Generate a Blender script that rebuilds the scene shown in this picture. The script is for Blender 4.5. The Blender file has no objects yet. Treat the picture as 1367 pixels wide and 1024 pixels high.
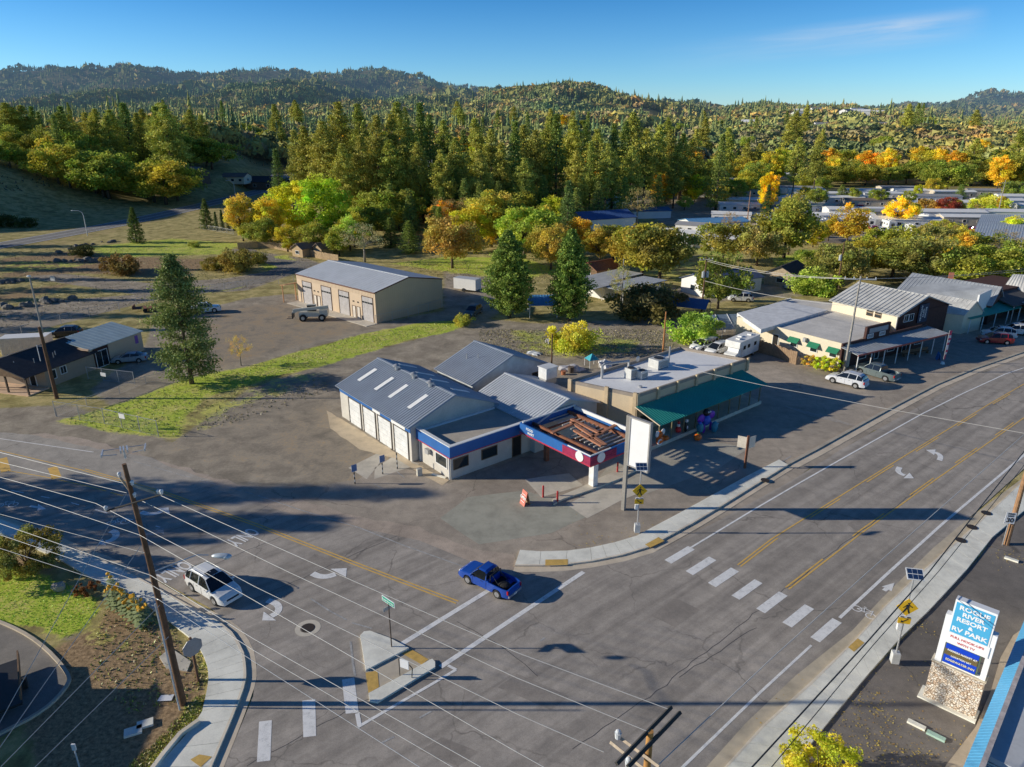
import bpy, math, random
import numpy as np
from math import sin, cos, pi, radians, sqrt, atan2
from mathutils import Vector, Matrix, noise as mnoise
SC = bpy.context.scene
COL = SC.collection
random.seed(7)
# ---------------------------------------------------------------- survey: turns a measured point of the photo into a ground point (metres)
CAM_F, CAM_CX, CAM_CY, CAM_YH, CAM_H = 940.0, 683.5, 512.0, 165.0, 32.0
PITCH = math.atan((CAM_CY-CAM_YH)/CAM_F)
def W(px, py, z=0.0):
    u = (px-CAM_CX)/CAM_F; v = (CAM_CY-py)/CAM_F
    dz = -sin(PITCH)+v*cos(PITCH); dy = cos(PITCH)+v*sin(PITCH); t = (z-CAM_H)/dz
    return (u*t, dy*t)
def WH(px, py, Y):
    u = (px-CAM_CX)/CAM_F; v = (CAM_CY-py)/CAM_F
    dz = -sin(PITCH)+v*cos(PITCH); dy = cos(PITCH)+v*sin(PITCH); t = Y/dy
    return (u*t, Y, CAM_H+dz*t)
def WL(pts, z=0.0): return [W(a, b, z) for a, b in pts]
MAIN = radians(39.5)
# ---------------------------------------------------------------- materials
def new_mat(name):
    m = bpy.data.materials.new(name); m.use_nodes = True
    nt = m.node_tree; b = nt.nodes['Principled BSDF']
    return m, nt, b
def nd(nt, t, **kw):
    n = nt.nodes.new(t)
    for k, v in kw.items():
        if k.startswith('i_'): n.inputs[k[2:].replace('_', ' ')].default_value = v
        else: setattr(n, k, v)
    return n
def ramp(nt, stops, interp='LINEAR'):
    r = nt.nodes.new('ShaderNodeValToRGB'); r.color_ramp.interpolation = interp
    e = r.color_ramp.elements
    while len(e) < len(stops): e.new(.5)
    for i, (p, c) in enumerate(stops):
        e[i].position = p; e[i].color = (c[0], c[1], c[2], 1) if not isinstance(c, (int, float)) else (c, c, c, 1)
    return r
def mixc(nt, fac, a, b, mode='MIX'):
    m = nt.nodes.new('ShaderNodeMix'); m.data_type = 'RGBA'; m.blend_type = mode
    for s, v in ((0, fac), (6, a), (7, b)):
        if hasattr(v, 'links'): nt.links.new(v, m.inputs[s])
        elif s == 0: m.inputs[0].default_value = v
        else: m.inputs[s].default_value = (v[0], v[1], v[2], 1)
    return m.outputs[2]
def noise(nt, vec, scale, detail=4, rough=.6, dist=0):
    n = nd(nt, 'ShaderNodeTexNoise'); n.inputs['Scale'].default_value = scale; n.inputs['Detail'].default_value = detail
    n.inputs['Roughness'].default_value = rough; n.inputs['Distortion'].default_value = dist
    nt.links.new(vec, n.inputs['Vector']); return n.outputs['Fac']
def pos(nt): return nd(nt, 'ShaderNodeNewGeometry').outputs['Position']
def objc(nt): return nd(nt, 'ShaderNodeTexCoord').outputs['Object']
def bump(nt, b, h, strength=.3, dist=.02):
    bp = nd(nt, 'ShaderNodeBump'); bp.inputs['Strength'].default_value = strength; bp.inputs['Distance'].default_value = dist
    nt.links.new(h, bp.inputs['Height']); nt.links.new(bp.outputs[0], b.inputs['Normal'])
MATS = {}
def mk(name, col, rough=.75, metal=0.0, var=.16, scale=1.2, dirt=.25, bmp=.15, spec=None, coat=0, em=0, world=False):
    """A painted / weathered surface: base colour broken by two scales of noise and a touch of bump."""
    if name in MATS: return MATS[name]
    m, nt, b = new_mat(name)
    v = pos(nt) if world else objc(nt)
    n1 = noise(nt, v, scale, 5, .65); n2 = noise(nt, v, scale*9, 3, .6)
    lo = [c*(1-var) for c in col]; hi = [min(1, c*(1+var)) for c in col]
    r = ramp(nt, [(.3, lo), (.7, hi)]); nt.links.new(n1, r.inputs[0])
    r2 = ramp(nt, [(.42, (0, 0, 0)), (.75, (1, 1, 1))]); nt.links.new(n2, r2.inputs[0])
    f = nd(nt, 'ShaderNodeMath', operation='MULTIPLY'); nt.links.new(r2.outputs[0], f.inputs[0]); f.inputs[1].default_value = dirt
    c = mixc(nt, f.outputs[0], r.outputs[0], [k*.55 for k in col])
    nt.links.new(c, b.inputs['Base Color'])
    b.inputs['Roughness'].default_value = rough; b.inputs['Metallic'].default_value = metal
    if spec is not None: b.inputs['Specular IOR Level'].default_value = spec
    if coat: b.inputs['Coat Weight'].default_value = coat; b.inputs['Coat Roughness'].default_value = .06
    if em: b.inputs['Emission Color'].default_value = (*col, 1); b.inputs['Emission Strength'].default_value = em
    if bmp: bump(nt, b, n2, bmp, .01)
    MATS[name] = m; return m
def glass(name='dark_glass', col=(.02, .03, .035)):
    if name in MATS: return MATS[name]
    m, nt, b = new_mat(name); b.inputs['Base Color'].default_value = (*col, 1); b.inputs['Roughness'].default_value = .04
    b.inputs['Specular IOR Level'].default_value = .9
    n = noise(nt, objc(nt), 1.5, 2); bump(nt, b, n, .03, .02)
    MATS[name] = m; return m
def asphalt(name, col, crack=.6, patch=.25, rutdir=None, speck=.35):
    col = (col[0]*1.98, col[1]*1.89, col[2]*1.76)
    m, nt, b = new_mat(name); v = pos(nt)
    n1 = noise(nt, v, .09, 5, .6, .6); n2 = noise(nt, v, .7, 5, .7); n3 = noise(nt, v, 14, 3, .7); n4 = noise(nt, v, 60, 2, .6)
    r = ramp(nt, [(.3, [c*(1-patch) for c in col]), (.5, col), (.72, [c*(1+patch) for c in col])]); nt.links.new(n1, r.inputs[0])
    r2 = ramp(nt, [(.35, (.78, .78, .78)), (.65, (1.15, 1.14, 1.12))]); nt.links.new(n2, r2.inputs[0])
    c = mixc(nt, .8, r.outputs[0], r2.outputs[0], 'MULTIPLY')
    r3 = ramp(nt, [(.3, (1-speck,)*3), (.7, (1+speck,)*3)]); nt.links.new(n4, r3.inputs[0])
    c = mixc(nt, .8, c, r3.outputs[0], 'MULTIPLY')
    r5 = ramp(nt, [(.3, (.86, .86, .87)), (.5, (1, 1, 1)), (.72, (1.14, 1.13, 1.12))]); nt.links.new(n3, r5.inputs[0]); c = mixc(nt, .9, c, r5.outputs[0], 'MULTIPLY')
    if rutdir is not None:                                         # tyre-polished lanes: long soft streaks along the road
        mp = nd(nt, 'ShaderNodeMapping'); mp.inputs['Rotation'].default_value = (0, 0, -rutdir); nt.links.new(v, mp.inputs[0])
        mp2 = nd(nt, 'ShaderNodeMapping'); mp2.inputs['Scale'].default_value = (.03, .9, 1); nt.links.new(mp.outputs[0], mp2.inputs[0])
        ns = noise(nt, mp2.outputs[0], 1.0, 4, .6, .3); rs = ramp(nt, [(.36, (.72, .72, .72)), (.6, (1.12, 1.12, 1.12))]); nt.links.new(ns, rs.inputs[0])
        c = mixc(nt, .75, c, rs.outputs[0], 'MULTIPLY')
    if crack:                                                       # crack network, broken up by noise
        dn = nd(nt, 'ShaderNodeVectorMath', operation='MULTIPLY_ADD'); nn = nd(nt, 'ShaderNodeTexNoise'); nn.inputs['Scale'].default_value = .8; nn.inputs['Detail'].default_value = 5
        nt.links.new(v, nn.inputs['Vector']); nt.links.new(nn.outputs['Color'], dn.inputs[0]); dn.inputs[1].default_value = (1.6, 1.6, 0); nt.links.new(v, dn.inputs[2])
        vo = nd(nt, 'ShaderNodeTexVoronoi', feature='DISTANCE_TO_EDGE'); vo.inputs['Scale'].default_value = .13; nt.links.new(dn.outputs[0], vo.inputs['Vector'])
        rc = ramp(nt, [(0, (1, 1, 1)), (.003, (.8, .8, .8)), (.007, (0, 0, 0))]); nt.links.new(vo.outputs[0], rc.inputs[0])
        nb = noise(nt, v, .12, 3); rb = ramp(nt, [(.42, (0, 0, 0)), (.6, (1, 1, 1))]); nt.links.new(nb, rb.inputs[0])
        f = nd(nt, 'ShaderNodeMath', operation='MULTIPLY'); nt.links.new(rc.outputs[0], f.inputs[0]); nt.links.new(rb.outputs[0], f.inputs[1])
        f2 = nd(nt, 'ShaderNodeMath', operation='MULTIPLY'); nt.links.new(f.outputs[0], f2.inputs[0]); f2.inputs[1].default_value = crack*.6
        c = mixc(nt, f2.outputs[0], c, (.025, .024, .022))
    nt.links.new(c, b.inputs['Base Color']); b.inputs['Roughness'].default_value = .85; b.inputs['Specular IOR Level'].default_value = .25
    bump(nt, b, n4, .35, .01); MATS[name] = m; return m
def paint(name, col, wear=.35):
    m, nt, b = new_mat(name); v = pos(nt)
    n1 = noise(nt, v, 2.2, 6, .75); n2 = noise(nt, v, 40, 3, .7)
    a = nd(nt, 'ShaderNodeMath', operation='ADD'); nt.links.new(n1, a.inputs[0]); nt.links.new(n2, a.inputs[1])
    r = ramp(nt, [(.0, 1.0), (wear+.02, 1.0), (wear+.2, .0)]); h = nd(nt, 'ShaderNodeMath', operation='MULTIPLY'); h.inputs[1].default_value = .5
    nt.links.new(a.outputs[0], h.inputs[0]); nt.links.new(h.outputs[0], r.inputs[0])
    c = mixc(nt, r.outputs[0], col, [.35*k+.05 for k in col]); nt.links.new(c, b.inputs['Base Color']); b.inputs['Roughness'].default_value = .7
    MATS[name] = m; return m
def concrete(name, col, joints=None, ang=0):
    col = (min(.9, col[0]*1.7), min(.87, col[1]*1.62), min(.82, col[2]*1.5))
    m, nt, b = new_mat(name); v = pos(nt)
    n1 = noise(nt, v, .5, 6, .7); n2 = noise(nt, v, 25, 3, .7)
    r = ramp(nt, [(.3, [c*.72 for c in col]), (.55, col), (.75, [c*1.12 for c in col])]); nt.links.new(n1, r.inputs[0])
    r3 = ramp(nt, [(.3, (.85, .85, .85)), (.7, (1.1, 1.1, 1.1))]); nt.links.new(n2, r3.inputs[0]); c = mixc(nt, .7, r.outputs[0], r3.outputs[0], 'MULTIPLY')
    nt.links.new(c, b.inputs['Base Color']); b.inputs['Roughness'].default_value = .85; bump(nt, b, n2, .2, .01)
    MATS[name] = m; return m
def leafmat(name, trans=.35):
    m, nt, b = new_mat(name)
    oi = nd(nt, 'ShaderNodeObjectInfo'); at = nd(nt, 'ShaderNodeAttribute', attribute_name='tint')
    c = mixc(nt, 1.0, oi.outputs['Color'], at.outputs['Color'], 'MULTIPLY')
    nt.links.new(c, b.inputs['Base Color']); b.inputs['Roughness'].default_value = .6; b.inputs['Specular IOR Level'].default_value = .15
    tr = nd(nt, 'ShaderNodeBsdfTranslucent'); nt.links.new(c, tr.inputs[0]); ms = nd(nt, 'ShaderNodeMixShader'); ms.inputs[0].default_value = trans
    out = nt.nodes['Material Output']; nt.links.new(b.outputs[0], ms.inputs[1]); nt.links.new(tr.outputs[0], ms.inputs[2]); nt.links.new(ms.outputs[0], out.inputs[0])
    MATS[name] = m; return m
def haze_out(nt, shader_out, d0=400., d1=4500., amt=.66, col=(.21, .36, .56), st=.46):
    """Painted haze, mixed in as blue emission: surfaces that stand kilometres down the valley carry a share of blue airlight, set by where they stand."""
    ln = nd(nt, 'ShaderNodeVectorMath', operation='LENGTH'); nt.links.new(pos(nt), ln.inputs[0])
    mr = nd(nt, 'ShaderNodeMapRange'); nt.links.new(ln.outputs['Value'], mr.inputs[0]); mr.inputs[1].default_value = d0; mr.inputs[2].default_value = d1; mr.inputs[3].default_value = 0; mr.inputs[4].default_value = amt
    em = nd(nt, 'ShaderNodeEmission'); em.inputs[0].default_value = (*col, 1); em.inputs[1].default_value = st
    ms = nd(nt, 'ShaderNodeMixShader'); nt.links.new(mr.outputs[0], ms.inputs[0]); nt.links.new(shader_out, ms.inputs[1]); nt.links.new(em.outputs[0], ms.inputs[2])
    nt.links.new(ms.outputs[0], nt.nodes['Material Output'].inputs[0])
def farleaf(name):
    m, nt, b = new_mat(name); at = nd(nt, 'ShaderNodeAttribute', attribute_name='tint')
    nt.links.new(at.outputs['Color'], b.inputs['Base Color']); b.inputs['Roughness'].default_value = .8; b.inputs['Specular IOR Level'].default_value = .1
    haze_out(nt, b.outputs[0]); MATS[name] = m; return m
# ---------------------------------------------------------------- mesh builder
SPLIT = {'post', 'porch_post', 'pilaster', 'leg', 'frame_post', 'downpipe', 'loose_beam', 'beam', 'vent_pipe', 'walk_light'}
class MB:
    def __init__(s): s.v = []; s.f = []; s.m = []; s.g = []
    def add(s, vs, fs, m=0):
        s.g.append((len(s.v), len(s.f))); o = len(s.v); s.v += [tuple(p) for p in vs]; s.f += [tuple(i+o for i in f) for f in fs]; s.m += [m]*len(fs); return s
    def box(s, x0, x1, y0, y1, z0, z1, m=0):
        return s.add([(x0,y0,z0),(x1,y0,z0),(x1,y1,z0),(x0,y1,z0),(x0,y0,z1),(x1,y0,z1),(x1,y1,z1),(x0,y1,z1)],
                     [(0,3,2,1),(4,5,6,7),(0,1,5,4),(1,2,6,5),(2,3,7,6),(3,0,4,7)], m)
    def obox(s, c, sz, rz=0, m=0, M=None):
        hx, hy, hz = sz[0]/2, sz[1]/2, sz[2]/2
        R = M if M is not None else Matrix.Rotation(rz, 3, 'Z')
        vs = [Vector(c)+R@Vector((a*hx, b*hy, d*hz)) for d in (-1, 1) for a, b in ((-1,-1),(1,-1),(1,1),(-1,1))]
        return s.add(vs, [(0,3,2,1),(4,5,6,7),(0,1,5,4),(1,2,6,5),(2,3,7,6),(3,0,4,7)], m)
    def prism(s, poly, z0, z1, m=0, top=None, bottom=True):
        n = len(poly); A = sum(poly[i][0]*poly[(i+1)%n][1]-poly[(i+1)%n][0]*poly[i][1] for i in range(n))
        if A < 0: poly = poly[::-1]
        vs = [(p[0], p[1], z0) for p in poly]+[(p[0], p[1], z1) for p in poly]
        s.add(vs, [(i, (i+1)%n, n+(i+1)%n, n+i) for i in range(n)], m)
        o = len(s.v)-2*n; s.f.append(tuple(o+n+i for i in range(n))); s.m.append(m if top is None else top)
        if bottom: s.f.append(tuple(o+i for i in range(n))[::-1]); s.m.append(m)
        return s
    def flat(s, poly, z, m=0):
        n = len(poly); A = sum(poly[i][0]*poly[(i+1)%n][1]-poly[(i+1)%n][0]*poly[i][1] for i in range(n))
        if A < 0: poly = poly[::-1]
        return s.add([(p[0], p[1], z) for p in poly], [tuple(range(n))], m)
    def quad(s, a, b, c, d, m=0): return s.add([a, b, c, d], [(0, 1, 2, 3)], m)
    def cyl(s, p0, p1, r0, r1=None, n=10, m=0, caps=True):
        r1 = r0 if r1 is None else r1; p0 = Vector(p0); p1 = Vector(p1); d = (p1-p0).normalized()
        a = d.orthogonal().normalized(); b = d.cross(a); vs = []
        for p, r in ((p0, r0), (p1, r1)):
            for i in range(n): t = 2*pi*i/n; vs.append(p+a*r*cos(t)+b*r*sin(t))
        fs = [(i, (i+1)%n, n+(i+1)%n, n+i) for i in range(n)]
        if caps: fs += [tuple(range(n))[::-1], tuple(range(n, 2*n))]
        return s.add(vs, fs, m)
    def tube(s, pts, r, n=6, m=0):
        P = [Vector(p) for p in pts]; k = len(P); rs = r if isinstance(r, (list, tuple)) else [r]*k; vs = []
        up = Vector((0, 0, 1)); pa = None
        for i, p in enumerate(P):
            d = (P[min(i+1, k-1)]-P[max(i-1, 0)]).normalized()
            a = (pa - d*pa.dot(d)) if pa is not None else (d.cross(up) if abs(d.z) < .95 else d.orthogonal())
            a.normalize(); pa = a; b = d.cross(a)
            for j in range(n): t = 2*pi*j/n; vs.append(p+a*rs[i]*cos(t)+b*rs[i]*sin(t))
        fs = [(i*n+j, i*n+(j+1)%n, (i+1)*n+(j+1)%n, (i+1)*n+j) for i in range(k-1) for j in range(n)]
        fs += [tuple(range(n))[::-1], tuple(range((k-1)*n, k*n))]
        return s.add(vs, fs, m)
    def ball(s, c, r, nu=12, nv=8, m=0, fn=None):
        rx, ry, rz = r if isinstance(r, (tuple, list)) else (r, r, r); vs = []; 
        for i in range(nv+1):
            th = pi*i/nv
            for j in range(nu):
                ph = 2*pi*j/nu; d = Vector((sin(th)*cos(ph), sin(th)*sin(ph), cos(th))); k = fn(d) if fn else 1
                vs.append((c[0]+d.x*rx*k, c[1]+d.y*ry*k, c[2]+d.z*rz*k))
        return s.add(vs, [(i*nu+j, (i+1)*nu+j, (i+1)*nu+(j+1)%nu, i*nu+(j+1)%nu) for i in range(nv) for j in range(nu)], m)
    def ribroof(s, e0, e1, r1, r0, pitch=.45, h=.05, th=.1, m=0, edge=None):
        """metal roof plane: e0-e1 eave, r0-r1 ridge; trapezoid ribs running up the slope"""
        e0, e1, r0, r1 = map(Vector, (e0, e1, r0, r1)); L = (e1-e0).length; n = max(2, int(L/pitch)); nrm = (e1-e0).cross(r0-e0).normalized()
        if nrm.z < 0: nrm = -nrm
        prof = []
        for i in range(n):
            for t, k in ((0, 0), (.62, 0), (.72, 1), (.88, 1), (.98, 0)): prof.append(((i+t)/n, k))
        prof.append((1, 0)); vs = []
        for t, k in prof: vs.append(e0.lerp(e1, t)+nrm*h*k); vs.append(r0.lerp(r1, t)+nrm*h*k)
        fl = (e1-e0).cross(r0-e0).z < 0
        fs = [((2*i, 2*i+1, 2*i+3, 2*i+2) if fl else (2*i, 2*i+2, 2*i+3, 2*i+1)) for i in range(len(prof)-1)]
        s.add(vs, fs, m); d = nrm*-th; q = [e0-nrm*.004, e1-nrm*.004, r1-nrm*.004, r0-nrm*.004]
        s.add(q+[p+d for p in q], [(4, 5, 6, 7), (0, 1, 5, 4), (1, 2, 6, 5), (2, 3, 7, 6), (3, 0, 4, 7)], m if edge is None else edge); return s
    def slab(s, a, b, c, d, th=.12, m=0, under=None):
        a, b, c, d = map(Vector, (a, b, c, d)); nrm = (b-a).cross(d-a).normalized()
        if nrm.z < 0: nrm = -nrm
        q = [a, b, c, d]; lo = [p-nrm*th for p in q]
        s.add(q+lo, [(0, 1, 2, 3)], m); o = len(s.v)-8
        for f in ((4, 5, 6, 7), (0, 1, 5, 4), (1, 2, 6, 5), (2, 3, 7, 6), (3, 0, 4, 7)): s.f.append(tuple(o+i for i in f)); s.m.append(m if under is None else under)
        return s
    def build(s, name, mats, parent=None, smooth=False, angle=35):
        if name in SPLIT and len(s.g) > 1 and parent is not None:      # look-alike pieces are objects of their own
            e = s.g+[(len(s.v), len(s.f))]; o = None
            for (v0, f0), (v1, f1) in zip(e[:-1], e[1:]):
                q = MB(); q.add(s.v[v0:v1], [tuple(i-v0 for i in f) for f in s.f[f0:f1]]); o = q.build(name, mats, parent, smooth, angle)
            return o
        me = bpy.data.meshes.new(name); me.from_pydata([tuple(p) for p in s.v], [], s.f)
        if not isinstance(mats, (list, tuple)): mats = [mats]
        for m in mats: me.materials.append(m)
        if len(mats) > 1: me.polygons.foreach_set('material_index', s.m)
        me.update()
        if smooth:
            me.shade_smooth(); me.set_sharp_from_angle(angle=radians(angle))
        o = bpy.data.objects.new(name, me); COL.objects.link(o)
        if parent is not None: o.parent = parent
        return o
def tag(o, label=None, cat=None, group=None, kind=None):
    if label: o['label'] = label
    if cat: o['category'] = cat
    if group: o['group'] = group
    if kind: o['kind'] = kind
    return o
def thing(name, label, cat, loc=(0, 0, 0), rz=0, group=None):
    o = bpy.data.objects.new(name, None); COL.objects.link(o); o.location = loc if len(loc) == 3 else (loc[0], loc[1], 0); o.rotation_euler = (0, 0, rz)
    o.empty_display_size = .3
    return tag(o, label, cat, group)
def struct(name, mb, mats, **k): return tag(mb.build(name, mats, **k), name.replace('_', ' '), kind='structure')
def kids(o): return [c for c in bpy.data.objects if c.parent is o]
def dup(root, loc, rz=0, label=None, group=None, scale=None, color=None, tree=None):
    """copy of a thing with copies of its parts and sub-parts (tree = cached (part, [sub-parts]) list)"""
    tree = tree if tree is not None else [(c, kids(c)) for c in kids(root)]
    r = root.copy(); COL.objects.link(r); r.location = loc if len(loc) == 3 else (loc[0], loc[1], 0); r.rotation_euler = (0, 0, rz)
    if label: r['label'] = label
    if group: r['group'] = group
    if scale: r.scale = scale if isinstance(scale, tuple) else (scale,)*3
    if color: r.color = color
    for c, gs in tree:
        k = c.copy(); COL.objects.link(k); k.parent = r
        if color: k.color = color
        for g in gs:
            q = g.copy(); COL.objects.link(q); q.parent = k
            if color: q.color = color
    return r
def npmesh(name, verts, quads, mats, tint=None, parent=None, link=True, nside=4):
    """verts (N,3) float array, faces (M,nside) int array, tint per face (M,3)"""
    me = bpy.data.meshes.new(name); nv, nf = len(verts), len(quads)
    me.vertices.add(nv); me.vertices.foreach_set('co', np.asarray(verts, np.float32).ravel())
    me.loops.add(nf*nside); me.loops.foreach_set('vertex_index', np.asarray(quads, np.int32).ravel())
    me.polygons.add(nf); me.polygons.foreach_set('loop_start', np.arange(nf, dtype=np.int32)*nside)
    for m in (mats if isinstance(mats, (list, tuple)) else [mats]): me.materials.append(m)
    if tint is not None:
        a = me.color_attributes.new('tint', 'FLOAT_COLOR', 'CORNER'); t = np.ones((nf, nside, 4), np.float32); t[:, :, :3] = tint[:, None, :]
        a.data.foreach_set('color', t.ravel())
    me.update(calc_edges=True); me.validate()
    o = bpy.data.objects.new(name, me)
    if link: COL.objects.link(o)
    if parent is not None: o.parent = parent
    return o
# ================================================================ camera, sun, sky
cam = bpy.data.cameras.new('camera'); co = bpy.data.objects.new('camera', cam); COL.objects.link(co); SC.camera = co
co.location = (0, 0, CAM_H); co.rotation_euler = (pi/2-PITCH, 0, 0)
cam.sensor_width = 36; cam.lens = 36*CAM_F/1367.0; cam.clip_start = .5; cam.clip_end = 30000
SUN_EL = radians(17.6)
sd = bpy.data.lights.new('sun', 'SUN'); sd.energy = 5.0; sd.angle = radians(.5); sd.color = (1.0, .93, .79)
so = bpy.data.objects.new('sun', sd); COL.objects.link(so); so.location = (-60, 0, 60)
so.rotation_euler = Vector((-cos(SUN_EL), 0, sin(SUN_EL))).to_track_quat('Z', 'Y').to_euler()
wd = bpy.data.worlds.new('World'); SC.world = wd; wd.use_nodes = True; wn = wd.node_tree
sky = nd(wn, 'ShaderNodeTexSky', sky_type='NISHITA'); sky.sun_disc = False; sky.sun_elevation = SUN_EL; sky.sun_rotation = radians(-90)
sky.air_density = 1.0; sky.dust_density = .15; sky.ozone_density = 3.0; sky.altitude = 350
bgn = wn.nodes['Background']; bgn.inputs[1].default_value = .15
smx = wn.nodes.new('ShaderNodeMix'); smx.data_type = 'RGBA'; smx.blend_type = 'MULTIPLY'; smx.inputs[0].default_value = 1; 
tcw = wn.nodes.new('ShaderNodeTexCoord'); sxy = wn.nodes.new('ShaderNodeSeparateXYZ'); wn.links.new(tcw.outputs['Generated'], sxy.inputs[0])
rw = ramp(wn, [(0, (.70, .95, 1.28)), (.05, (.50, .84, 1.2)), (.16, (.18, .55, .92)), (.45, (.16, .32, .52)), (1, (.13, .27, .45))]); wn.links.new(sxy.outputs[2], rw.inputs[0]); wn.links.new(rw.outputs[0], smx.inputs[7])
wn.links.new(sky.outputs[0], smx.inputs[6]); wn.links.new(smx.outputs[2], bgn.inputs[0])
SC.view_settings.view_transform = 'Standard'; SC.view_settings.look = 'None'; SC.view_settings.exposure = 0
# ================================================================ terrain
HC = [-400, 0, 60, 100, 200, 290, 350, 430, 500, 560, 600, 700, 760, 830, 900, 960, 1050, 1120, 1200, 1260, 1330, 1400, 1800]
HY = [300, 450, 520, 700, 1000, 1400, 1800, 2400, 3300, 4200, 5600]
HR = {  # skyline rows per column at 700 .. 5600 m
 -400:[172,152,140,128,125,104,110,140], 0:[178,162,152,136,134,104,114,140], 60:[178,162,150,134,130,93,110,140], 100:[178,162,148,130,126,91,104,140],
 200:[180,164,140,120,119,96,108,140], 290:[182,166,142,114,114,99,108,140], 350:[184,166,142,116,114,101,108,140], 430:[186,166,142,120,116,99,108,140],
 500:[188,166,142,126,118,97,106,140], 560:[189,166,134,130,124,108,112,140], 600:[190,164,130,130,130,120,120,140], 700:[190,158,118,124,132,145,145,150],
 760:[190,158,120,126,138,148,148,152], 830:[190,158,124,130,142,150,150,155], 900:[190,164,140,142,150,155,156,158], 960:[190,166,150,149,152,156,158,158],
 1050:[189,162,144,146,152,156,158,158], 1120:[188,156,140,148,154,156,156,156], 1200:[188,160,150,154,156,152,149,150], 1260:[189,168,162,160,158,148,141,146],
 1330:[190,176,168,165,162,146,126,140], 1400:[190,178,170,167,164,150,133,146], 1800:[190,178,170,165,160,150,140,150]}
Z3 = {-400:(0,17,20), 0:(0,17,20), 60:(0,17,20), 100:(0,17,20), 200:(0,17,20), 290:(0,17,19), 350:(0,7,14), 430:(0,2,8)}
HZ = np.array([list(Z3.get(c, (0, 5, 9) if c < 800 else (0, .3, 2.2)))+[32+Y*.00092*(165-r) for Y, r in zip(HY[3:], HR[c])] for c in HC])
BA, BB = W(-5, 312), W(345, 256)
CRP = [W(-260, 372), W(0, 328), W(90, 312), W(200, 291), W(300, 267), W(360, 252), W(412, 238)]
def sstep(a, b, x): t = np.clip((x-a)/(b-a), 0, 1); return t*t*(3-2*t)
def pdist(X, Y, poly, closed=True):
    D = np.full(X.shape, 1e9); n = len(poly)
    for i in range(n if closed else n-1):
        x0, y0 = poly[i]; x1, y1 = poly[(i+1) % n]; vx, vy = x1-x0, y1-y0; L2 = vx*vx+vy*vy+1e-9
        t = np.clip(((X-x0)*vx+(Y-y0)*vy)/L2, 0, 1); D = np.minimum(D, np.hypot(X-x0-t*vx, Y-y0-t*vy))
    return D
def terr(X, Y):
    X = np.asarray(X, float); Y = np.asarray(Y, float); Yc = np.maximum(Y, 1.0); px = np.clip(CAM_CX+1002*X/Yc, -399, 1799)
    ci = np.clip(np.searchsorted(HC, px)-1, 0, len(HC)-2); c0 = np.array(HC)[ci]; c1 = np.array(HC)[ci+1]; tc = (px-c0)/(c1-c0); tc = tc*tc*(3-2*tc)
    yy = np.clip(Yc, 300, 5599); yi = np.clip(np.searchsorted(HY, yy)-1, 0, len(HY)-2); y0 = np.array(HY)[yi]; y1 = np.array(HY)[yi+1]; ty = (yy-y0)/(y1-y0); ty = ty*ty*(3-2*ty)
    z = (HZ[ci, yi]*(1-tc)+HZ[ci+1, yi]*tc)*(1-ty)+(HZ[ci, yi+1]*(1-tc)+HZ[ci+1, yi+1]*tc)*ty
    k = np.clip((Y-700)/900, 0, 1)
    z = z+k*(9*np.sin(X*.011+Y*.004)+7*np.sin(X*.019-Y*.013+1)+4*np.sin(X*.041+Y*.023))*np.clip(Y/2500, .35, 1.6)
    rl = (.5+.5*np.sin(X*.0165+1.4*np.sin(Y*.0023)+.6*np.sin(X*.004)))*.7+(.5+.5*np.sin(X*.037-Y*.011))*.3       # spurs and gullies
    A_ = np.where(px < 640, 46*sstep(1050, 1600, Y)*(1-sstep(2900, 3400, Y)), 22*sstep(850, 1150, Y)*(1-sstep(1500, 2200, Y))); z = z-A_*(1-rl)
    # cut bank beyond the climbing road on the left
    dx, dy = BB[0]-BA[0], BB[1]-BA[1]; L = sqrt(dx*dx+dy*dy); d = (dx*(Y-BA[1])-dy*(X-BA[0]))/L; al = (dx*(X-BA[0])+dy*(Y-BA[1]))/L
    bank = 14.5*sstep(7, 88, d)*(1-sstep(L*.9, L*1.35, al)); z = np.maximum(z, bank)
    z = z+42*np.exp(-((X+310)**2)/(2*50**2)-((Y-262)**2)/(2*50**2))
    near = (Y > 130) & (Y < 520) & (X < 0) & (X > -420); dr = np.full(np.shape(z), 99.0)
    if np.any(near): dr = np.where(near, pdist(X, Y, CRP, False), 99.0)
    z = z*sstep(6.5, 20, dr)
    return z
def T(x, y): return float(terr(x, y))
def inpoly(X, Y, poly):
    r = np.zeros(X.shape, bool); n = len(poly)
    for i in range(n):
        x0, y0 = poly[i]; x1, y1 = poly[(i+1) % n]
        if y0 == y1: continue
        c = ((y0 > Y) != (y1 > Y)) & (X < (x1-x0)*(Y-y0)/(y1-y0)+x0); r ^= c
    return r
def pmask(X, Y, poly, soft): d = pdist(X, Y, poly); s = np.where(inpoly(X, Y, poly), d, -d); return sstep(-soft, soft, s)
def axis(lo, a, b, hi, st, r=1.06):
    m = list(np.arange(a, b, st)); s = st; x = m[-1]
    while x < hi: s *= r; x += s; m.append(x)
    s = st; x = m[0]; p = []
    while x > lo: s *= r; x -= s; p.append(x)
    return np.array(p[::-1]+m)
gx = axis(-7500, -130, 130, 7500, .65); gy = axis(-300, 14, 250, 6500, .65)
GX, GY = np.meshgrid(gx, gy); GZ = terr(GX, GY)
M = np.zeros(GX.shape+(4,), np.float32); M[..., 3] = 1
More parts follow.
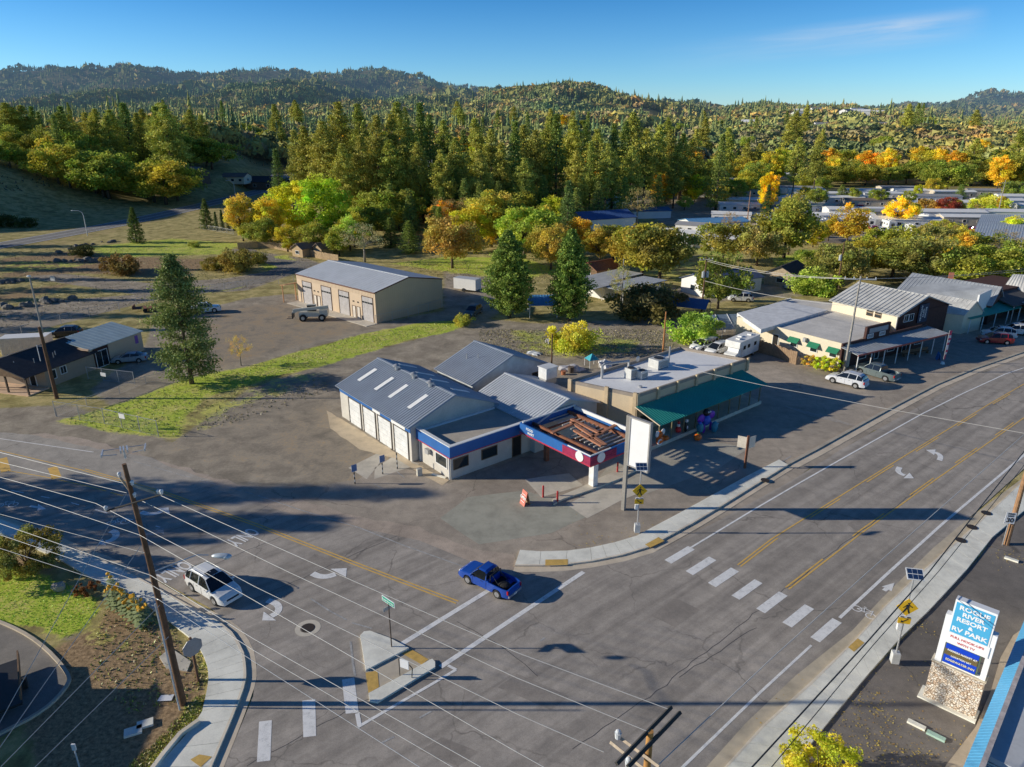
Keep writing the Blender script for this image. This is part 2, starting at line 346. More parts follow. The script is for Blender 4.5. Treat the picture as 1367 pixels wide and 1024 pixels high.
def mask(ch, pts, soft=1.5, k=1.0, px=True):
    poly = WL(pts) if px else pts
    xs = [p[0] for p in poly]; ys = [p[1] for p in poly]
    ix = np.where((gx > min(xs)-soft-2) & (gx < max(xs)+soft+2))[0]; iy = np.where((gy > min(ys)-soft-2) & (gy < max(ys)+soft+2))[0]
    if len(ix) == 0 or len(iy) == 0: return
    s = np.s_[iy[0]:iy[-1]+1, ix[0]:ix[-1]+1]; w = pmask(GX[s], GY[s], poly, soft)*abs(k)
    if k > 0: M[s][..., ch] = np.maximum(M[s][..., ch], w)
    else: M[s][..., ch] *= (1-w)
# gravel / packed lots (G)
mask(1, [(120,520),(190,470),(205,430),(330,398),(390,392),(505,432),(590,415),(620,400),(650,440),(600,428),(500,443),(400,468),(300,500),(200,528),(150,545)], 1.5)
mask(1, [(-300,470),(-80,428),(60,402),(230,390),(215,398),(110,425),(0,455),(-300,540)], 1)
mask(1, [(-400,620),(0,545),(90,540),(160,560),(230,590),(330,520),(450,480),(560,452),(640,438),(760,440),(900,440),(1000,470),(1060,520),(1000,600),(700,720),(560,710),(300,655),(0,600),(-400,640)], 1.5)
mask(1, [(560,452),(640,425),(720,432),(880,425),(1000,440),(1000,470),(900,470),(700,470)], 2)
mask(1, [(40,360),(200,378),(300,372),(420,352),(330,345),(300,330),(410,345),(430,352),(330,388),(200,396),(40,372)], 1.2, .9)
mask(1, [(590,360),(690,372),(690,400),(640,440),(590,415)], 2, .8)
mask(1, [(860,385),(1000,380),(1100,370),(1140,365),(1100,395),(1000,400),(900,410)], 2, .7)
mask(1, [(840,262),(1367,262),(1500,330),(1367,335),(1150,322),(1050,318),(880,300)], 4, .75)
mask(1, [(60,830),(210,880),(260,900),(275,930),(240,960),(170,955),(120,900)], 1, .8)
# brown dirt (B)
mask(2, [(180,490),(215,440),(330,405),(390,404),(500,436),(540,430),(400,466),(260,505)], 3, .42)
mask(2, [(180,600),(300,535),(430,500),(470,560),(500,640),(430,650),(330,645)], 2.5, .3)
mask(2, [(370,560),(440,520),(455,560),(560,620),(480,650),(420,650),(350,600)], 1.5, .35)
mask(2, [(130,835),(150,800),(230,840),(275,900),(275,1040),(60,1060),(0,900)], 1, .85)
mask(2, [(0,345),(100,335),(230,345),(300,345),(240,372),(100,365),(0,372)], 3, .8)
mask(2, [(0,330),(90,300),(200,285),(330,250),(360,262),(200,300),(60,335)], 3, .4)
mask(2, [(-100,735),(60,745),(90,770),(40,762),(-100,760)], .8, .8)
mask(2, [(-300,420),(0,390),(120,372),(60,395),(-300,460)], 3, .6)
# green grass (R)
mask(0, [(78,562),(130,548),(200,524),(260,502),(330,490),(400,469),(480,447),(560,431),(604,428),(618,436),(600,444),(540,455),(450,484),(380,500),(330,515),(275,530),(245,560),(240,583),(205,582),(140,575)], 1.3)
mask(0, [(225,560),(300,525),(420,492),(440,500),(330,545),(250,590)], 2.5, .45)
mask(0, [(-150,752),(30,758),(85,778),(128,798),(133,815),(112,838),(88,854),(50,838),(-150,818)], .35)
mask(0, [(95,845),(130,820),(200,870),(150,880)], .8, .4)
mask(0, [(228,1030),(262,1000),(280,925),(262,930),(215,985),(150,1040)], .6, .55)
mask(0, [(265,855),(285,905),(262,925),(262,890)], .4, .5)
mask(0, [(520,352),(600,342),(700,345),(750,360),(700,374),(600,364)], 2.5, .9)
mask(0, [(110,330),(230,318),(330,325),(300,340),(140,345)], 3, .7)
mask(0, [(0,350),(60,347),(130,352),(60,362),(0,365)], 2, .5)
mask(0, [(330,345),(385,340),(400,352),(360,365)], 2, .7)
mask(0, [(1030,345),(1060,338),(1140,325),(1130,350),(1090,378),(1040,372)], 3, .9)
mask(0, [(840,345),(960,350),(960,385),(850,372)], 3, .45)
mask(0, [(680,440),(760,442),(860,452),(850,470),(760,478),(690,470)], 2, .55)
mask(0, [(620,465),(680,455),(690,468),(640,475)], 1.5, .35)
mask(0, [(1330,285),(1500,285),(1500,305),(1340,300)], 3, .9)
mask(0, [(230,385),(330,378),(330,384),(240,398)], 1.5, .6); mask(0, [(770,285),(1000,320),(1000,345),(760,330)], 4, .5)
me = bpy.data.meshes.new('ground'); ny, nx = GX.shape
vv = np.stack([GX, GY, GZ], -1).reshape(-1, 3).astype(np.float32); idx = np.arange(ny*nx).reshape(ny, nx)
q = np.stack([idx[:-1, :-1], idx[:-1, 1:], idx[1:, 1:], idx[1:, :-1]], -1).reshape(-1, 4).astype(np.int32)
me.vertices.add(len(vv)); me.vertices.foreach_set('co', vv.ravel()); me.loops.add(q.size); me.loops.foreach_set('vertex_index', q.ravel())
me.polygons.add(len(q)); me.polygons.foreach_set('loop_start', np.arange(len(q), dtype=np.int32)*4)
ca = me.color_attributes.new('cover', 'FLOAT_COLOR', 'POINT'); ca.data.foreach_set('color', M.reshape(-1, 4).ravel()); me.update(calc_edges=True); me.shade_smooth()
def ground_mat():
    m, nt, b = new_mat('ground_cover'); v = pos(nt); at = nd(nt, 'ShaderNodeAttribute', attribute_name='cover'); sp = nd(nt, 'ShaderNodeSeparateColor'); nt.links.new(at.outputs['Color'], sp.inputs[0])
    nA = noise(nt, v, .035, 6, .65, .5); nB = noise(nt, v, .35, 6, .7, .4); nC = noise(nt, v, 3.5, 5, .75); nD = noise(nt, v, 22, 3, .7)
    r = ramp(nt, [(.3, (.11, .095, .05)), (.47, (.20, .19, .085)), (.6, (.31, .28, .15)), (.75, (.14, .17, .05))]); nt.links.new(nB, r.inputs[0])
    far = ramp(nt, [(.34, (.05, .065, .028)), (.5, (.09, .09, .04)), (.6, (.16, .135, .075)), (.7, (.30, .25, .17))]); nt.links.new(nA, far.inputs[0])
    ln = nd(nt, 'ShaderNodeVectorMath', operation='LENGTH'); nt.links.new(v, ln.inputs[0]); mr = nd(nt, 'ShaderNodeMapRange'); mr.inputs[1].default_value = 330; mr.inputs[2].default_value = 560; nt.links.new(ln.outputs['Value'], mr.inputs[0])
    c = mixc(nt, mr.outputs[0], r.outputs[0], far.outputs[0])
    def edge(ch, k=.55):      # mask broken up by noise so that no border is a clean line
        a = nd(nt, 'ShaderNodeMath', operation='ADD'); nt.links.new(sp.outputs[ch], a.inputs[0]); s = nd(nt, 'ShaderNodeMath', operation='SUBTRACT'); nt.links.new(nB, s.inputs[0]); s.inputs[1].default_value = .5
        s2 = nd(nt, 'ShaderNodeMath', operation='MULTIPLY'); nt.links.new(s.outputs[0], s2.inputs[0]); s2.inputs[1].default_value = k*2; nt.links.new(s2.outputs[0], a.inputs[1])
        s3 = nd(nt, 'ShaderNodeMath', operation='SUBTRACT'); nt.links.new(nC, s3.inputs[0]); s3.inputs[1].default_value = .5; a2 = nd(nt, 'ShaderNodeMath', operation='ADD'); nt.links.new(a.outputs[0], a2.inputs[0])
        s4 = nd(nt, 'ShaderNodeMath', operation='MULTIPLY'); nt.links.new(s3.outputs[0], s4.inputs[0]); s4.inputs[1].default_value = 1.0; nt.links.new(s4.outputs[0], a2.inputs[1])
        mrr = nd(nt, 'ShaderNodeMapRange'); nt.links.new(a2.outputs[0], mrr.inputs[0]); mrr.inputs[1].default_value = .36; mrr.inputs[2].default_value = .64; return mrr.outputs[0]
    gr = ramp(nt, [(.3, (.125, .119, .108)), (.5, (.195, .184, .165)), (.7, (.275, .26, .232))]); nt.links.new(nB, gr.inputs[0])
    c = mixc(nt, edge(1, .35), c, gr.outputs[0])
    di = ramp(nt, [(.3, (.085, .065, .042)), (.5, (.19, .145, .095)), (.72, (.3, .235, .155))]); nt.links.new(nC, di.inputs[0])
    c = mixc(nt, edge(2, .5), c, di.outputs[0])
    gm = nd(nt, 'ShaderNodeMath', operation='ADD'); nt.links.new(nB, gm.inputs[0]); nt.links.new(nC, gm.inputs[1]); gh = nd(nt, 'ShaderNodeMath', operation='MULTIPLY'); gh.inputs[1].default_value = .5; nt.links.new(gm.outputs[0], gh.inputs[0]); gg = ramp(nt, [(.34, (.16, .17, .06)), (.42, (.21, .31, .045)), (.5, (.27, .35, .055)), (.57, (.34, .34, .12)), (.66, (.35, .31, .17))]); nt.links.new(gh.outputs[0], gg.inputs[0])
    c = mixc(nt, edge(0, 1.0), c, gg.outputs[0])
    r3 = ramp(nt, [(.3, (.62, .62, .62)), (.7, (1.3, 1.3, 1.3))]); nt.links.new(nD, r3.inputs[0]); c = mixc(nt, .7, c, r3.outputs[0], 'MULTIPLY')
    r4 = ramp(nt, [(.35, (.82, .82, .82)), (.7, (1.15, 1.13, 1.1))]); nt.links.new(nC, r4.inputs[0]); c = mixc(nt, .8, c, r4.outputs[0], 'MULTIPLY')
    c = mixc(nt, 1.0, c, (2.15, 1.93, 1.65), 'MULTIPLY'); nt.links.new(c, b.inputs['Base Color']); b.inputs['Roughness'].default_value = .95; b.inputs['Specular IOR Level'].default_value = .1
    ad = nd(nt, 'ShaderNodeMath', operation='ADD'); nt.links.new(nD, ad.inputs[0]); nt.links.new(nC, ad.inputs[1]); bump(nt, b, ad.outputs[0], .6, .06)
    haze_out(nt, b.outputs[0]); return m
me.materials.append(ground_mat())
go = bpy.data.objects.new('ground', me); COL.objects.link(go); tag(go, 'ground of dry grass, gravel and green verges', kind='structure')
# ================================================================ surface materials
ASPH = asphalt('road_asphalt', (.205, .19, .175), crack=.75, patch=.14, rutdir=MAIN)
ASPH2 = asphalt('side_road_asphalt', (.205, .19, .175), crack=.6, patch=.15, rutdir=radians(-30))
ASPHC = asphalt('cracked_asphalt', (.225, .212, .195), crack=1.0, patch=.1)
LOT = asphalt('lot_asphalt', (.215, .19, .162), crack=.8, patch=.24, speck=.45)
DARKLOT = asphalt('dark_lot_asphalt', (.11, .102, .096), crack=.8, patch=.22, speck=.45)
CONC = concrete('sidewalk_concrete', (.62, .58, .50)); CONC2 = concrete('old_concrete', (.40, .375, .325)); GUT = concrete('gutter_concrete', (.42, .37, .30)); GREENPAD = concrete('stained_concrete', (.25, .25, .215))
WPAINT = paint('white_road_paint', (.9,.88,.84), .3); WORN = paint('worn_white_paint', (.7,.68,.64), .43); YPAINT = paint('yellow_road_paint', (.85,.52,.12), .3); YPAD = mk('tactile_yellow', (.66, .42, .11), .8, var=.2, scale=3, world=True)
def offs(pl, d):
    """parallel of a polyline at distance d (left positive)"""
    out = []
    for i, p in enumerate(pl):
        a = pl[max(i-1, 0)]; b = pl[min(i+1, len(pl)-1)]; dx, dy = b[0]-a[0], b[1]-a[1]; L = sqrt(dx*dx+dy*dy); out.append((p[0]-dy/L*d, p[1]+dx/L*d))
    return out
def resamp(pl, st):
    out = []
    for a, b in zip(pl[:-1], pl[1:]):
        L = math.dist(a, b); n = max(1, int(L/st)); out += [(a[0]+(b[0]-a[0])*i/n, a[1]+(b[1]-a[1])*i/n) for i in range(n)]
    return out+[pl[-1]]
def smooth(pl, it=2):
    for _ in range(it):
        n = [pl[0]]
        for a, b in zip(pl[:-1], pl[1:]): n += [(a[0]*.75+b[0]*.25, a[1]*.75+b[1]*.25), (a[0]*.25+b[0]*.75, a[1]*.25+b[1]*.75)]
        pl = n+[pl[-1]]
    return pl
def ribbon(mb, pl, w, z, m=0):
    a, b = offs(pl, w/2), offs(pl, -w/2)
    for i in range(len(pl)-1): mb.quad((*b[i], z), (*b[i+1], z), (*a[i+1], z), (*a[i], z), m)
def strip(mb, L, R, z0, z1, m=0):
    """raised strip between two polylines"""
    n = len(L)
    for i in range(n-1):
        mb.quad((*R[i], z1), (*R[i+1], z1), (*L[i+1], z1), (*L[i], z1), m)
        mb.quad((*L[i], z0), (*L[i], z1), (*L[i+1], z1), (*L[i+1], z0), m); mb.quad((*R[i], z0), (*R[i+1], z0), (*R[i+1], z1), (*R[i], z1), m)
    for k in (0, -1): mb.quad((*L[k], z0), (*R[k], z0), (*R[k], z1), (*L[k], z1), m)
def rough_edge(pl, amp, st=.8, seed=1):
    r = random.Random(seed); return [(p[0]+r.uniform(-amp, amp), p[1]+r.uniform(-amp, amp)) for p in resamp(pl, st)]
# ---- main road
lineA = WL([(922,731.7),(1030,666.4),(1150,598),(1254,540),(1367,488.2)]); lineA += [(lineA[-1][0]+90, lineA[-1][1]+52)]
lineD = WL([(800,1140),(912,1024),(1017,922.8),(1083,862)]); lineD2 = WL([(1120.7,825.5),(1187,764),(1260,698),(1367,607.8)]); lineD2 += [(lineD2[-1][0]+100, lineD2[-1][1]+76)]
Ln = resamp([(-60,-20)]+[(lineA[0][0]-1.5, lineA[0][1]-1)]+lineA[1:], 4)
zR = .03
nedge = [(-80, 95), (-30, 75.5)]
mb = MB()   # main road sheet: from curb to curb, running through the junction and off both ends
poly = WL([(300,1022),(338,930),(343,887),(330,854),(282,813),(220,779),(143,749),(84,722),(0,687)])
poly = [(-14.2, 24), (-18, 10), (-30, -25), (8, -25)]+WL([(985,1024)])+[WL([(1142,851)])[0], WL([(1196,782)])[0]]+WL([(1290,695),(1367,626)])+[(172, 150), (165, 158)]+WL([(1367,478),(1290,506),(1210,552),(1120,602),(1060,640),(960,695),(880,735),(820,752),(760,760),(690,762),(640,755),(560,722),(480,705),(400,690),(330,668),(250,640),(120,614),(0,598)])+[(-130, 88), (-130, 68)]+poly[::-1]
struct('road', MB().flat(poly, zR), [ASPH])
# older, cracked asphalt strip on the far lane of the side road and shoulder
def sheet(name, px, z, mat, amp=.15, seed=3, st=1.2, lab=None):
    p = WL(px) if px else lab; p = rough_edge(p+[p[0]], amp, st, seed)[:-1]; return struct(name, MB().flat(p, z), [mat])
sheet('road_patch', [(-40,575),(40,580),(120,597),(200,612),(290,645),(230,660),(160,650),(60,640),(-40,628)], zR+.006, ASPHC, .2, 5)
# forecourt and shop parking (old asphalt)
lotp = WL([(250,636),(330,648),(420,650),(478,640),(520,618),(600,645),(700,610),(760,590),(870,540),(1010,470),(1000,448),(1110,480),(1240,415),(1330,400)])+[(150, 172), (165, 158)]+WL([(1367,478),(1290,506),(1210,552),(1120,602),(1060,640),(960,695),(880,735),(820,752),(690,764),(640,757),(560,724),(480,707),(400,692),(330,670),(250,642)])
struct('parking_lot', MB().flat(rough_edge(lotp+[lotp[0]], .12, 1.5, 8)[:-1], .016), [LOT])
sheet('road_shoulder', [(-60,600),(0,585),(60,578),(130,590),(240,622),(330,650),(400,668),(480,690),(560,705),(640,735),(690,742),(690,760),(640,757),(560,728),(480,708),(400,694),(330,672),(250,644),(120,616),(0,600)], .022, asphalt('shoulder_asphalt', (.25,.213,.182), crack=.5, patch=.2), .25, 9)
pads = [([(587,692),(625,664),(700,655),(757,672),(783,690),(735,712),(640,727)], GREENPAD), ([(757,674),(820,640),(862,655),(830,668),(783,692)], CONC2), ([(700,640),(760,632),(778,648),(722,664)], CONC2),
        ([(830,602),(925,585),(1000,598),(960,625),(860,660),(790,648)], asphalt('grey_asphalt_patch', (.25,.24,.21), crack=.6, patch=.15)), ([(500,625),(530,607),(560,620),(500,640)], CONC2), ([(465,625),(500,607),(530,590),(490,640)], CONC2)]
for i, (p, m_) in enumerate(pads): sheet('concrete_pad' if i != 3 else 'asphalt_patch', p, .0205+.0035*(i == 1)+.002*(i == 2), m_, .05, 20+i, 2)
sheet('concrete_apron', [(437,548),(457,560),(551,618),(600,642),(590,648),(525,612),(480,600),(440,572)], .024, concrete('tan_concrete', (.42,.35,.25)), .1, 31)
sheet('driveway', [(-150,800),(0,832),(50,858),(95,905),(60,950),(0,985),(-150,1040)], .02, asphalt('drive_asphalt', (.15,.143,.135), crack=.6, patch=.2), .0, 33)
sheet('lot_right', None, .018, DARKLOT, .0, 34, 3, WL([(960,1100),(1101,969),(1150,912),(1165,896),(1237,818),(1309,742),(1324,719),(1367,683)])+[(175, 140), (175, 20), (12, -10)])
# climbing road on the left
cr = smooth(CRP, 2); mb = MB(); ribbon(mb, cr, 10.5, .05); struct('climbing_road', mb, [asphalt('blue_road_asphalt', (.13,.13,.13), crack=0, patch=.1)])
mb = MB(); ribbon(mb, offs(cr, 4.6), .35, .065); ribbon(mb, offs(cr, -4.6), .35, .065); ribbon(mb, cr, .25, .065); struct('climbing_road_line', mb, [WPAINT])
# gravel lane behind
sheet('far_lane', [(330,330),(370,345),(425,352),(395,360),(350,378),(240,398),(235,392),(330,372),(372,357),(350,350),(320,336)], .02, asphalt('lane_gravel', (.15,.14,.125), crack=0, patch=.2), .3, 41, 3)
sheet('park_lane', [(880,318),(1040,322),(1150,326),(1367,336),(1500,345),(1500,338),(1367,329),(1150,320),(1040,317),(880,312)], .03, asphalt('park_asphalt', (.12,.11,.1), crack=0, patch=.2), .3, 42, 5)
# ================================================================ kerbs and pavements
def sidewalk(name, front, back, curb=.16, gut=.55, z=.15, pads_=(), gutm=GUT, walk=CONC, every=1.6, flip=1):
    """front / back: matched polylines. curb stone along the front, gutter pan on the road side, slabs with joints."""
    n = len(front); mb = MB()
    F1 = [(f[0]+(b[0]-f[0])*curb/max(.3, math.dist(f, b)), f[1]+(b[1]-f[1])*curb/max(.3, math.dist(f, b))) for f, b in zip(front, back)]
    strip(mb, front, F1, 0, z, 0); g = MB()
    G1 = [(f[0]-(b[0]-f[0])*gut/max(.3, math.dist(f, b)), f[1]-(b[1]-f[1])*gut/max(.3, math.dist(f, b))) for f, b in zip(front, back)]
    for i in range(n-1): g.quad((*G1[i], .036), (*G1[i+1], .036), (*front[i+1], .036), (*front[i], .036))
    if gut > 0: struct('gutter', g, [gutm])
    # slabs: one per step with 12 mm joints
    w = MB(); Lf = 0; 
    for i in range(n-1):
        a, b, c, d = F1[i], F1[i+1], back[i+1], back[i]; sl = math.dist(a, b); k = max(1, round(sl/every))
        for j in range(k):
            t0, t1 = j/k+.012/max(sl, .1), (j+1)/k-.012/max(sl, .1)
            P_ = [(a[0]+(b[0]-a[0])*t0, a[1]+(b[1]-a[1])*t0), (a[0]+(b[0]-a[0])*t1, a[1]+(b[1]-a[1])*t1), (d[0]+(c[0]-d[0])*t1, d[1]+(c[1]-d[1])*t1), (d[0]+(c[0]-d[0])*t0, d[1]+(c[1]-d[1])*t0)]
            w.prism(P_, 0, z-.004)
    struct('sidewalk', w, [walk]); return struct('curb', mb, [concrete('curb_stone', (.5,.46,.39))])
# north-east corner: from the corner ramp along the main road
f1 = WL([(687,757),(720,757),(755,755.5),(790,751),(830,743),(866,732),(892,718),(925,700),(965,676),(1010,648),(1052,622)])
b1 = WL([(694,736),(722,738),(757,737),(788,733),(820,726),(850,717),(874,704),(908,686),(948,664),(995,638),(1040,615)])
sidewalk('corner', f1, b1, gut=.7)
# low curb along the shop lots further up the road
f2 = WL([(1052,622),(1090,602),(1140,574),(1200,541),(1250,515),(1300,494),(1367,471)]); f2 += [(f2[-1][0]+80, f2[-1][1]+52)]
mb = MB(); strip(mb, f2, offs(f2, .35), 0, .14); struct('curb', mb, [concrete('curb_stone2', (.3,.275,.23))])
g = MB(); ribbon(g, offs(f2, -.45), .85, .036); struct('gutter', g, [GUT])
# south-east side
f3 = WL([(900,1100),(1017,971),(1080,914),(1142,855)])+WL([(1180,812),(1215,778),(1258,740),(1300,704),(1367,642)]); f3 += [(f3[-1][0]+100, f3[-1][1]+78)]
b3 = WL([(1000,1100),(1090,985),(1125,942),(1160,900),(1200,855),(1240,816),(1290,762),(1324,719),(1367,683)])
b3 += [(b3[-1][0]+100, b3[-1][1]+78)]
sidewalk('south', f3, b3, gut=.9, gutm=concrete('dirty_gutter', (.36,.32,.25)))
# south-west corner
f4 = WL([(-140,652),(0,693),(60,717),(105,737),(143,751),(190,775),(222,793),(258,813),(305,838),(325,868),(329,890),(329,912),(316,948),(290,1010),(262,1075)])
b4 = WL([(-150,668),(-10,708),(42,731),(77,747),(110,766),(150,788),(182,801),(215,822),(264,861),(276,885),(279,905),(277,923),(268,962),(220,1015),(180,1065)])
sidewalk('south_west', smooth(f4, 1), smooth(b4, 1), gut=.6)
# curb along the drive at the lower left
f5 = smooth(WL([(-60,815),(0,832),(50,858),(92,903),(88,918),(60,948),(0,980),(-60,1005)]), 2); mb = MB(); strip(mb, f5, offs(f5, .2), 0, .15); struct('curb', mb, [concrete('curb_stone3', (.36,.32,.26))])
mb = MB(); cw = WL([(268,968),(244,985),(222,1012),(205,1035)]); strip(mb, cw, offs(cw, -.25), 0, .35); struct('retaining_curb', mb, [concrete('curb_stone4', (.5,.46,.39))])
# traffic island with a cut-through
mb = MB()
for px in ([(481,851),(486,845.5),(494,844.6),(520,854),(546,867.5),(488.5,897)], [(577,882),(581,886),(581,893),(540,918),(504,940),(494,938),(492.5,928),(530,908)]): 
    mb.prism(WL(px), 0, .17)
struct('traffic_island', mb, [CONC]); struct('island_floor', MB().flat(WL([(547,868),(577,882),(530,908),(492.5,928),(488.5,898)]), .042), [concrete('ramp_concrete', (.33,.30,.25))])
for px in ([(536,873),(550,868),(572,881),(563,888)], [(488,899),(504,896),(506,918),(492,926)]): struct('tactile_paving', MB().flat(WL(px), .055), [YPAD])
for px, z in (([(728,747),(758,746.5),(758,754),(728,755)], .158), ([(861,727),(879,717),(887,722),(868,731)], .158), ([(254,1014),(266,1007),(283,1010),(268,1024)], .158), ([(1132,864),(1145,852),(1154,858),(1140,870)], .158)): struct('tactile_paving', MB().flat(WL(px, z), z), [YPAD])
# ================================================================ road markings
zM = zR+.008
def mark(name, draw, mat): mb = MB(); draw(mb); return struct(name, mb, [mat])
la = smooth(lineA, 1)
mark('edge_line', lambda mb: ribbon(mb, resamp(la, 3), .17, zM+.004), WPAINT)
mark('edge_line', lambda mb: (ribbon(mb, resamp(lineD, 3), .16, zM), ribbon(mb, resamp(lineD2, 3), .22, zM)), WPAINT)
lineB = WL([(984.6,754.7),(1030,720),(1180,626),(1320,540),(1367,513)]); lineB += [(lineB[-1][0]+90, lineB[-1][1]+58)]
lineC = WL([(1053,787),(1150,712),(1250,640),(1367,558)]); lineC += [(lineC[-1][0]+90, lineC[-1][1]+62)]
def dashes(mb, pl, w, z, on, off, start=0):
    pts = resamp(pl, .5); acc = -start; seg = []
    for p, q_ in zip(pts[:-1], pts[1:]):
        ph = acc % (on+off)
        if 0 <= acc and ph < on: seg.append(p)
        elif len(seg) > 1: ribbon(mb, seg+[p], w, z); seg = []
        else: seg = []
        acc += math.dist(p, q_)
    if len(seg) > 1: ribbon(mb, seg, w, z)
mark('centre_line', lambda mb: (ribbon(mb, resamp(lineB, 3), .12, zM), dashes(mb, offs(lineB, -.26), .12, zM, 5.5, 5.0)), YPAINT)
mark('centre_line', lambda mb: (ribbon(mb, resamp(lineC, 3), .12, zM), dashes(mb, offs(lineC, .26), .12, zM, 5.5, 5.0)), YPAINT)
# side-road lines
sY = WL([(-60,588),(0,602),(110,628),(220,660),(340,702),(480,757),(609,806)]); mark('centre_line', lambda mb: (ribbon(mb, resamp(sY, 3), .12, zM), ribbon(mb, resamp(offs(sY, .28)[2:], 3), .12, zM)), YPAINT)
sY2 = WL([(-60,616),(0,627),(60,637),(120,650),(170,664)]); mark('centre_line', lambda mb: dashes(mb, sY2, .12, zM, 6, .6), YPAINT)
mark('hatch_bar', lambda mb: (ribbon(mb, WL([(3,612),(8,630)]), .8, zM), ribbon(mb, WL([(70,624),(76,639)]), .8, zM)), YPAINT)
mark('edge_line', lambda mb: ribbon(mb, resamp(WL([(-60,578),(0,586),(125,604)]), 3), .12, zM+.004), WPAINT)
mark('edge_line', lambda mb: dashes(mb, WL([(178,616),(240,634),(300,650),(345,662)]), .1, zM+.004, 2.2, .8), WORN)
mark('edge_line', lambda mb: ribbon(mb, resamp(WL([(345,662),(400,681),(480,705),(540,729),(622,758)]), 2), .12, zM), WORN)
mark('bike_lane_line', lambda mb: dashes(mb, WL([(15,655),(90,670),(160,690),(220,706)]), .12, zM, 1.2, 2.2), WPAINT)
mark('lane_line', lambda mb: dashes(mb, WL([(415,800),(440,816),(470,832),(505,842)]), .12, zM, 1.6, .3), WORN)
mark('lane_line', lambda mb: ribbon(mb, WL([(468,857),(471,885),(474,903)]), .14, zM), WORN)
mark('crosswalk_line', lambda mb: ribbon(mb, WL([(535,861),(655,787)]), .38, zM), WPAINT)
mark('crosswalk_line', lambda mb: ribbon(mb, WL([(588,891),(684,827),(779,764)]), .36, zM), WPAINT)
mark('island_line', lambda mb: (ribbon(mb, WL([(598,889),(609,894.5)]), .2, zM), ribbon(mb, WL([(609,894.5),(578,913),(478,971)]), .2, zM+.002), ribbon(mb, WL([(477,953),(480,970)]), .25, zM+.004)), WPAINT)
for px in ([(456.5,908),(473,905),(479,952),(461.6,953.5)], [(403.5,936),(421,934),(422,983),(405,985)], [(346,964),(363,962),(361,1016),(343,1018)]): struct('crosswalk_bar', MB().flat(WL(px), zM), [WPAINT])
c0, c1 = W(907.5,741), W(1103,841.5)
for i in range(7):
    t = i/6; cx, cy = c0[0]+(c1[0]-c0[0])*t, c0[1]+(c1[1]-c0[1])*t; mb = MB(); M_ = Matrix.Rotation(MAIN+.01, 2); w_ = .66+.02*(i % 3)
    mb.flat([tuple(Vector((cx, cy))+M_@Vector(p)) for p in ((-1.5, -w_/2), (1.5, -w_/2), (1.5, w_/2), (-1.5, w_/2))], zM); struct('crosswalk_bar', mb, [WPAINT])
def shape(name, polys, c, ang, sc, mat=WPAINT, z=zM+.002):
    mb = MB(); ca_, sa_ = cos(ang), sin(ang); c = W(*c)
    for k, p in enumerate(polys): mb.flat([(c[0]+(x*ca_-y*sa_)*sc[0 if isinstance(sc, tuple) else 0] if False else c[0]+x*sc*ca_-y*sc*sa_, c[1]+x*sc*sa_+y*sc*ca_) for x, y in p], z+.0006*k)
    return struct(name, mb, [mat])
def arc(cx, cy, r, a0, a1, w, n=8):
    o = [(cx+(r+w/2)*cos(radians(a0+(a1-a0)*i/n)), cy+(r+w/2)*sin(radians(a0+(a1-a0)*i/n))) for i in range(n+1)]
    return o+[(cx+(r-w/2)*cos(radians(a0+(a1-a0)*i/n)), cy+(r-w/2)*sin(radians(a0+(a1-a0)*i/n))) for i in range(n, -1, -1)]
def turn_arrow(px, w, head, mat=WPAINT, name='turn_arrow'):
    """painted arrow: shaft along measured points, head of three measured points"""
    mb = MB(); pl = smooth(WL(px), 2); ribbon(mb, pl, w, zM+.002); mb.flat(WL(head), zM+.004); return struct(name, mb, [mat])
turn_arrow([(1254,615),(1256,610),(1253,606),(1246,604)], .5, [(1236,601),(1249,600.5),(1247,608)])
turn_arrow([(1201,624),(1198,629),(1202,633),(1208,635)], .5, [(1220,639),(1214,631.5),(1206,639)])
turn_arrow([(417,766),(426,770),(437,770.5),(448,767)], .55, [(463,759),(441,760),(462,771)])
turn_arrow([(188,684),(198,687),(209,686),(216,683)], .5, [(225,678),(210,679),(227,687)])
turn_arrow([(196,713),(206,713),(214,710)], .45, [(219,705),(206,706.5),(219,714)], WORN)
turn_arrow([(148,709),(155,711),(155,717),(149,722),(141,724)], .55, [(131,727),(137,720),(142,729)])
turn_arrow([(357,802),(369,806),(373,812),(370,819),(362,823)], .5, [(350,829),(352,817),(369,829)])
def bike(c, ang, sc):
    r = lambda x, y, R=.5: [arc(x, y, R, a, a+60, .13, 4) for a in range(0, 360, 60)]
    ln = lambda a, b, w=.1: [(a[0]-(b[1]-a[1])/math.dist(a, b)*w/2, a[1]+(b[0]-a[0])/math.dist(a, b)*w/2), (b[0]-(b[1]-a[1])/math.dist(a, b)*w/2, b[1]+(b[0]-a[0])/math.dist(a, b)*w/2), (b[0]+(b[1]-a[1])/math.dist(a, b)*w/2, b[1]-(b[0]-a[0])/math.dist(a, b)*w/2), (a[0]+(b[1]-a[1])/math.dist(a, b)*w/2, a[1]-(b[0]-a[0])/math.dist(a, b)*w/2)]
    return shape('bicycle_symbol', r(-.8, 0)+r(.8, 0)+[ln((-.8, 0), (-.35, .75)), ln((-.35, .75), (.5, .8)), ln((.5, .8), (0, .05)), ln((0, .05), (-.35, .75)), ln((.8, 0), (.5, 1.05)), ln((-.8, 0), (0, .05)), ln((-.5, .95), (-.15, .95))], c, ang, sc)
bike((1153,818), radians(-55), .62); bike((8,675), radians(10), .75); bike((158,698), radians(10), .7)
mark('straight_arrow', lambda mb: (ribbon(mb, WL([(1180,789),(1188,783)]), .3, zM), mb.flat(WL([(1177,783.5),(1194,778.5),(1190,790)]), zM+.002)), WPAINT)
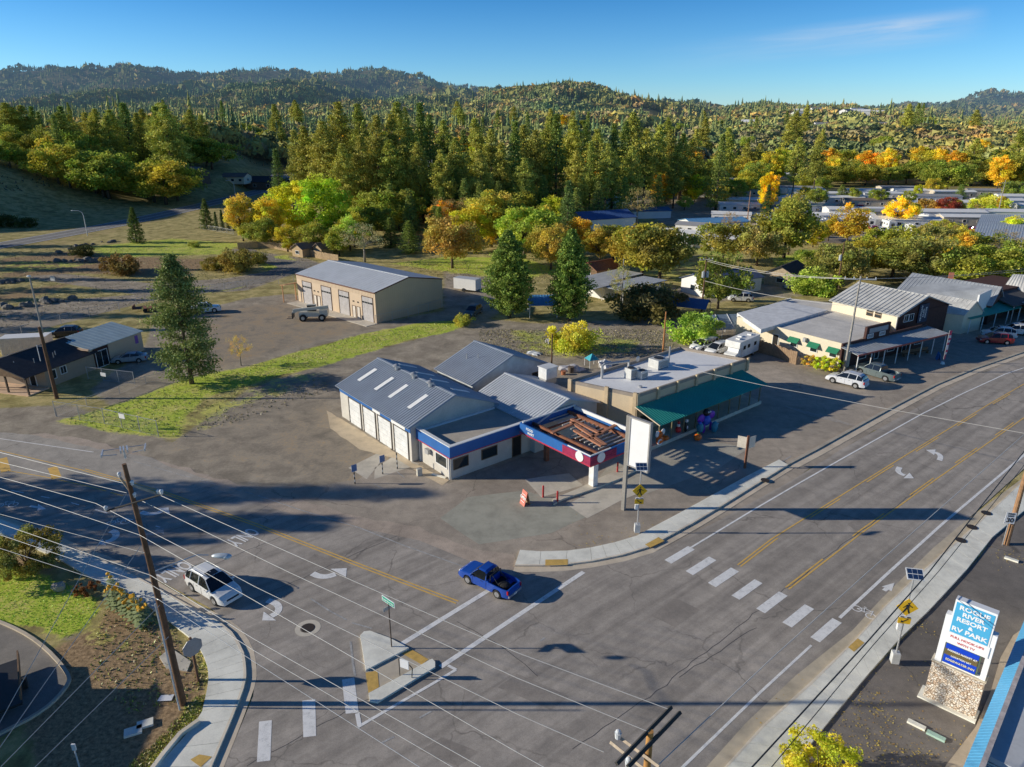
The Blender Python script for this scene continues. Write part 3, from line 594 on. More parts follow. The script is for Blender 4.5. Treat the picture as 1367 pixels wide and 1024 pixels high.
mark('straight_arrow', lambda mb: (ribbon(mb, WL([(40,676),(52,678)]), .3, zM), mb.flat(WL([(51,673),(62,680),(50,682)]), zM+.002)), WPAINT)
mark('painted_figure', lambda mb: (ribbon(mb, WL([(1140,571),(1158,569)], .02), .3, .024), ribbon(mb, WL([(1150,568),(1148,575)], .02), .3, .027), mb.flat(WL([(1153,565),(1158,566),(1157,569),(1152,568)]), .03)), WPAINT)
mark('survey_mark', lambda mb: (ribbon(mb, WL([(560,959),(576,950)]), .12, zM), ribbon(mb, WL([(510,992),(526,984)]), .12, zM), ribbon(mb, WL([(721,856),(727,852)]), .12, zM)), WORN)
mark('parking_line', lambda mb: [ribbon(mb, WL([(a, 545+ (a-1060)*.25), (a+42, 560+(a-1060)*.25)]), .1, .022) for a in range(1046, 1108, 15)], WORN)
mark('parking_line', lambda mb: [ribbon(mb, WL(p), .1, .027) for p in ([(530,630),(540,638)], [(499,646),(511,653)], [(1036,622),(1056,609)])], WORN)
def manhole(c, r=.42, col='iron', ring=True):
    t = tag(MB().cyl((*W(*c), .02), (*W(*c), zM+.012), r, n=20).build('manhole_cover', [mk('cast_iron', (.06,.045,.035), .7, .3)]), 'round iron manhole cover in %s' % ring, 'manhole cover'); return t
manhole((411,839), .45, ring='a pale concrete ring on the side road'); mb = MB(); cc = W(411, 839)
for i in range(24): a, b = 2*pi*i/24, 2*pi*(i+1)/24; mb.quad(*[(cc[0]+r*cos(t), cc[1]+r*sin(t), zM) for r, t in ((.5, a), (.85, a), (.85, b), (.5, b))])
struct('manhole_ring', mb, [CONC2])
for c, s in (((1316,687), 'the right pavement, farthest of three'), ((1297,706), 'the right pavement, middle of three'), ((1282,723.5), 'the right pavement, nearest of three'), ((1021,643), 'the pavement before the pole sign shadow')):
    o = manhole(c, .4, ring=s); o.location.z = .14
def text_mesh(s, size, mat, name='lettering', ext=.01, bold=.0, xs=1.0, align='CENTER'):
    cu = bpy.data.curves.new('tmp', 'FONT'); cu.body = s; cu.size = size; cu.extrude = ext; cu.align_x = align; cu.align_y = 'CENTER'; cu.offset = bold; cu.resolution_u = 3
    to = bpy.data.objects.new('tmp', cu); COL.objects.link(to); bpy.context.view_layer.update(); dg = bpy.context.evaluated_depsgraph_get(); m = bpy.data.meshes.new_from_object(to.evaluated_get(dg))
    bpy.data.objects.remove(to); bpy.data.curves.remove(cu); m.name = name
    for v_ in m.vertices: v_.co.x *= xs
    m.materials.clear(); m.materials.append(mat); o = bpy.data.objects.new(name, m); COL.objects.link(o); return o
for c, a in (((324,717), radians(52)), ((232,763), radians(52))):   # ONLY painted across the lane, tall letters
    o = text_mesh('ONLY', .95, WPAINT, 'road_text', .002, .02, 1.0); o.scale = (.95, 2.2, 1); o.location = (*W(*c), zM+.004); o.rotation_euler = (0, 0, radians(-122)); tag(o, 'road text only', kind='structure')

PATCHM = asphalt('utility_cut_asphalt', (.165,.152,.14), crack=.3, patch=.12)
for k, px in enumerate(([(905,800),(935,815),(900,838),(868,822)], [(690,900),(760,930),(735,948),(664,918)], [(1130,700),(1160,682),(1172,690),(1142,709)], [(420,740),(470,757),(458,768),(408,750)], [(590,985),(640,1005),(610,1024),(560,1003)])): sheet('road_patch', px, zR+.003, PATCHM, .04, 60+k, 1.0)
SEAL = mk('crack_sealant', (.085,.08,.076), .6, var=.3, world=True)
def seal(px, w=.07, seed=1):
    r = random.Random(seed); pl = resamp(WL(px), .7); pl = [(p[0]+r.uniform(-.09, .09), p[1]+r.uniform(-.09, .09)) for p in pl]; mb = MB(); ribbon(mb, pl, w, zR+.0055); return struct('sealed_crack', mb, [SEAL])
for k, px in enumerate(([(762,1000),(868,930),(1013,815),(1110,738),(1245,640)], [(330,1024),(480,940),(560,900)], [(250,770),(330,735),(415,700)], [(340,800),(430,760),(530,715)], [(905,905),(960,870),(1010,838)], [(610,830),(680,870),(720,905)])): seal(px, .035, 70+k)
# ================================================================ trees
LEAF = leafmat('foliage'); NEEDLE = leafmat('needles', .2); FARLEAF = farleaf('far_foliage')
BARK = mk('bark', (.13, .095, .065), .9, var=.35, scale=4, bmp=.5); PALEBARK = mk('pale_bark', (.30, .27, .22), .9, var=.3, scale=4, bmp=.5)
def rquads(rng, C, size, flat=0.0, up=None):
    """one small quad per centre C (N,3), random orientation; returns verts, quads"""
    n = len(C); a = rng.normal(size=(n, 3)); a[:, 2] *= (1-flat); a /= np.linalg.norm(a, axis=1)[:, None]+1e-9
    r = rng.normal(size=(n, 3)); b = np.cross(a, r); b /= np.linalg.norm(b, axis=1)[:, None]+1e-9
    s = (size*rng.uniform(.6, 1.3, n))[:, None]; a2 = a*s; b2 = b*s*.62
    V = np.stack([C-a2*.5-b2*.25, C+b2*.5-a2*.05, C+a2*.5+b2*.15, C-b2*.5+a2*.05], 1).reshape(-1, 3); return V, np.arange(4*n).reshape(n, 4)
def conifer_mesh(name, h, r, seed, style='pine', n=5200, leaf=.34, base=.12, mat=None, tmul=1.0):
    rng = np.random.default_rng(seed); pts = []; tint = []; mbt = MB()
    lean = rng.normal(size=2)*.012*h; ax = lambda z: np.array([lean[0]*(z/h)**2, lean[1]*(z/h)**2, z])
    mbt.tube([tuple(ax(z)) for z in (0, h*.15, h*.4, h*.7, h*.95)], [h*.016*tmul+.06, h*.0125*tmul+.05, h*.009*tmul+.04, h*.005+.02, .02], 7)
    z = base*h; k = 0; cl = []
    step = h/(26 if style != 'cedar' else 34)
    while z < h*.99:
        t = min(1.0, max(0.0, (z/h-base)/(1-base)))
        if style == 'pine': R = r*(.45+.62*sin(pi*min(1, t*.85+.14)))*(1-t**3.2)**.9
        elif style == 'fir': R = r*(1-t)**.85*(.78+.22*min(1, t*6))
        else: R = r*(1-t**1.7)**.95*(.7+.3*min(1, t*5))
        nb = rng.integers(4, 7) if style != 'cedar' else 8
        for j in range(nb):
            if style == 'pine' and rng.random() < .2: continue
            a = k*2.4+j*2*pi/nb+rng.uniform(-.35, .35); L = R*rng.uniform(.62, 1.14); dz = (-.16 if style == 'fir' else .22 if style == 'pine' else .5)*L
            m = max(2, int(L/(.75 if h > 9 else .4)));
            for i in range(m):
                f = (i+1)/m; f = .25+.75*f
                c = ax(min(z, h*.98))+np.array([cos(a)*L*f, sin(a)*L*f, dz*f+(.12*L*f*f if style == 'fir' else 0)]); cl.append((c, (.30+.22*R/max(r, .1))*max(.35, min(1.3, h/22))*(1.25 if style == 'pine' else 1.0), f))
            if L > .9 and h > 9 and j % 2 == 0: mbt.cyl(tuple(ax(z)), tuple(ax(z)+np.array([cos(a)*L*.8, sin(a)*L*.8, dz*.8])), .035+.002*h, .01, 4, caps=False)
        z += step*rng.uniform(.7, 1.2)*(.75+.5*(1-t)); k += 1
    per = max(3, n//len(cl)); C = []; TT = []
    for c, s, f in cl:
        q = rng.normal(size=(per, 3))*np.array([s, s, s*.5]); C.append(c+q); tb = rng.uniform(.72, 1.18)*(.62+.45*f); TT.append(np.tile(np.array([tb*rng.uniform(.92, 1.12), tb, tb*rng.uniform(.8, 1.1)]), (per, 1))*rng.uniform(.85, 1.15, (per, 1)))  # inner clumps tinted darker: crown shade put into the leaf colour
    C = np.concatenate(C); TT = np.concatenate(TT); V, Q = rquads(rng, C, leaf, .25); return V, Q, TT, mbt
def broad_mesh(h, rx, rz, seed, n=4200, leaf=.34, clump=None, trunk=.3, gaps=.0, k=54, flatb=.5, spiky=0):
    rng = np.random.default_rng(seed); mbt = MB(); cz = h-rz; C = []; TT = []; cl = []
    for i in range(k):
        d = rng.normal(size=3); d /= np.linalg.norm(d); d[2] = d[2] if d[2] > 0 else d[2]*flatb
        R = rng.uniform(.45, 1.0)**.6; lump = 1+.22*sin(3*atan2(d[1], d[0])+seed)+.14*sin(7*d[2]+seed*2)
        cl.append((np.array([d[0]*rx*R*lump, d[1]*rx*R*lump, cz+d[2]*rz*R]), R))
    per = n//k; cs = clump or .21*(rx+rz)/2
    for c, R in cl:
        if rng.random() < gaps: continue
        s = cs*rng.uniform(.7, 1.35); q = rng.normal(size=(per, 3)); q /= np.linalg.norm(q, axis=1)[:, None]; q *= (rng.random((per, 1))**.4)*s*np.array([1, 1, .75]); q[:, 2] += spiky*rng.random(per)*s*1.5
        C.append(c+q); tb = rng.uniform(.66, 1.25)*(.7+.35*R); TT.append(np.tile([tb*rng.uniform(.82, 1.2), tb, tb*rng.uniform(.7, 1.1)], (per, 1))*rng.uniform(.8, 1.2, (per, 1)))  # clumps near the centre darker, their inside shade carried by the tint
    C = np.concatenate(C); C[:, 2] = np.maximum(C[:, 2], .05); TT = np.concatenate(TT); V, Q = rquads(rng, C, leaf)
    if trunk:
        tr = trunk; zt = max(.3, cz-rz*.45); mbt.tube([(0, 0, 0), (.04*h*.2, 0, zt*.5), (0, .03*h*.2, zt)], [tr, tr*.75, tr*.6], 7)
        for i in range(9):
            c = cl[(i*5) % k][0]; mid = (c*np.array([.45, .45, 1])+np.array([0, 0, zt]))/2; mid[2] = (c[2]+zt)/2; mbt.tube([(0, 0, zt*.92), tuple(mid*np.array([1.1, 1.1, 1])), tuple(c)], [tr*.5, tr*.3, tr*.08], 5)
    return V, Q, TT, mbt
PROTO = {}
def proto(key, gen, mat, crown='crown', bark=None):
    V, Q, TT, mbt = gen; me_o = npmesh(crown, V, Q, mat, TT, link=False); tr = None
    if len(mbt.v):
        tm = bpy.data.meshes.new('trunk'); tm.from_pydata([tuple(p) for p in mbt.v], [], mbt.f); tm.materials.append(bark or BARK); tm.update(); tm.shade_smooth(); tr = tm
    PROTO[key] = (me_o.data, tr); bpy.data.objects.remove(me_o)
def plant(key, x, y, s=1.0, col=(.1, .12, .04), name='tree', label='', cat='tree', group=None, z=None, rz=None, sz=None):
    cm, tm = PROTO[key]; z = T(x, y)-.05 if z is None else z
    r = thing(name, label, cat, (x, y, z), random.uniform(0, 6.28) if rz is None else rz, group); r.scale = (s, s, sz or s)
    c = bpy.data.objects.new('crown' if tm else 'foliage', cm); COL.objects.link(c); c.parent = r; c.color = (*col, 1)
    if tm: t = bpy.data.objects.new('trunk', tm); COL.objects.link(t); t.parent = r
    return r
GAIN = 2.8
def tc(c, j=.12): g = random.uniform(1-j, 1+j)*GAIN; return (c[0]*g*random.uniform(.93, 1.07), c[1]*g*1.06, c[2]*g*.8*random.uniform(.9, 1.1))
PINE = (.105, .105, .030); FIRC = (.062, .082, .028); DKFIR = (.040, .062, .022); OLIVE = (.155, .16, .035); OLIVE2 = (.115, .125, .032); YEL = (.36, .27, .035); GOLD = (.36, .22, .03); LIME = (.28, .28, .035); ORNG = (.27, .145, .035); BRN = (.19, .125, .06); MAROON = (.17, .035, .03); GREEN = (.12, .15, .035); GREY = (.19, .165, .115)
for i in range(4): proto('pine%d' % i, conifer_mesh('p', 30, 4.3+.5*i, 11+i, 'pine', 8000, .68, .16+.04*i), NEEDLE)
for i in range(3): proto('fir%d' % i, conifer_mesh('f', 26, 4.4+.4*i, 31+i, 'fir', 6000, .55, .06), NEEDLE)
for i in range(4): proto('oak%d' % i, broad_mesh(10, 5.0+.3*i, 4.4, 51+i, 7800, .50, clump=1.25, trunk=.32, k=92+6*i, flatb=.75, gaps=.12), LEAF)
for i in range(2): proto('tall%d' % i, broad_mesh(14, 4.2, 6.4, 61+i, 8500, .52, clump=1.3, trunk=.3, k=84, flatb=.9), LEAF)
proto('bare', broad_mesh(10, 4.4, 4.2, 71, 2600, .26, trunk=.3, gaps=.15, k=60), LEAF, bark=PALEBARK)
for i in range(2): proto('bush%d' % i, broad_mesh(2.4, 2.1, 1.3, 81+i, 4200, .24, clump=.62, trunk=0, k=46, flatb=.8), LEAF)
cnt = {}
# ---- trees that can be told apart
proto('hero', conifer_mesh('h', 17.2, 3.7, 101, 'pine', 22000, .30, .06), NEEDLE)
x, y = W(256, 512); plant('hero', x, y, 1, tc((.10, .11, .045), 0), 'pine_tree', 'tall shaggy pine standing alone on the grass edge, right of the small tan office', 'pine')
proto('cedarA', conifer_mesh('c', 15.2, 4.7, 103, 'cedar', 24000, .36, .03), NEEDLE); proto('cedarB', conifer_mesh('c', 15.6, 4.0, 104, 'cedar', 22000, .36, .03), NEEDLE)
x, y = W(680, 424); plant('cedarA', x, y, 1, tc((.10, .125, .035), 0), 'cedar_tree', 'dense dark cone shaped evergreen, left one of the pair behind the gravel lot', 'cedar')
x, y = W(760, 428); plant('cedarB', x, y, 1, tc((.085, .115, .032), 0), 'cedar_tree', 'dense dark cone shaped evergreen, right one of the pair, next to the grey carports', 'cedar')
proto('smallfir', conifer_mesh('s', 11, 3.0, 107, 'fir', 7000, .34, .04), NEEDLE)
for px, py, top, lab in ((183, 324, 276, 'small pointed fir alone on the dry verge beside the climbing road, leftmost of three'), (277, 306, 265, 'rounded small fir beside the slim cypresses'),):
    x, y = W(px, py); h = WH(px, top, y)[2]; plant('smallfir', x, y, h/11, tc(FIRC), 'fir_tree', lab, 'fir')
x, y = W(378, 292); plant('fir1', x, y, .92, tc(FIRC), 'fir_tree', 'tall lone fir rising behind the yellow maples at the road bend', 'fir')
proto('cyp', conifer_mesh('y', 6.5, .7, 109, 'cedar', 1500, .25, .0), NEEDLE)
for px in (290, 298, 306, 313): x, y = W(px, 308); plant('cyp', x, y, random.uniform(.9, 1.1), tc(DKFIR), 'cypress', 'slim dark column cypress in the short row beside the verge', 'cypress', 'row of slim cypresses')
def at(px, py, top, key, col, name, label, cat='tree', base=None, group=None, wide=1.0):
    """stand a tree with its foot at a measured point and its crown up to a measured row"""
    x, y = W(px, py); H = {'pi': 30, 'fi': 26, 'oa': 10, 'ta': 14, 'ba': 10, 'bu': 2.4}[key[:2]]; h = max(1.5, WH(px, top, y)[2]-T(x, y)); s = h/H*1.0
    r = plant(key, x, y, s*wide, tc(col, .05), name, label, cat, group, sz=s); return r
at(325, 322, 258, 'tall0', (.30,.235,.05), 'maple_tree', 'pale orange and green leafy tree at the left end of the tan board fence', 'maple')
at(395, 318, 240, 'tall1', (.33,.30,.035), 'maple_tree', 'broad bright yellow tree behind the board fence', 'maple', wide=1.25)
at(436, 322, 232, 'tall0', (.22,.27,.035), 'maple_tree', 'tall yellow green tree beside the bright yellow maple above the board fence', 'maple', wide=1.2)
at(362, 324, 262, 'tall0', (.36,.29,.045), 'maple_tree', 'golden yellow tree between the orange green maple and the bright yellow maple', 'maple')
at(468, 335, 290, 'oak0', (.20,.24,.05), 'willow_tree', 'low lime green tree left of the greyish half bare tree', 'tree')
at(487, 350, 296, 'bare', GREY, 'bare_tree', 'greyish half bare tree right behind the big tan garage', 'tree', wide=1.15)
at(604, 358, 286, 'oak1', (.22,.155,.055), 'oak_tree', 'round brown gold oak on the green lawn behind the tan garage', 'oak', wide=1.0)
at(656, 330, 252, 'tall1', (.27,.24,.05), 'maple_tree', 'pale yellow green tall tree behind the lawn, right of the brown oak', 'tree', wide=1.3)
at(565, 290, 250, 'tall0', (.30,.26,.03), 'young_tree', 'narrow yellow tipped young tree before the dark pines', 'tree', wide=.8)
at(700, 345, 275, 'oak2', (.23,.24,.05), 'leafy_tree', 'mottled light green tree left behind the cedar pair', 'tree', wide=1.1)
at(735, 360, 300, 'oak3', (.26,.19,.05), 'leafy_tree', 'pale tan leafed tree squeezed between the two cedars', 'tree')
at(800, 352, 303, 'oak0', (.24,.18,.045), 'oak_tree', 'golden brown oak right behind the right cedar', 'oak')
at(857, 372, 296, 'oak1', (.18,.155,.035), 'oak_tree', 'spreading olive oak with pale forked trunk above the grey carport', 'oak', wide=1.05)
at(880, 375, 300, 'oak2', (.13,.12,.035), 'oak_tree', 'darker olive oak overlapping the spreading oak with pale forked trunk', 'oak', wide=1.1)
at(757, 318, 240, 'fir0', (.085,.11,.045), 'fir_tree', 'bluish green bushy fir in front of the tall pines', 'fir', wide=1.2)
at(850, 300, 250, 'bare', (.21,.155,.09), 'bare_tree', 'brownish half bare tree beside the blue roofed hall', 'tree')
at(958, 412, 338, 'oak3', OLIVE2, 'oak_tree', 'oak with thick pale trunk beside the double transformer pole', 'oak', wide=.85)
at(1046, 344, 268, 'oak0', (.15,.145,.035), 'oak_tree', 'big round olive green oak standing alone on the lawn before the trailer park', 'oak', wide=1.1)
at(1052, 340, 255, 'tall0', (.17,.16,.04), 'leafy_tree', 'taller olive crown behind the lone round oak', 'tree', wide=.8)
at(1010, 355, 300, 'oak1', (.20,.165,.07), 'leafy_tree', 'greyish thin tree left of the lone round oak', 'tree')
at(965, 350, 296, 'oak2', (.20,.165,.05), 'leafy_tree', 'broad tan olive tree right of the white mobile homes', 'tree', wide=1.2)
at(1130, 325, 278, 'oak3', (.30,.185,.035), 'maple_tree', 'orange gold tree with a bare trunk at the near edge of the trailer park', 'maple')
at(1198, 303, 264, 'oak0', (.46,.34,.04), 'maple_tree', 'round bright yellow tree among the white mobile homes', 'maple', wide=1.05)
at(1262, 290, 262, 'oak1', MAROON, 'maple_tree', 'deep crimson tree among the mobile homes', 'maple', wide=1.0)
at(1236, 288, 266, 'bush0', ORNG, 'shrub', 'orange bush left of the crimson tree', 'shrub')
at(1022, 285, 228, 'tall1', (.42,.30,.025), 'poplar_tree', 'bright golden narrow tree above the pale trailer roofs', 'tree', wide=.7)
at(1021, 300, 246, 'fir1', DKFIR, 'fir_tree', 'dark bluish fir in front of the golden narrow tree', 'fir', wide=1.1)
at(1076, 362, 332, 'oak2', (.17,.20,.05), 'young_tree', 'small light green tree beside the little stone house', 'tree')
at(927, 456, 420, 'bush0', (.19,.23,.05), 'leafy_tree', 'light green bushy tree behind the parked white vans', 'tree', wide=1.0)
at(765, 468, 432, 'bush1', (.27,.25,.045), 'leafy_tree', 'small round yellow tree alone behind the beige flat roofed shop', 'tree', wide=.95)
at(322, 488, 446, 'bare', (.30,.21,.08), 'young_tree', 'small sparse orange leafed tree beside the tall shaggy pine', 'tree', wide=.75)
at(865, 425, 382, 'bush0', (.075,.062,.03), 'shrub', 'large dark rusty bush beside the tall rusty pole', 'shrub', wide=1.15)
at(828, 415, 352, 'bare', (.19,.18,.08), 'leafy_tree', 'thin grey green tree beside the carport pole', 'tree', wide=.6)
at(1190, 372, 320, 'oak0', (.14,.135,.045), 'oak_tree', 'wide dull olive oak left behind the grey shop roofs', 'oak', wide=1.7)
at(1235, 378, 318, 'oak3', (.15,.14,.055), 'oak_tree', 'second dull olive oak behind the grey shop roofs', 'oak', wide=1.35)
at(1275, 365, 308, 'tall1', (.32,.22,.035), 'maple_tree', 'orange yellow streaked tree behind the long grey roof', 'maple', wide=.9)
at(1300, 385, 325, 'oak1', (.17,.17,.04), 'leafy_tree', 'mixed green tree behind the brick chimney roof', 'tree', wide=1.4)
at(1350, 385, 330, 'oak2', (.20,.20,.04), 'leafy_tree', 'yellow green tree at the right edge behind the long grey roof', 'tree', wide=1.3)
at(1238, 345, 300, 'oak2', (.19,.16,.06), 'leafy_tree', 'grey brown tree between the trailers and the olive oaks', 'tree', wide=1.3)
at(1120, 385, 320, 'oak1', (.145,.135,.045), 'oak_tree', 'olive oak at the pole with the grey transformer', 'oak', wide=1.0)
at(1085, 392, 358, 'bush1', (.17,.20,.05), 'young_tree', 'thin green tree before the little stone house', 'tree')
at(1322, 285, 262, 'bush1', (.26,.27,.04), 'shrub', 'lime green bush beside the far right mobile home', 'shrub', wide=1.3)
# shrubs on the left slope
for px, py, w, col, lab in ((163, 366, 1.9, (.11,.075,.03), 'large rusty brown bush on the bare slope, left of the lone pine top'), (112, 342, 1.2, (.05,.05,.02), 'dark low bush beside the rock row'), (318, 362, 2.1, (.15,.12,.035), 'wide orange olive bramble on the slope behind the lone pine'), (286, 360, 1.2, (.13,.10,.03), 'smaller orange bramble left of the wide bramble'), (340, 352, 1.2, (.13,.11,.035), 'bramble at the right end of the wide bramble'), (259, 330, .7, (.17,.18,.05), 'small light green bush at the end of the earth track'), (618, 434, .8, (.25,.22,.06), 'small yellow shrub at the fence corner by the cedar'), (8, 305, 1.6, (.04,.05,.02), 'dark shrub on the shaded bank at the left edge'), (36, 305, 1.3, (.04,.05,.02), 'second dark shrub on the shaded bank'), (848, 520, .01, BRN, '')):
    if not lab: continue
    x, y = W(px, py); plant('bush%d' % (px % 2), x, y, w, tc(col), 'shrub', lab, 'shrub')
# near shrubs
proto('shrubA', broad_mesh(3.3, 2.6, 1.75, 111, 14000, .17, trunk=.09, k=90, flatb=.8), LEAF)
x, y = W(38, 762); plant('shrubA', x, y, 1.0, tc((.12,.11,.04), 0), 'shrub', 'big bronze green shrub at the left edge between lawn and pavement', 'shrub')
proto('shrubB', broad_mesh(2.8, 1.75, 1.7, 112, 12000, .13, trunk=.07, k=80, flatb=.8), LEAF)
x, y = W(1090, 1052); plant('shrubB', x, y, 1.1, tc((.33,.27,.035), 0), 'young_tree', 'yellow and green leafy tree beside the pavement at the bottom edge', 'tree')
proto('shrubC', broad_mesh(1.1, .8, .6, 113, 2600, .1, trunk=0, k=34), LEAF)
x, y = W(118, 795); plant('shrubC', x, y, 1.0, tc((.10,.045,.025), 0), 'shrub', 'low dark rusty shrub between the lawn and the sunflowers', 'shrub')
x, y = W(1108, 497); plant('shrubC', x, y, 1.9, tc((.28,.27,.04), 0), 'shrub', 'yellow green hedge bush against the cream shop wall, nearest the grey pole', 'shrub')
x, y = W(1094, 494); plant('shrubC', x, y, 1.8, tc((.26,.28,.04), 0), 'shrub', 'green hedge bush in the middle of the cream wall hedge', 'shrub'); x, y = W(1079, 489); plant('shrubC', x, y, 1.5, tc((.30,.21,.06), 0), 'shrub', 'browner bush at the far end of the cream wall hedge', 'shrub')
# off-frame trees on the left whose shadows fall on the side road
for x, y, s in ((-64, 49.5, .5), (-70, 51.5, .68), (-62, 53, .6), (-72, 56, .6), (-84, 57.5, .95)): plant('fir%d' % (int(y) % 3), x, y, s*1.15, tc(FIRC), 'street_tree', 'tree outside the left edge that throws a long shadow on the road', 'tree', 'trees outside the left edge', sz=s)
for x, y, s in ((-104, 112, .6), (-112, 121, .75), (-118, 133, .6), (-124, 141, .8), (-132, 152, .7), (-140, 163, .85), (-150, 172, .7), (-158, 184, .9), (-170, 196, .9), (-98, 104, .5)): plant('fir%d' % (y % 3), x, y, s*1.2, tc(FIRC), 'street_tree', 'tree outside the left edge that throws a long shadow on the lot', 'tree', 'trees outside the left edge', sz=s)
# ---- the wood in the middle distance: individual pines, firs and oaks
rs = random.Random(5)
FL = {'pine': ('tall slender pine in the wood behind the lots', 'pine_tree', 'pine'), 'fir': ('dark fir in the wood behind the lots', 'fir_tree', 'fir'), 'oak': ('olive autumn oak in the wood behind the lots', 'oak_tree', 'oak'), 'yel': ('yellow autumn tree in the wood behind the lots', 'maple_tree', 'maple'), 'tan': ('brown half bare tree in the wood behind the lots', 'bare_tree', 'tree')}
def wood(px, Y, top, kind, wide=1.0):
    x = (px-CAM_CX)/CAM_F*(Y/(cos(PITCH)+((CAM_CY-top)/CAM_F)*sin(PITCH))) ; z0 = T(x, Y); zt = WH(px, top, Y)[2]; h = zt-z0
    if h < 4: return
    k, H = {'pine': ('pine%d' % rs.randrange(4), 30), 'fir': ('fir%d' % rs.randrange(3), 26), 'oak': ('oak%d' % rs.randrange(4), 10), 'yel': ('tall%d' % rs.randrange(2), 14), 'tan': ('bare', 10)}[kind]
    h = min(h, {'pine': 46, 'fir': 40, 'oak': 17, 'yel': 19, 'tan': 15}[kind]); s = h/H; w = s*wide if kind in ('oak', 'yel', 'tan') else max(s*wide, .75)
    c = {'pine': (.18, .17, .045), 'fir': (.11, .13, .04), 'oak': rs.choice([OLIVE, (.19,.175,.035), (.23,.19,.035), (.13,.14,.035), (.16,.175,.04)]), 'yel': rs.choice([YEL, LIME, LIME, (.30,.25,.035), GOLD]), 'tan': BRN}[kind]
    lab, nm, ct = FL[kind]; plant(k, x, Y, w, tc(c, .18), nm, lab, ct, 'trees of the wood behind the lots', sz=s, z=z0)
# central grove of tall pines (foot about 250-300 m away)
for px, Y, top in ((405,262,168),(428,255,160),(452,268,134),(478,262,138),(500,250,152),(520,270,150),(530,285,136),(545,262,168),(560,290,122),(572,270,148),(590,268,160),(608,255,182),(618,280,170),(636,300,158),(655,275,170),(668,250,190),(688,268,160),(700,290,165),(716,275,172),(735,300,156),(744,275,150),(765,290,158),(783,300,165),(800,280,172),(822,290,164),(836,300,158),(850,310,150),(865,290,170),(880,315,166),(897,330,172),(915,315,178),(642,240,200),(560,245,190),(520,240,185),(480,245,180),(455,240,190),(590,238,200),(700,245,210),(905,290,190),(930,330,172),(965,285,178),(975,340,170),(1068,330,182),(1095,350,190),(845,262,195),(812,258,190),(790,262,188),(770,255,200),(425,290,170),(392,300,172)): wood(px, Y, top, 'pine' if rs.random() < .78 else 'fir', rs.uniform(.72, .98))
for px, Y, top in ((620,232,236),(640,225,240),(610,245,225),(590,232,250),(665,232,240),(520,232,245),(545,228,250),(500,228,250),(700,235,238),(725,245,232),(800,240,240),(770,232,250),(835,255,235),(880,265,232)): wood(px, Y, top, 'fir', 1.1)
# oaks and yellow trees of the plain on the right
for i in range(34):
    px = rs.uniform(905, 1420); t = rs.random(); Y = 400+t*150; wood(px, Y, 226-t*24+rs.uniform(-8, 6), 'oak' if rs.random() < .72 else 'yel', rs.uniform(1.0, 1.5))
for px, Y, top in ((1130,395,222),(1160,400,218),(1190,405,222),(1145,420,214),(1215,410,216),(1250,400,212),(1275,405,218),(1305,395,212),(1330,400,210),(1360,390,206),(1395,400,208),(1110,410,226),(1075,380,235),(1000,365,228),(985,340,240),(945,330,236),(925,318,250),(898,300,262),(1238,430,208),(1290,430,205),(1350,430,200)): wood(px, Y, top, 'oak', rs.uniform(1.1, 1.5))
for px, Y, top in ((1030,395,202),(1045,430,196),(925,400,192),(930,315,232),(918,345,208),(1110,430,196),(1160,440,200),(1190,430,196),(1256,430,196),(1280,420,200),(895,425,175),(785,330,196)): wood(px, Y, top, 'yel', rs.uniform(.9, 1.3))
for px, Y, top in ((985,300,254),(1000,310,262),(970,305,268),(890,290,262),(1255,260,290)): wood(px, Y, top, 'tan', 1.1)
for px, Y, top in ((880,285,272),(905,270,280),(925,262,285),(940,280,276),(915,285,262),(1095,300,266)): wood(px, Y, top, 'oak', 1.0)
# understory and fringe of the wood: firs, oaks and pale trees between the houses
for i in range(95):
    px = rs.uniform(470, 930); row = rs.uniform(262, 322)
    if (760 < px < 860 and row > 262) or (px > 830 and row > 275): continue
    x_, y_ = W(px, row); wood(px, y_, row-rs.uniform(26, 62), rs.choice(['fir', 'oak', 'oak', 'fir', 'oak', 'yel', 'tan', 'oak']), rs.uniform(1.0, 1.5))
for i in range(46):
    px = rs.uniform(560, 1400); row = rs.uniform(236, 262); x_, y_ = W(px, row); wood(px, y_, row-rs.uniform(28, 60), rs.choice(['fir', 'oak', 'pine', 'oak', 'yel']), rs.uniform(1.0, 1.4))
for px, row, up, k in ((1160,368,50,'oak'),(1175,350,46,'oak'),(1210,352,50,'oak'),(1255,372,55,'oak'),(1290,345,42,'oak'),(1320,362,50,'oak'),(1345,350,44,'tan'),(1380,372,60,'oak'),(1265,335,38,'tan'),(1140,372,42,'oak'),(350,330,40,'oak'),(380,336,36,'yel'),(415,336,40,'oak'),(450,342,38,'oak'),(340,322,44,'fir'),(470,330,44,'oak'),(520,330,40,'fir'),(545,338,44,'fir'),(585,325,50,'fir'),(625,335,60,'yel'),(640,318,52,'fir'),(690,330,60,'oak'),(715,335,62,'oak'),(775,345,55,'yel'),(745,345,50,'tan'),(820,345,45,'oak'),(1090,330,34,'yel'),(1110,322,30,'oak'),(1260,322,30,'oak'),(1355,322,34,'yel'),(1200,345,36,'tan')): x_, y_ = W(px, row); wood(px, y_, row-up, k, rs.uniform(1.0, 1.3))
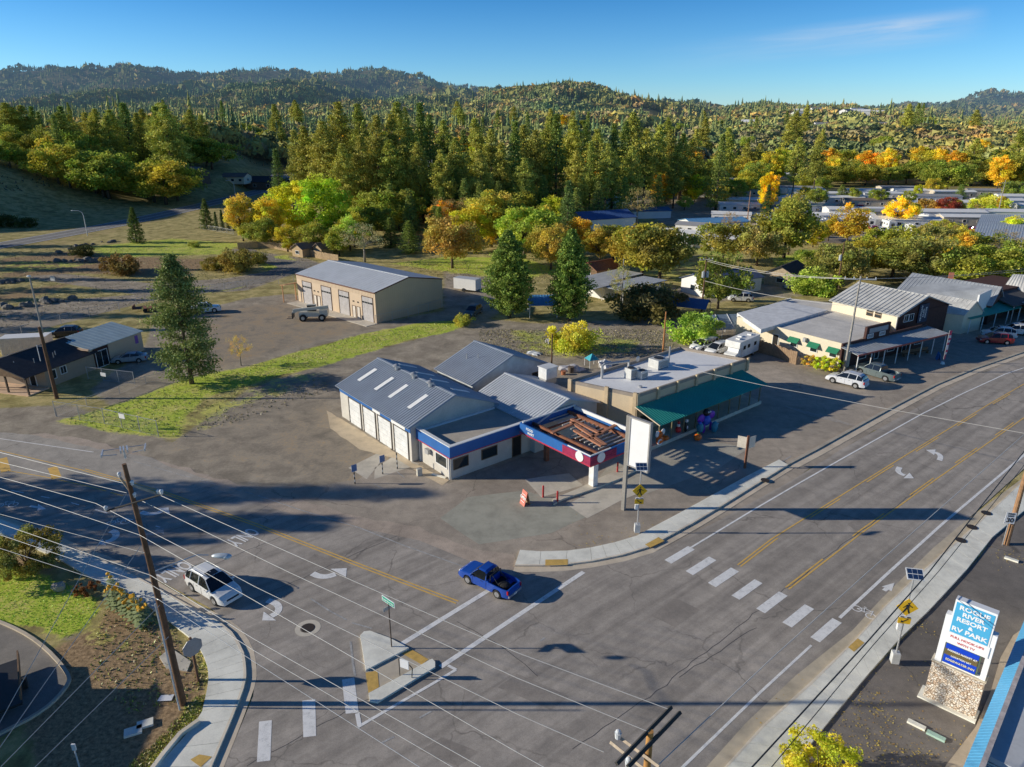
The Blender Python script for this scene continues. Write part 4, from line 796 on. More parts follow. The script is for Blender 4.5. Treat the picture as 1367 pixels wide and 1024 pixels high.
for px, row, up, k in ((1015,262,24,'oak'),(1075,270,22,'yel'),(1092,276,26,'oak'),(1126,268,22,'fir'),(1135,289,20,'yel'),(1140,272,22,'oak'),(1175,276,24,'oak'),(1190,284,18,'tan'),(1222,290,20,'oak'),(1228,268,22,'yel'),(1278,288,22,'oak'),(1285,270,24,'fir'),(1318,280,22,'oak'),(1340,285,24,'yel'),(1355,268,26,'oak'),(1215,275,20,'oak'),(1062,296,22,'oak'),(1038,272,26,'fir'),(985,268,30,'oak'),(960,275,30,'oak'),(1100,258,22,'oak'),(1248,262,24,'oak'),(1305,292,20,'tan'),(1160,297,18,'oak'),(975,310,28,'tan'),(1045,312,24,'tan')): x_, y_ = W(px, row); wood(px, y_, row-up, k, rs.uniform(.8, 1.1))
for i in range(52):      # taller pines and firs standing above the valley wood
    px = rs.uniform(600, 1410) if i % 4 else rs.uniform(-20, 600); Y = rs.uniform(500, 820); x_ = (px-CAM_CX)/1002*Y; zg = T(x_, Y); row = 165+(32-zg)/(Y*.00092); wood(px, Y, row-rs.uniform(22, 34)/(Y*.00092)*1.0, rs.choice(['pine', 'pine', 'fir', 'oak', 'yel']) , rs.uniform(.8, 1.1))
# left hilltop grove and bank
for i in range(84):
    px = rs.uniform(-30, 300); Y = rs.uniform(318, 420); 
    if 222 < px < 300 and Y < 375: continue
    kd = rs.choice(['pine', 'fir', 'oak', 'oak', 'oak', 'pine']); wood(px, Y, (146 if kd != 'oak' else 180)+rs.uniform(-12, 14), kd, rs.uniform(.9, 1.4))
for i in range(22): px = rs.uniform(300, 560); wood(px, rs.uniform(450, 520), 165+rs.uniform(-8, 8), rs.choice(['oak', 'pine', 'yel', 'oak']), rs.uniform(.8, 1.2))
for i in range(24): px = rs.uniform(-20, 235); wood(px, rs.uniform(300, 322), 200+rs.uniform(-14, 8), 'oak', rs.uniform(1.0, 1.5))
# ================================================================ the far wood: one mass on the hills
def far_trees():
    rng = np.random.default_rng(3); out = []
    def sample(n, y0, y1, dens=1.0):
        Y = np.sqrt(rng.uniform(y0*y0, y1*y1, n)); px = rng.uniform(-40, 1410, n); X = (px-CAM_CX)/1002*Y; return X, Y, px
    # visible-slope cull: compare with the running horizon towards the camera
    def vis(X, Y, h):
        Z = terr(X, Y); ang = (Z+h-CAM_H)/Y; mx = np.full(len(X), -9.0)
        for f in np.linspace(.15, .97, 26): mx = np.maximum(mx, (terr(X*f, Y*f)+(2 if True else 0)-CAM_H)/(Y*f))
        return Z, ang > mx
    V, Q, C = [], [], []; base = 0
    def cone_batch(X, Y, Z, H, R, col, tiers, sides):
        nonlocal base; n = len(X); a0 = rng.uniform(0, 6.28, n)
        for t in range(tiers):
            zb = (.08+.86*t/tiers); zt = min(1.0, zb+1.25/tiers); rr = R*(1-t/tiers)**1.05*rng.uniform(.85, 1.15, n)
            vs = np.zeros((n, sides*2+1, 3)); 
            for j in range(sides*2):
                a = a0+2*pi*j/(sides*2)+rng.uniform(-.2, .2, n); k = rng.uniform(.8, 1.25, n)*(1.0 if j % 2 == 0 else .55)
                vs[:, j] = np.stack([X+np.cos(a)*rr*k, Y+np.sin(a)*rr*k, Z+H*(zb+(.0 if j % 2 == 0 else .05)+rng.uniform(-.02, .02, n))], 1)
            vs[:, -1] = np.stack([X, Y, Z+H*zt], 1); S = sides*2
            q = np.array([[j, (j+1) % S, S] for j in range(S)])[None]+(np.arange(n)*(S+1))[:, None, None]+base
            V.append(vs.reshape(-1, 3)); Q.append(q.reshape(-1, 3)); base += n*(S+1)
            C.append(np.repeat(col*rng.uniform(.85, 1.15, (n, 1))*(.75+.4*t/tiers), S, axis=0))  # lower tiers darker, shade painted into the tint
    def blob_batch(X, Y, Z, H, R, col, nl, ls):
        nonlocal base; n = len(X); d = rng.normal(size=(n, nl, 3)); d /= np.linalg.norm(d, axis=2)[:, :, None]; d[:, :, 2] = np.abs(d[:, :, 2])*1.0
        lump = 1+.25*np.sin(3*np.arctan2(d[:, :, 1], d[:, :, 0])+X[:, None])
        c = np.stack([X[:, None]+d[:, :, 0]*R[:, None]*lump*.85, Y[:, None]+d[:, :, 1]*R[:, None]*lump*.85, Z[:, None]+H[:, None]*(.35+.6*d[:, :, 2])], 2).reshape(-1, 3)
        m = len(c); nr = d.reshape(-1, 3)+rng.normal(size=(m, 3))*.45; nr /= np.linalg.norm(nr, axis=1)[:, None]; a = np.cross(nr, rng.normal(size=(m, 3))); a /= np.linalg.norm(a, axis=1)[:, None]; b = np.cross(nr, a); s = (np.repeat(R, nl)*ls*rng.uniform(.7, 1.4, m))[:, None]
        vs = np.stack([c+a*s, c-a*s*.5+b*s*.87, c-a*s*.5-b*s*.87], 1).reshape(-1, 3)
        V.append(vs); Q.append(np.arange(3*m).reshape(m, 3)+base); base += 3*m; C.append(np.repeat(col, nl, axis=0)*rng.uniform(.8, 1.2, (m, 1))*(.65+.45*d[:, :, 2].reshape(-1, 1)))  # top flakes lighter, low ones darker: shading baked into the tint
    def clear(X, Y, k):     # clearings and belts
        f = np.array([mnoise.noise(Vector((x*.0045, y*.0045, 3))) + .5*mnoise.noise(Vector((x*.015, y*.015, 9))) for x, y in zip(X, Y)]); return f
    pal_c = np.array([(.105,.125,.040),(.12,.135,.042),(.08,.105,.04),(.09,.11,.035),(.14,.145,.045)])*2.5; pal_b = np.array([(.14,.145,.045),(.17,.16,.045),(.12,.13,.045),(.17,.135,.055),(.19,.17,.045),(.17,.13,.06),(.12,.13,.045),(.15,.15,.05),(.24,.17,.05)])*2.6
    for (y0, y1, n, tiers, sides, nl, ls, hc, hb) in ((455, 760, 4600, 7, 4, 110, .25, 21, 12), (760, 1250, 13000, 5, 3, 44, .36, 18, 11), (1250, 2000, 21000, 4, 3, 18, .52, 17, 11), (2000, 4400, 34000, 3, 3, 8, .8, 18, 14)):
        X, Y, px = sample(n, y0, y1); dR = np.hypot(X, Y)
        f = clear(X, Y, 0); Hc = rng.uniform(.55, 1.15, n)*hc; Z, ok = vis(X, Y, Hc); 
        ok &= f > (-.48 if y0 < 700 else -.36 if y0 < 2000 else -.5)
        ok &= ~((px > 840) & (Y < 490+rng.uniform(-10, 10, n))) & ~((px < 900) & (Y < 470))
        X, Y, Z, px, f, Hc = X[ok], Y[ok], Z[ok], px[ok], f[ok], Hc[ok]; n = len(X)
        pc = np.where(px < 620, .46, .34)-f*.75+np.where((Y < 900) & (px > 800), -.16, 0)+np.where(Y > 1900, .42, np.where(Y > 1200, .18, 0)); con = rng.random(n) < pc
        f2 = np.array([mnoise.noise(Vector((a_*.006, b_*.006, 17))) for a_, b_ in zip(X, Y)]); pt = (1+f2[:, None]*np.array([[.55, .2, .0]]))*(1-.25*np.clip(f, -.5, .8)[:, None])
        for sel, cone in ((con, True), (~con, False)):
            x, y, z, h = X[sel], Y[sel], Z[sel]-.5, Hc[sel]; m = len(x); 
            if m == 0: continue
            if cone: h = h*np.where(rng.random(m) < .12, 1.4, 1.0); cone_batch(x, y, z, h*rng.uniform(.55, 1.15, m), h*rng.uniform(.19, .31, m), pal_c[rng.integers(0, len(pal_c), m)]*pt[sel], tiers, sides)
            else:
                hh = rng.uniform(.6, 1.3, m)*hb; blob_batch(x, y, z, hh, hh*rng.uniform(.55, .95, m), pal_b[rng.integers(0, len(pal_b), m)]*pt[sel], nl, ls)
    return np.concatenate(V), np.concatenate(Q), np.concatenate(C)
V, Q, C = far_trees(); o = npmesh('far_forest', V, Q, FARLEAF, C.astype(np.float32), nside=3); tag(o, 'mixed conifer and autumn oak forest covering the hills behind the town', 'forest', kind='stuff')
print('far faces', len(Q), 'things so far', len(bpy.data.objects))
# ================================================================ buildings
STEEL = mk('grey_steel_roof', (.31,.35,.41), .5, 0, var=.1, scale=.5, dirt=.2, bmp=.05); LSTEEL = mk('light_steel_roof', (.56,.58,.60), .5, 0, var=.08, scale=.4, dirt=.2, bmp=.05); OLDTIN = mk('old_tin_roof', (.58,.57,.54), .6, 0, var=.22, scale=.6, dirt=.45, bmp=.1)
DKTIN = mk('dark_tin_roof', (.40,.42,.44), .6, 0, var=.2, scale=.5, dirt=.4); SHING = mk('dark_shingle', (.055,.052,.055), .9, var=.25, scale=2, dirt=.3, bmp=.4); GREENM = mk('green_metal_roof', (.02,.34,.27), .45, .1, var=.1, scale=.6, dirt=.2)
CREAM = mk('cream_wall', (.78,.68,.50), .85, var=.06, scale=.5, dirt=.2); BEIGE = mk('beige_wall', (.66,.52,.34), .85, var=.07, scale=.6, dirt=.2); TANW = mk('tan_steel_wall', (.62,.47,.32), .7, var=.05, scale=.4, dirt=.12); WHITEW = mk('white_wall', (.80,.78,.74), .8, var=.05, scale=.5, dirt=.18); BLOCK = mk('pale_block_wall', (.60,.56,.49), .9, var=.09, scale=.9, dirt=.3)
GRAVELR = mk('gravel_roof', (.50,.44,.36), .95, var=.12, scale=.8, dirt=.35, bmp=.3); WHITER = mk('white_membrane_roof', (.86,.85,.83), .75, var=.07, scale=.35, dirt=.2); BLUEF = mk('blue_fascia', (.02,.13,.40), .5, var=.12, scale=.7, dirt=.2); REDF = mk('red_trim', (.50,.03,.07), .5, var=.15, scale=1, dirt=.25); CRIM = mk('crimson_fascia', (.36,.025,.085), .5, var=.25, scale=2, dirt=.35)
WT = mk('white_trim', (.82,.81,.78), .6, var=.04, dirt=.15); DOORG = mk('roll_door', (.66,.65,.63), .6, var=.05, scale=1, dirt=.2); DWOOD = mk('dark_red_wood', (.075,.03,.022), .85, var=.3, scale=2, dirt=.4); BWOOD = mk('brown_wood', (.20,.12,.065), .85, var=.3, scale=2, dirt=.4); RUST = mk('rusty_steel', (.27,.105,.055), .8, .1, var=.35, scale=2.5, dirt=.5); ORUST = mk('orange_rust', (.46,.20,.11), .85, var=.3, scale=2.5, dirt=.4)
GL = glass(); DARK = mk('dark_interior', (.02,.018,.016), .9, var=.2); GALV = mk('galvanised', (.50,.50,.50), .45, .5, var=.12, scale=3, dirt=.2); TEALR = mk('teal_tin_roof', (.46,.56,.56), .5, 0, var=.12, scale=.6, dirt=.25); BLUER = mk('blue_tin_roof', (.10,.30,.55), .5, .1, var=.12, scale=.4); PEACH = mk('peach_trim', (.65,.45,.30), .8)
BLK = mk('black_metal', (.03,.03,.03), .5, var=.2)
def gable_part(root, x0, x1, y0, y1, zl, zr, xr, zt, wall, roof, ov=.35, rib=True, pitch=.45, th=.1, ovy=None, name='wall', edge=None, base=0.0, h=.05):
    """walls with two gables (ridge along local Y) and two roof planes"""
    b = MB(); pr = [(x0, base), (x1, base), (x1, zr-.06), (xr, zt-.08), (x0, zl-.06)]; n = 5
    b.add([(x, y0, z) for x, z in pr]+[(x, y1, z) for x, z in pr], [(0, 1, 2, 3, 4), (9, 8, 7, 6, 5)]+[(i, 5+i, 5+(i+1) % 5, (i+1) % 5) for i in range(5)]); w = b.build(name, [wall], root)
    oy = ov if ovy is None else ovy; r = MB(); sl = (zt-zl)/(xr-x0); sr = (zt-zr)/(x1-xr); f = r.ribroof if rib else None
    A = ((x0-ov, y1+oy, zl-sl*ov), (x0-ov, y0-oy, zl-sl*ov), (xr, y0-oy, zt), (xr, y1+oy, zt)); B = ((x1+ov, y0-oy, zr-sr*ov), (x1+ov, y1+oy, zr-sr*ov), (xr, y1+oy, zt), (xr, y0-oy, zt))
    if rib: r.ribroof(A[0], A[1], A[2], A[3], pitch, h, th, 0); r.ribroof(B[0], B[1], B[2], B[3], pitch, h, th, 0)
    else: r.slab(*A, th=th); r.slab(*B, th=th)
    r.box(xr-.14, xr+.14, y0-oy, y1+oy, zt-.02, zt+.05, 0); ro = r.build('roof', [roof], root); return w, ro
def opening(root, x, y, nx, ny, z0, w, h, name='window', frame=WT, pane=GL, fw=.08, mull=0, depth=.05, parent=None):
    """window or door standing on a wall whose outward normal is (nx, ny)"""
    tx, ty = -ny, nx; R_ = Matrix(((tx, nx, 0), (ty, ny, 0), (0, 0, 1))); c = lambda u, d, z: tuple(Vector((x, y, 0))+R_@Vector((u, d, z)))
    b = MB()
    for u, zc, sw, sh in ((-w/2, z0+h/2, fw, h+fw), (w/2, z0+h/2, fw, h+fw), (0, z0, w-fw, fw), (0, z0+h, w-fw, fw)): b.obox(c(u, depth/2, zc), (sw, depth+.04, sh), M=R_)
    for i in range(mull): b.obox(c(-w/2+w*(i+1)/(mull+1), depth/2, z0+h/2), (fw*.6, depth, h-fw), M=R_)
    o = b.build(name, [frame], root); p = MB().obox(c(0, .012, z0+h/2), (w-fw*.5, .02, h-fw*.5), M=R_).build('pane' if name == 'window' else 'leaf', [pane], o); return o
def rolldoor(root, x, y, nx, ny, w, h, mat=DOORG, inset=.0, strip_=None, frame=WT):
    tx, ty = -ny, nx; R_ = Matrix(((tx, nx, 0), (ty, ny, 0), (0, 0, 1))); c = lambda u, d, z: tuple(Vector((x, y, 0))+R_@Vector((u, d, z)))
    b = MB(); n = int(h/.28)
    for i in range(n): b.obox(c(0, .012+(.012 if i % 2 else 0), h*(i+.5)/n), (w, .03, h/n-.012), M=R_)
    o = b.build('roll_door', [mat], root); f = MB()
    for u in (-w/2-.06, w/2+.06): f.obox(c(u, .03, h/2+.05), (.12, .1, h+.1), M=R_)
    f.obox(c(0, .03, h+.1), (w+.24, .1, .12), M=R_); f.build('frame', [frame], o)
    if strip_:
        g = MB()
        for k in range(4): g.obox(c(-w/2+w*(k+.5)/4, .05, h*strip_), (w/4-.12, .02, .28), M=R_)
        g.build('pane', [GL], o)
    return o
def letters(s, size, mat, parent, loc, rot, bold=.01, xs=1.0, name='lettering'):
    o = text_mesh(s, size, mat, name, .008, bold, xs); o.parent = parent; o.location = loc; o.rotation_euler = rot; return o
# ---------------- B1: the closed petrol station and workshop
O1 = (-5.8, 60.1)
st = thing('service_station', 'closed service station with grey ribbed roofs, blue fascia and white roll doors', 'building', O1, MAIN)
gable_part(st, -.9, 9.7, 5.6, 20.9, 4.0, 3.9, 4.4, 6.0, BLOCK, STEEL, .42, pitch=.38, ovy=.3, h=.06)
MB().prism([(-.06,0),(17.6,0),(17.6,5.56),(-.06,5.56)], 0, 3.05).build('office_wall', [BLOCK], st)
b = MB(); b.flat([(.1,.1),(17.4,.1),(17.4,5.5),(.1,5.5)], 3.12); b.build('flat_roof', [GRAVELR], st)
b = MB(); b.box(-.34, 9.2, -.36, -.06, 2.5, 3.6); b.box(-.34, -.07, -.06, 5.55, 2.5, 3.6); b.build('fascia', [BLUEF], st)
b = MB(); b.box(-.36, 9.2, -.38, -.34, 2.42, 2.5); b.box(-.38, -.34, -.38, 5.55, 2.42, 2.5); b.box(-.1, 9.2, -.34, -.06, 2.42, 2.497); b.build('red_trim', [REDF], st)
b = MB(); b.box(-.38, 9.2, -.40, -.0, 3.6, 3.68); b.box(-.38, .02, .0, 5.55, 3.6, 3.68); b.box(.0, 9.6, 5.4, 5.59, 3.1, 3.3); b.build('parapet_cap', [WT], st)
for x, w in ((1.15, 1.7), (4.6, 1.9)): opening(st, x, -.002, 0, -1, .95, w, 1.05, frame=mk('brown_frame', (.16,.10,.05), .7), mull=0)
opening(st, 8.1, -.002, 0, -1, .05, 1.1, 2.15, 'door', mk('brown_frame', (.16,.10,.05), .7), DARK)
opening(st, -.062, 1.5, -1, 0, .95, 1.9, 1.15, frame=WT, pane=GL)
b = MB(); b.cyl((-.12, 5.3, 0), (-.12, 5.3, 2.5), .05, n=8); b.cyl((-.12, .15, 0), (-.12, .15, 2.5), .05, n=8); b.build('downpipe', [WT], st)
b = MB(); b.box(-.45, -.07, 3.3, 3.9, 1.5, 2.0); b.build('wall_light', [GALV], st)
for y in (7.3, 10.6, 13.9, 17.2): rolldoor(st, -.905, y+.2, -1, 0, 2.6, 3.0, mk('white_roll_door', (.72,.72,.70), .6, dirt=.3), frame=mk('shadow_jamb', (.10,.085,.07), .8))  # dark jamb colour stands for the shade beside the doors
b = MB(); b.box(-.94, -.9, 5.62, 20.9, 3.15, 3.6); b.build('blue_band', [BLUEF], st); b = MB(); b.box(-.965, -.94, 6.6, 9.3, 3.15, 3.6); b.box(-.965, -.94, 11.6, 13.2, 3.15, 3.6); b.build('white_band', [WT], st)
sl = (6.0-4.0)/5.3
for y in (8.3, 12.2, 15.2, 19.0):     # translucent rooflights on the sunny slope, their twins on the far slope
    b = MB(); z = lambda x: 4.0+sl*(x+.9)+.09; b.slab((.6, y+.3, z(.6)), (.6, y-.3, z(.6)), (2.9, y-.3, z(2.9)), (2.9, y+.3, z(2.9)), .06); b.build('skylight', [mk('skylight_plastic', (.88,.87,.84), .5, var=.03, dirt=.1)], st)
    b = MB(); b.slab((8.2, y-.3, 4.55+.06), (8.2, y+.3, 4.55+.06), (6.0, y+.3, 5.4+.06), (6.0, y-.3, 5.4+.06), .06); b.build('skylight', [mk('skylight_plastic', (.88,.87,.84), .5, var=.03, dirt=.1)], st)
for y in (9.3, 12.6, 16.2): b = MB(); b.cyl((4.0, y, 5.9), (4.0, y, 6.35), .2, n=12); b.cyl((4.0, y, 6.35), (4.0, y, 6.45), .42, .42, n=12); b.cyl((4.0, y, 6.45), (4.0, y, 6.62), .42, .1, n=12); b.build('roof_vent', [GALV], st)
gable_part(st, 11.0, 22.6, 11.4, 18.6, 4.0, 4.0, 16.9, 6.25, mk('pale_blue_wall', (.58,.60,.60), .8), STEEL, .35, pitch=.38, ovy=.3, name='rear_wall', h=.06)
for x in (13.2, 20.8): opening(st, x, 11.39, 0, -1, 1.6 if x < 15 else 2.0, 1.3, 1.2, frame=mk('brown_frame', (.16,.10,.05), .7))
b = MB(); b.cyl((13.9, 16.4, 5.1), (13.9, 16.4, 5.75), .08, n=8); b.cyl((14.6, 15.0, 5.4), (14.6, 15.0, 5.9), .06, n=8); b.build('vent_pipe', [GALV], st)
gable_part(st, 10.0, 19.0, -.7, 9.5, 3.35, 3.5, 14.5, 4.95, BLOCK, LSTEEL, .3, pitch=.38, ovy=.3, name='middle_wall', h=.06)
b = MB(); b.box(9.72, 10.9, 5.6, 18, 0, 3.2); b.build('link_wall', [BLOCK], st)
b = MB(); b.box(18.3, 20.0, 6.8, 8.2, 4.0, 5.3); b.box(18.2, 20.1, 6.7, 8.3, 5.3, 5.38); b.box(18.45, 19.85, 6.78, 6.8, 4.2, 5.1); b.build('roof_cooler', [mk('cooler_metal', (.72,.72,.70), .5)], st); b = MB(); b.box(18.3, 20.0, 6.9, 8.1, 3.3, 4.0); b.build('cooler_frame', [GALV], st)
# canopy: open grid with rusty beams
cx0, cx1, cy0, cy1 = 7.9, 15.4, -10.6, -.75; zc0, zc1 = 3.0, 4.02
cn = thing('station_canopy', 'forecourt canopy with blue and crimson fascia, roof stripped to rusty beams', 'canopy', O1, MAIN)
b = MB(); b.box(cx0, cx1, cy0, cy0+.16, zc0, zc1); b.box(cx0, cx0+.16, cy0+.16, cy1, zc0, zc1); b.box(cx1-.16, cx1, cy0+.16, cy1, zc0, zc1); b.box(cx0+.16, cx1-.16, cy1-.16, cy1, zc0, zc1); b.build('fascia', [BLUEF], cn)
b = MB(); b.box(cx0-.02, cx0, cy0-.02, cy1, zc0-.08, zc0+.06); b.box(cx0-.02, cx1, cy0-.045, cy0-.02, zc0-.08, zc0+.06); b.build('red_trim', [REDF], cn)
b = MB(); b.box(cx0-.05, cx0-.012, cy0-.05, cy0+3.6, zc0+.07, zc1-.12); b.box(cx0-.05, cx0+3.4, cy0-.05, cy0-.012, zc0+.07, zc1-.12)
for k in range(4): z = zc0+.18+k*.2; b.box(cx0-.075, cx0-.05, cy0-.05, cy0+3.6, z, z+.07); b.box(cx0-.05, cx0+3.4, cy0-.08, cy0-.05, z, z+.07)
b.build('crimson_panel', [CRIM], cn)
b = MB(); b.box(cx0-.07, cx0+.02, cy0-.07, cy0+2.9, zc1, zc1+.1); b.box(cx0+.02, cx0+2.6, cy0-.07, cy0+.03, zc1, zc1+.1); b.box(cx0+.2, cx1, cy1-.3, cy1-.16, zc1-.02, zc1+.12); b.box(cx1-.3, cx1-.162, cy0+.2, cy1-.3, zc1-.3, zc1+.06); b.build('cap', [WT], cn)
for loc, ax in (((cx0-.09, cy0+1.3, zc0+.55), (1, 0, 0)), ((cx0+1.3, cy0-.095, zc0+.55), (0, 1, 0))): b = MB(); p = Vector(loc); a = Vector(ax)*.03; b.cyl(p-a, p+a, .5, n=24); b.build('round_plaque', [WT], cn)
letters('FOOD', .36, WT, cn, (cx0-.012, cy1-1.5, zc0+.68), (pi/2, 0, -pi/2)); letters('MART', .36, WT, cn, (cx0-.012, cy1-1.7, zc0+.3), (pi/2, 0, -pi/2)); letters('FOOD MART', .34, WT, cn, (cx1-1.5, cy0-.012, zc0+.5), (pi/2, 0, 0))
b = MB(); b.box(9.15, 9.75, -9.9, -9.3, .2, zc0+.2); b.build('column', [mk('worn_white_column', (.80,.78,.74), .7, dirt=.4, scale=2)], cn); b = MB(); b.box(9.5, 9.9, -3.0, -2.6, .05, zc0+.2); b.box(14.3, 14.7, -3.0, -2.6, .05, zc0+.2); b.box(14.3, 14.7, -9.6, -9.2, .05, zc0+.2); b.build('post', [RUST], cn)
b = MB()
for x in (9.5, 14.4): b.box(x-.1, x+.1, cy0+.16, cy1-.16, 3.35, 3.7)
for y in (-9.4, -5.9, -2.4): b.box(cx0+.16, cx1-.16, y-.09, y+.09, 3.2, 3.36)
b.build('beam', [RUST], cn)
b = MB(); R_ = Matrix.Rotation(.0, 3, 'Z')
for x, y, L, a in ((11.6, -6.6, 6.2, 1.35), (12.6, -5.4, 4.6, 1.5), (10.8, -7.4, 4.2, 1.45), (13.1, -7.3, 4.8, .15), (10.6, -4.2, 3.4, .1)): b.obox((x, y, 3.85), (L, .34, .16), a)
b.build('loose_beam', [ORUST], cn)
b = MB(); 
for k in range(15): y = cy0+.8+k*.62; b.box(cx0+2.6 if k < 8 else cx0+3.8, cx1-.5, y, y+.12, 3.36, 3.46)
b.build('purlin', [mk('pale_purlin', (.62,.60,.56), .6, .2, dirt=.3)], cn)
b = MB(); b.flat([(cx0+.2, cy0+.2), (cx0+3.2, cy0+.2), (cx0+2.0, cy1-.2), (cx0+.2, cy1-.2)], 3.12); b.build('deck', [mk('old_deck', (.42,.42,.42), .8, dirt=.4)], cn)
# pump island, bollards, wheel stop debris
b = MB(); P_ = [W(739,675), W(752,668), W(786,657), W(830,640), W(852,628), W(836,624), W(800,640), W(770,655), W(738,668)]; b.prism(P_, 0, .18); tag(b.build('pump_island', [CONC2]), 'raised concrete pump island under the stripped canopy', 'pump island')
MB_RED = mk('red_paint', (.50,.03,.03), .6, dirt=.4, scale=3)
bl = MB(); bl.cyl((0, 0, 0), (0, 0, 1.15), .09, n=10); bl.ball((0, 0, 1.15), .09, 10, 6); b0 = None
for i, ((px, py), lab) in enumerate((((725,664), 'red bollard by the folding sign, left of two'), ((744,671.5), 'red bollard at the rounded end of the pump island'), ((824,632), 'red bollard at the far end of the pump island'))):
    if b0 is None: b0 = bl.build('bollard', [MB_RED], smooth=True)
    o = b0 if i == 0 else b0.copy(); 
    if i: COL.objects.link(o)
    o.location = (*W(px, py), 0); tag(o, lab, 'bollard', 'red bollards around the pump island')
sg = thing('folding_sign', 'red and white folding board sign standing before the pump island', 'sign', (*W(701,673), 0), radians(-62))
b = MB(); b.slab((-.42, -.34, 0), (.42, -.34, 0), (.42, 0, 1.35), (-.42, 0, 1.35), .04); b.build('board', [mk('faded_red_sign', (.72,.20,.14), .6, dirt=.2)], sg); b = MB(); b.slab((.42, .34, 0), (-.42, .34, 0), (-.42, .05, 1.33), (.42, .05, 1.33), .04); b.build('rear_board', [mk('plain_wood', (.45,.30,.16), .8)], sg)
letters('OPEN', .36, WT, sg, (0, -.21, .72), (radians(76), 0, 0), bold=.012)
for z in (.36, 1.02): b = MB(); b.obox((0, -.35*(1.38-z)/1.38-.025, z), (.62, .02, .07)); b.build('stripe', [WT], sg)
PK = [((522.5*1.0-49, 646), 'parking sign post nearest the road'), ((512, 633), 'middle parking sign post'), ((531, 626), 'parking post nearest the roll doors')]
PK = [((474, 646), 'blue parking sign on a black and white post, nearest the road'), ((511, 633), 'blue parking sign on a striped post, farther from the road'), ((530.5, 626), 'striped black post without a sign by the roll doors')]
for i, ((px, py), lab) in enumerate(PK):
    t = thing('parking_post', lab, 'sign', (*W(px, py), 0), MAIN, 'striped posts beside the station'); b = MB(); [b.cyl((0, 0, k*.25), (0, 0, k*.25+.25), .06, n=8, m=k % 2) for k in range(7)]; b.build('striped_pole', [BLK, mk('grey_stripe', (.5,.5,.48), .7)], t)
    if i < 2: b = MB(); b.box(-.27, .27, -.1, -.07, 1.35, 2.05); b.build('panel', [mk('faded_blue_sign', (.16,.24,.42), .5)], t)
x, y = W(560, 634.5); t = tag(MB().box(-.25, .25, -.17, .17, 0, .75).build('utility_box', [mk('pale_box', (.62,.58,.48), .7)]), 'small pale utility box by the corner of the station office', 'box'); t.location = (x, y, 0); t.rotation_euler[2] = .5
mb = MB(); mb.box(-.8, .8, -.12, .12, 0, .12); t = tag(mb.build('wheel_stop', [CONC]), 'concrete wheel stop by the office corner window', 'wheel stop'); t.location = (*W(586,636), .0); t.rotation_euler[2] = radians(-30)
# ---------------- tall blank pole sign
t = thing('pole_sign', 'tall blank white sign board on a single steel post by the canopy', 'sign', (*W(832,680.5), 0), radians(-46))
b = MB(); b.box(-.17, .17, -.13, .13, 0, 9.05); b.build('pole', [mk('weathered_post', (.30,.28,.25), .7, .2, dirt=.4)], t)
b = MB(); b.box(.172, .3, -.16, .16, 4.5, 9.05); b.box(2.2, 2.33, -.16, .16, 4.5, 9.05); b.box(.3, 2.2, -.16, .16, 8.93, 9.05); b.box(.3, 2.2, -.16, .16, 4.5, 4.6); b.build('frame', [mk('sign_frame_grey', (.38,.36,.34), .6, .2)], t)
b = MB(); b.box(.3, 2.2, -.1, .1, 4.6, 8.93); b.build('panel', [mk('blank_panel', (.82,.81,.80), .6, var=.03, dirt=.08)], t)
# ---------------- B2: beige flat-roofed shop with green awning
s2 = thing('shop_building', 'beige flat roofed shop with white roof and long green metal awning', 'building', O1, MAIN)
fl, bl_, br, fr = (20.9,-4.7), (18.4,3.3), (38.3,3.2), (40.6,-5.2)
MB().prism([fl, fr, br, bl_], 0, 4.62, 0).build('wall', [BEIGE], s2); MB().flat([(fl[0]+.25,fl[1]+.25),(fr[0]-.3,fr[1]+.25),(br[0]-.2,br[1]-.25),(bl_[0]+.2,bl_[1]-.25)], 4.66).build('roof', [WHITER], s2)
b = MB()
def wallrun(mb, a, c, w, z0, z1, m=0, ins=1):
    d = Vector((c[0]-a[0], c[1]-a[1])); L = d.length; d /= L; n = Vector((-d.y, d.x))*w*ins; mb.prism([a, c, (c[0]+n.x, c[1]+n.y), (a[0]+n.x, a[1]+n.y)], z0, z1, m)
for a, c in ((fl, fr), (fr, br), (br, bl_), (bl_, fl)): wallrun(b, a, c, .24, 4.62, 5.0)
b.build('parapet', [mk('brown_parapet', (.36,.30,.24), .85)], s2)
b = MB()
for k in range(7):
    t_ = k/6; x = fl[0]+(fr[0]-fl[0])*t_; y = fl[1]+(fr[1]-fl[1])*t_; b.box(x-.18, x+.18, y-.22, y-.004, 3.5 if k else 0, 5.15)
for t_ in (.02, .42, .96): x = fl[0]+(bl_[0]-fl[0])*t_; y = fl[1]+(bl_[1]-fl[1])*t_; b.obox((x-.12, y-.03, 2.6), (.3, .42, 5.2), atan2(bl_[1]-fl[1], bl_[0]-fl[0])-pi/2)
b.build('pilaster', [mk('tan_pilaster', (.62,.47,.29), .85)], s2)
b = MB(); b.ribroof((20.5,-8.35,2.72), (40.3,-8.45,2.72), (39.6,-5.25,3.78), (20.4,-4.95,3.78), .34, .04, .07); b.build('awning', [GREENM], s2)
b = MB(); b.tube([(20.45,-8.35,2.72), (20.35,-4.95,3.78)], .07, 6); b.build('awning_edge', [mk('cream_edge', (.75,.62,.42), .7)], s2)
b = MB(); b.box(19.6, 40.2, -8.0, -4.8, 0, .42); b.build('raised_walk', [CONC2], s2)
b = MB(); [b.cyl((x, -7.85, .42), (x, -7.85, 2.75), .07, n=8) for x in np.linspace(21, 39.8, 10)]; b.build('post', [mk('olive_post', (.22,.19,.10), .8)], s2)
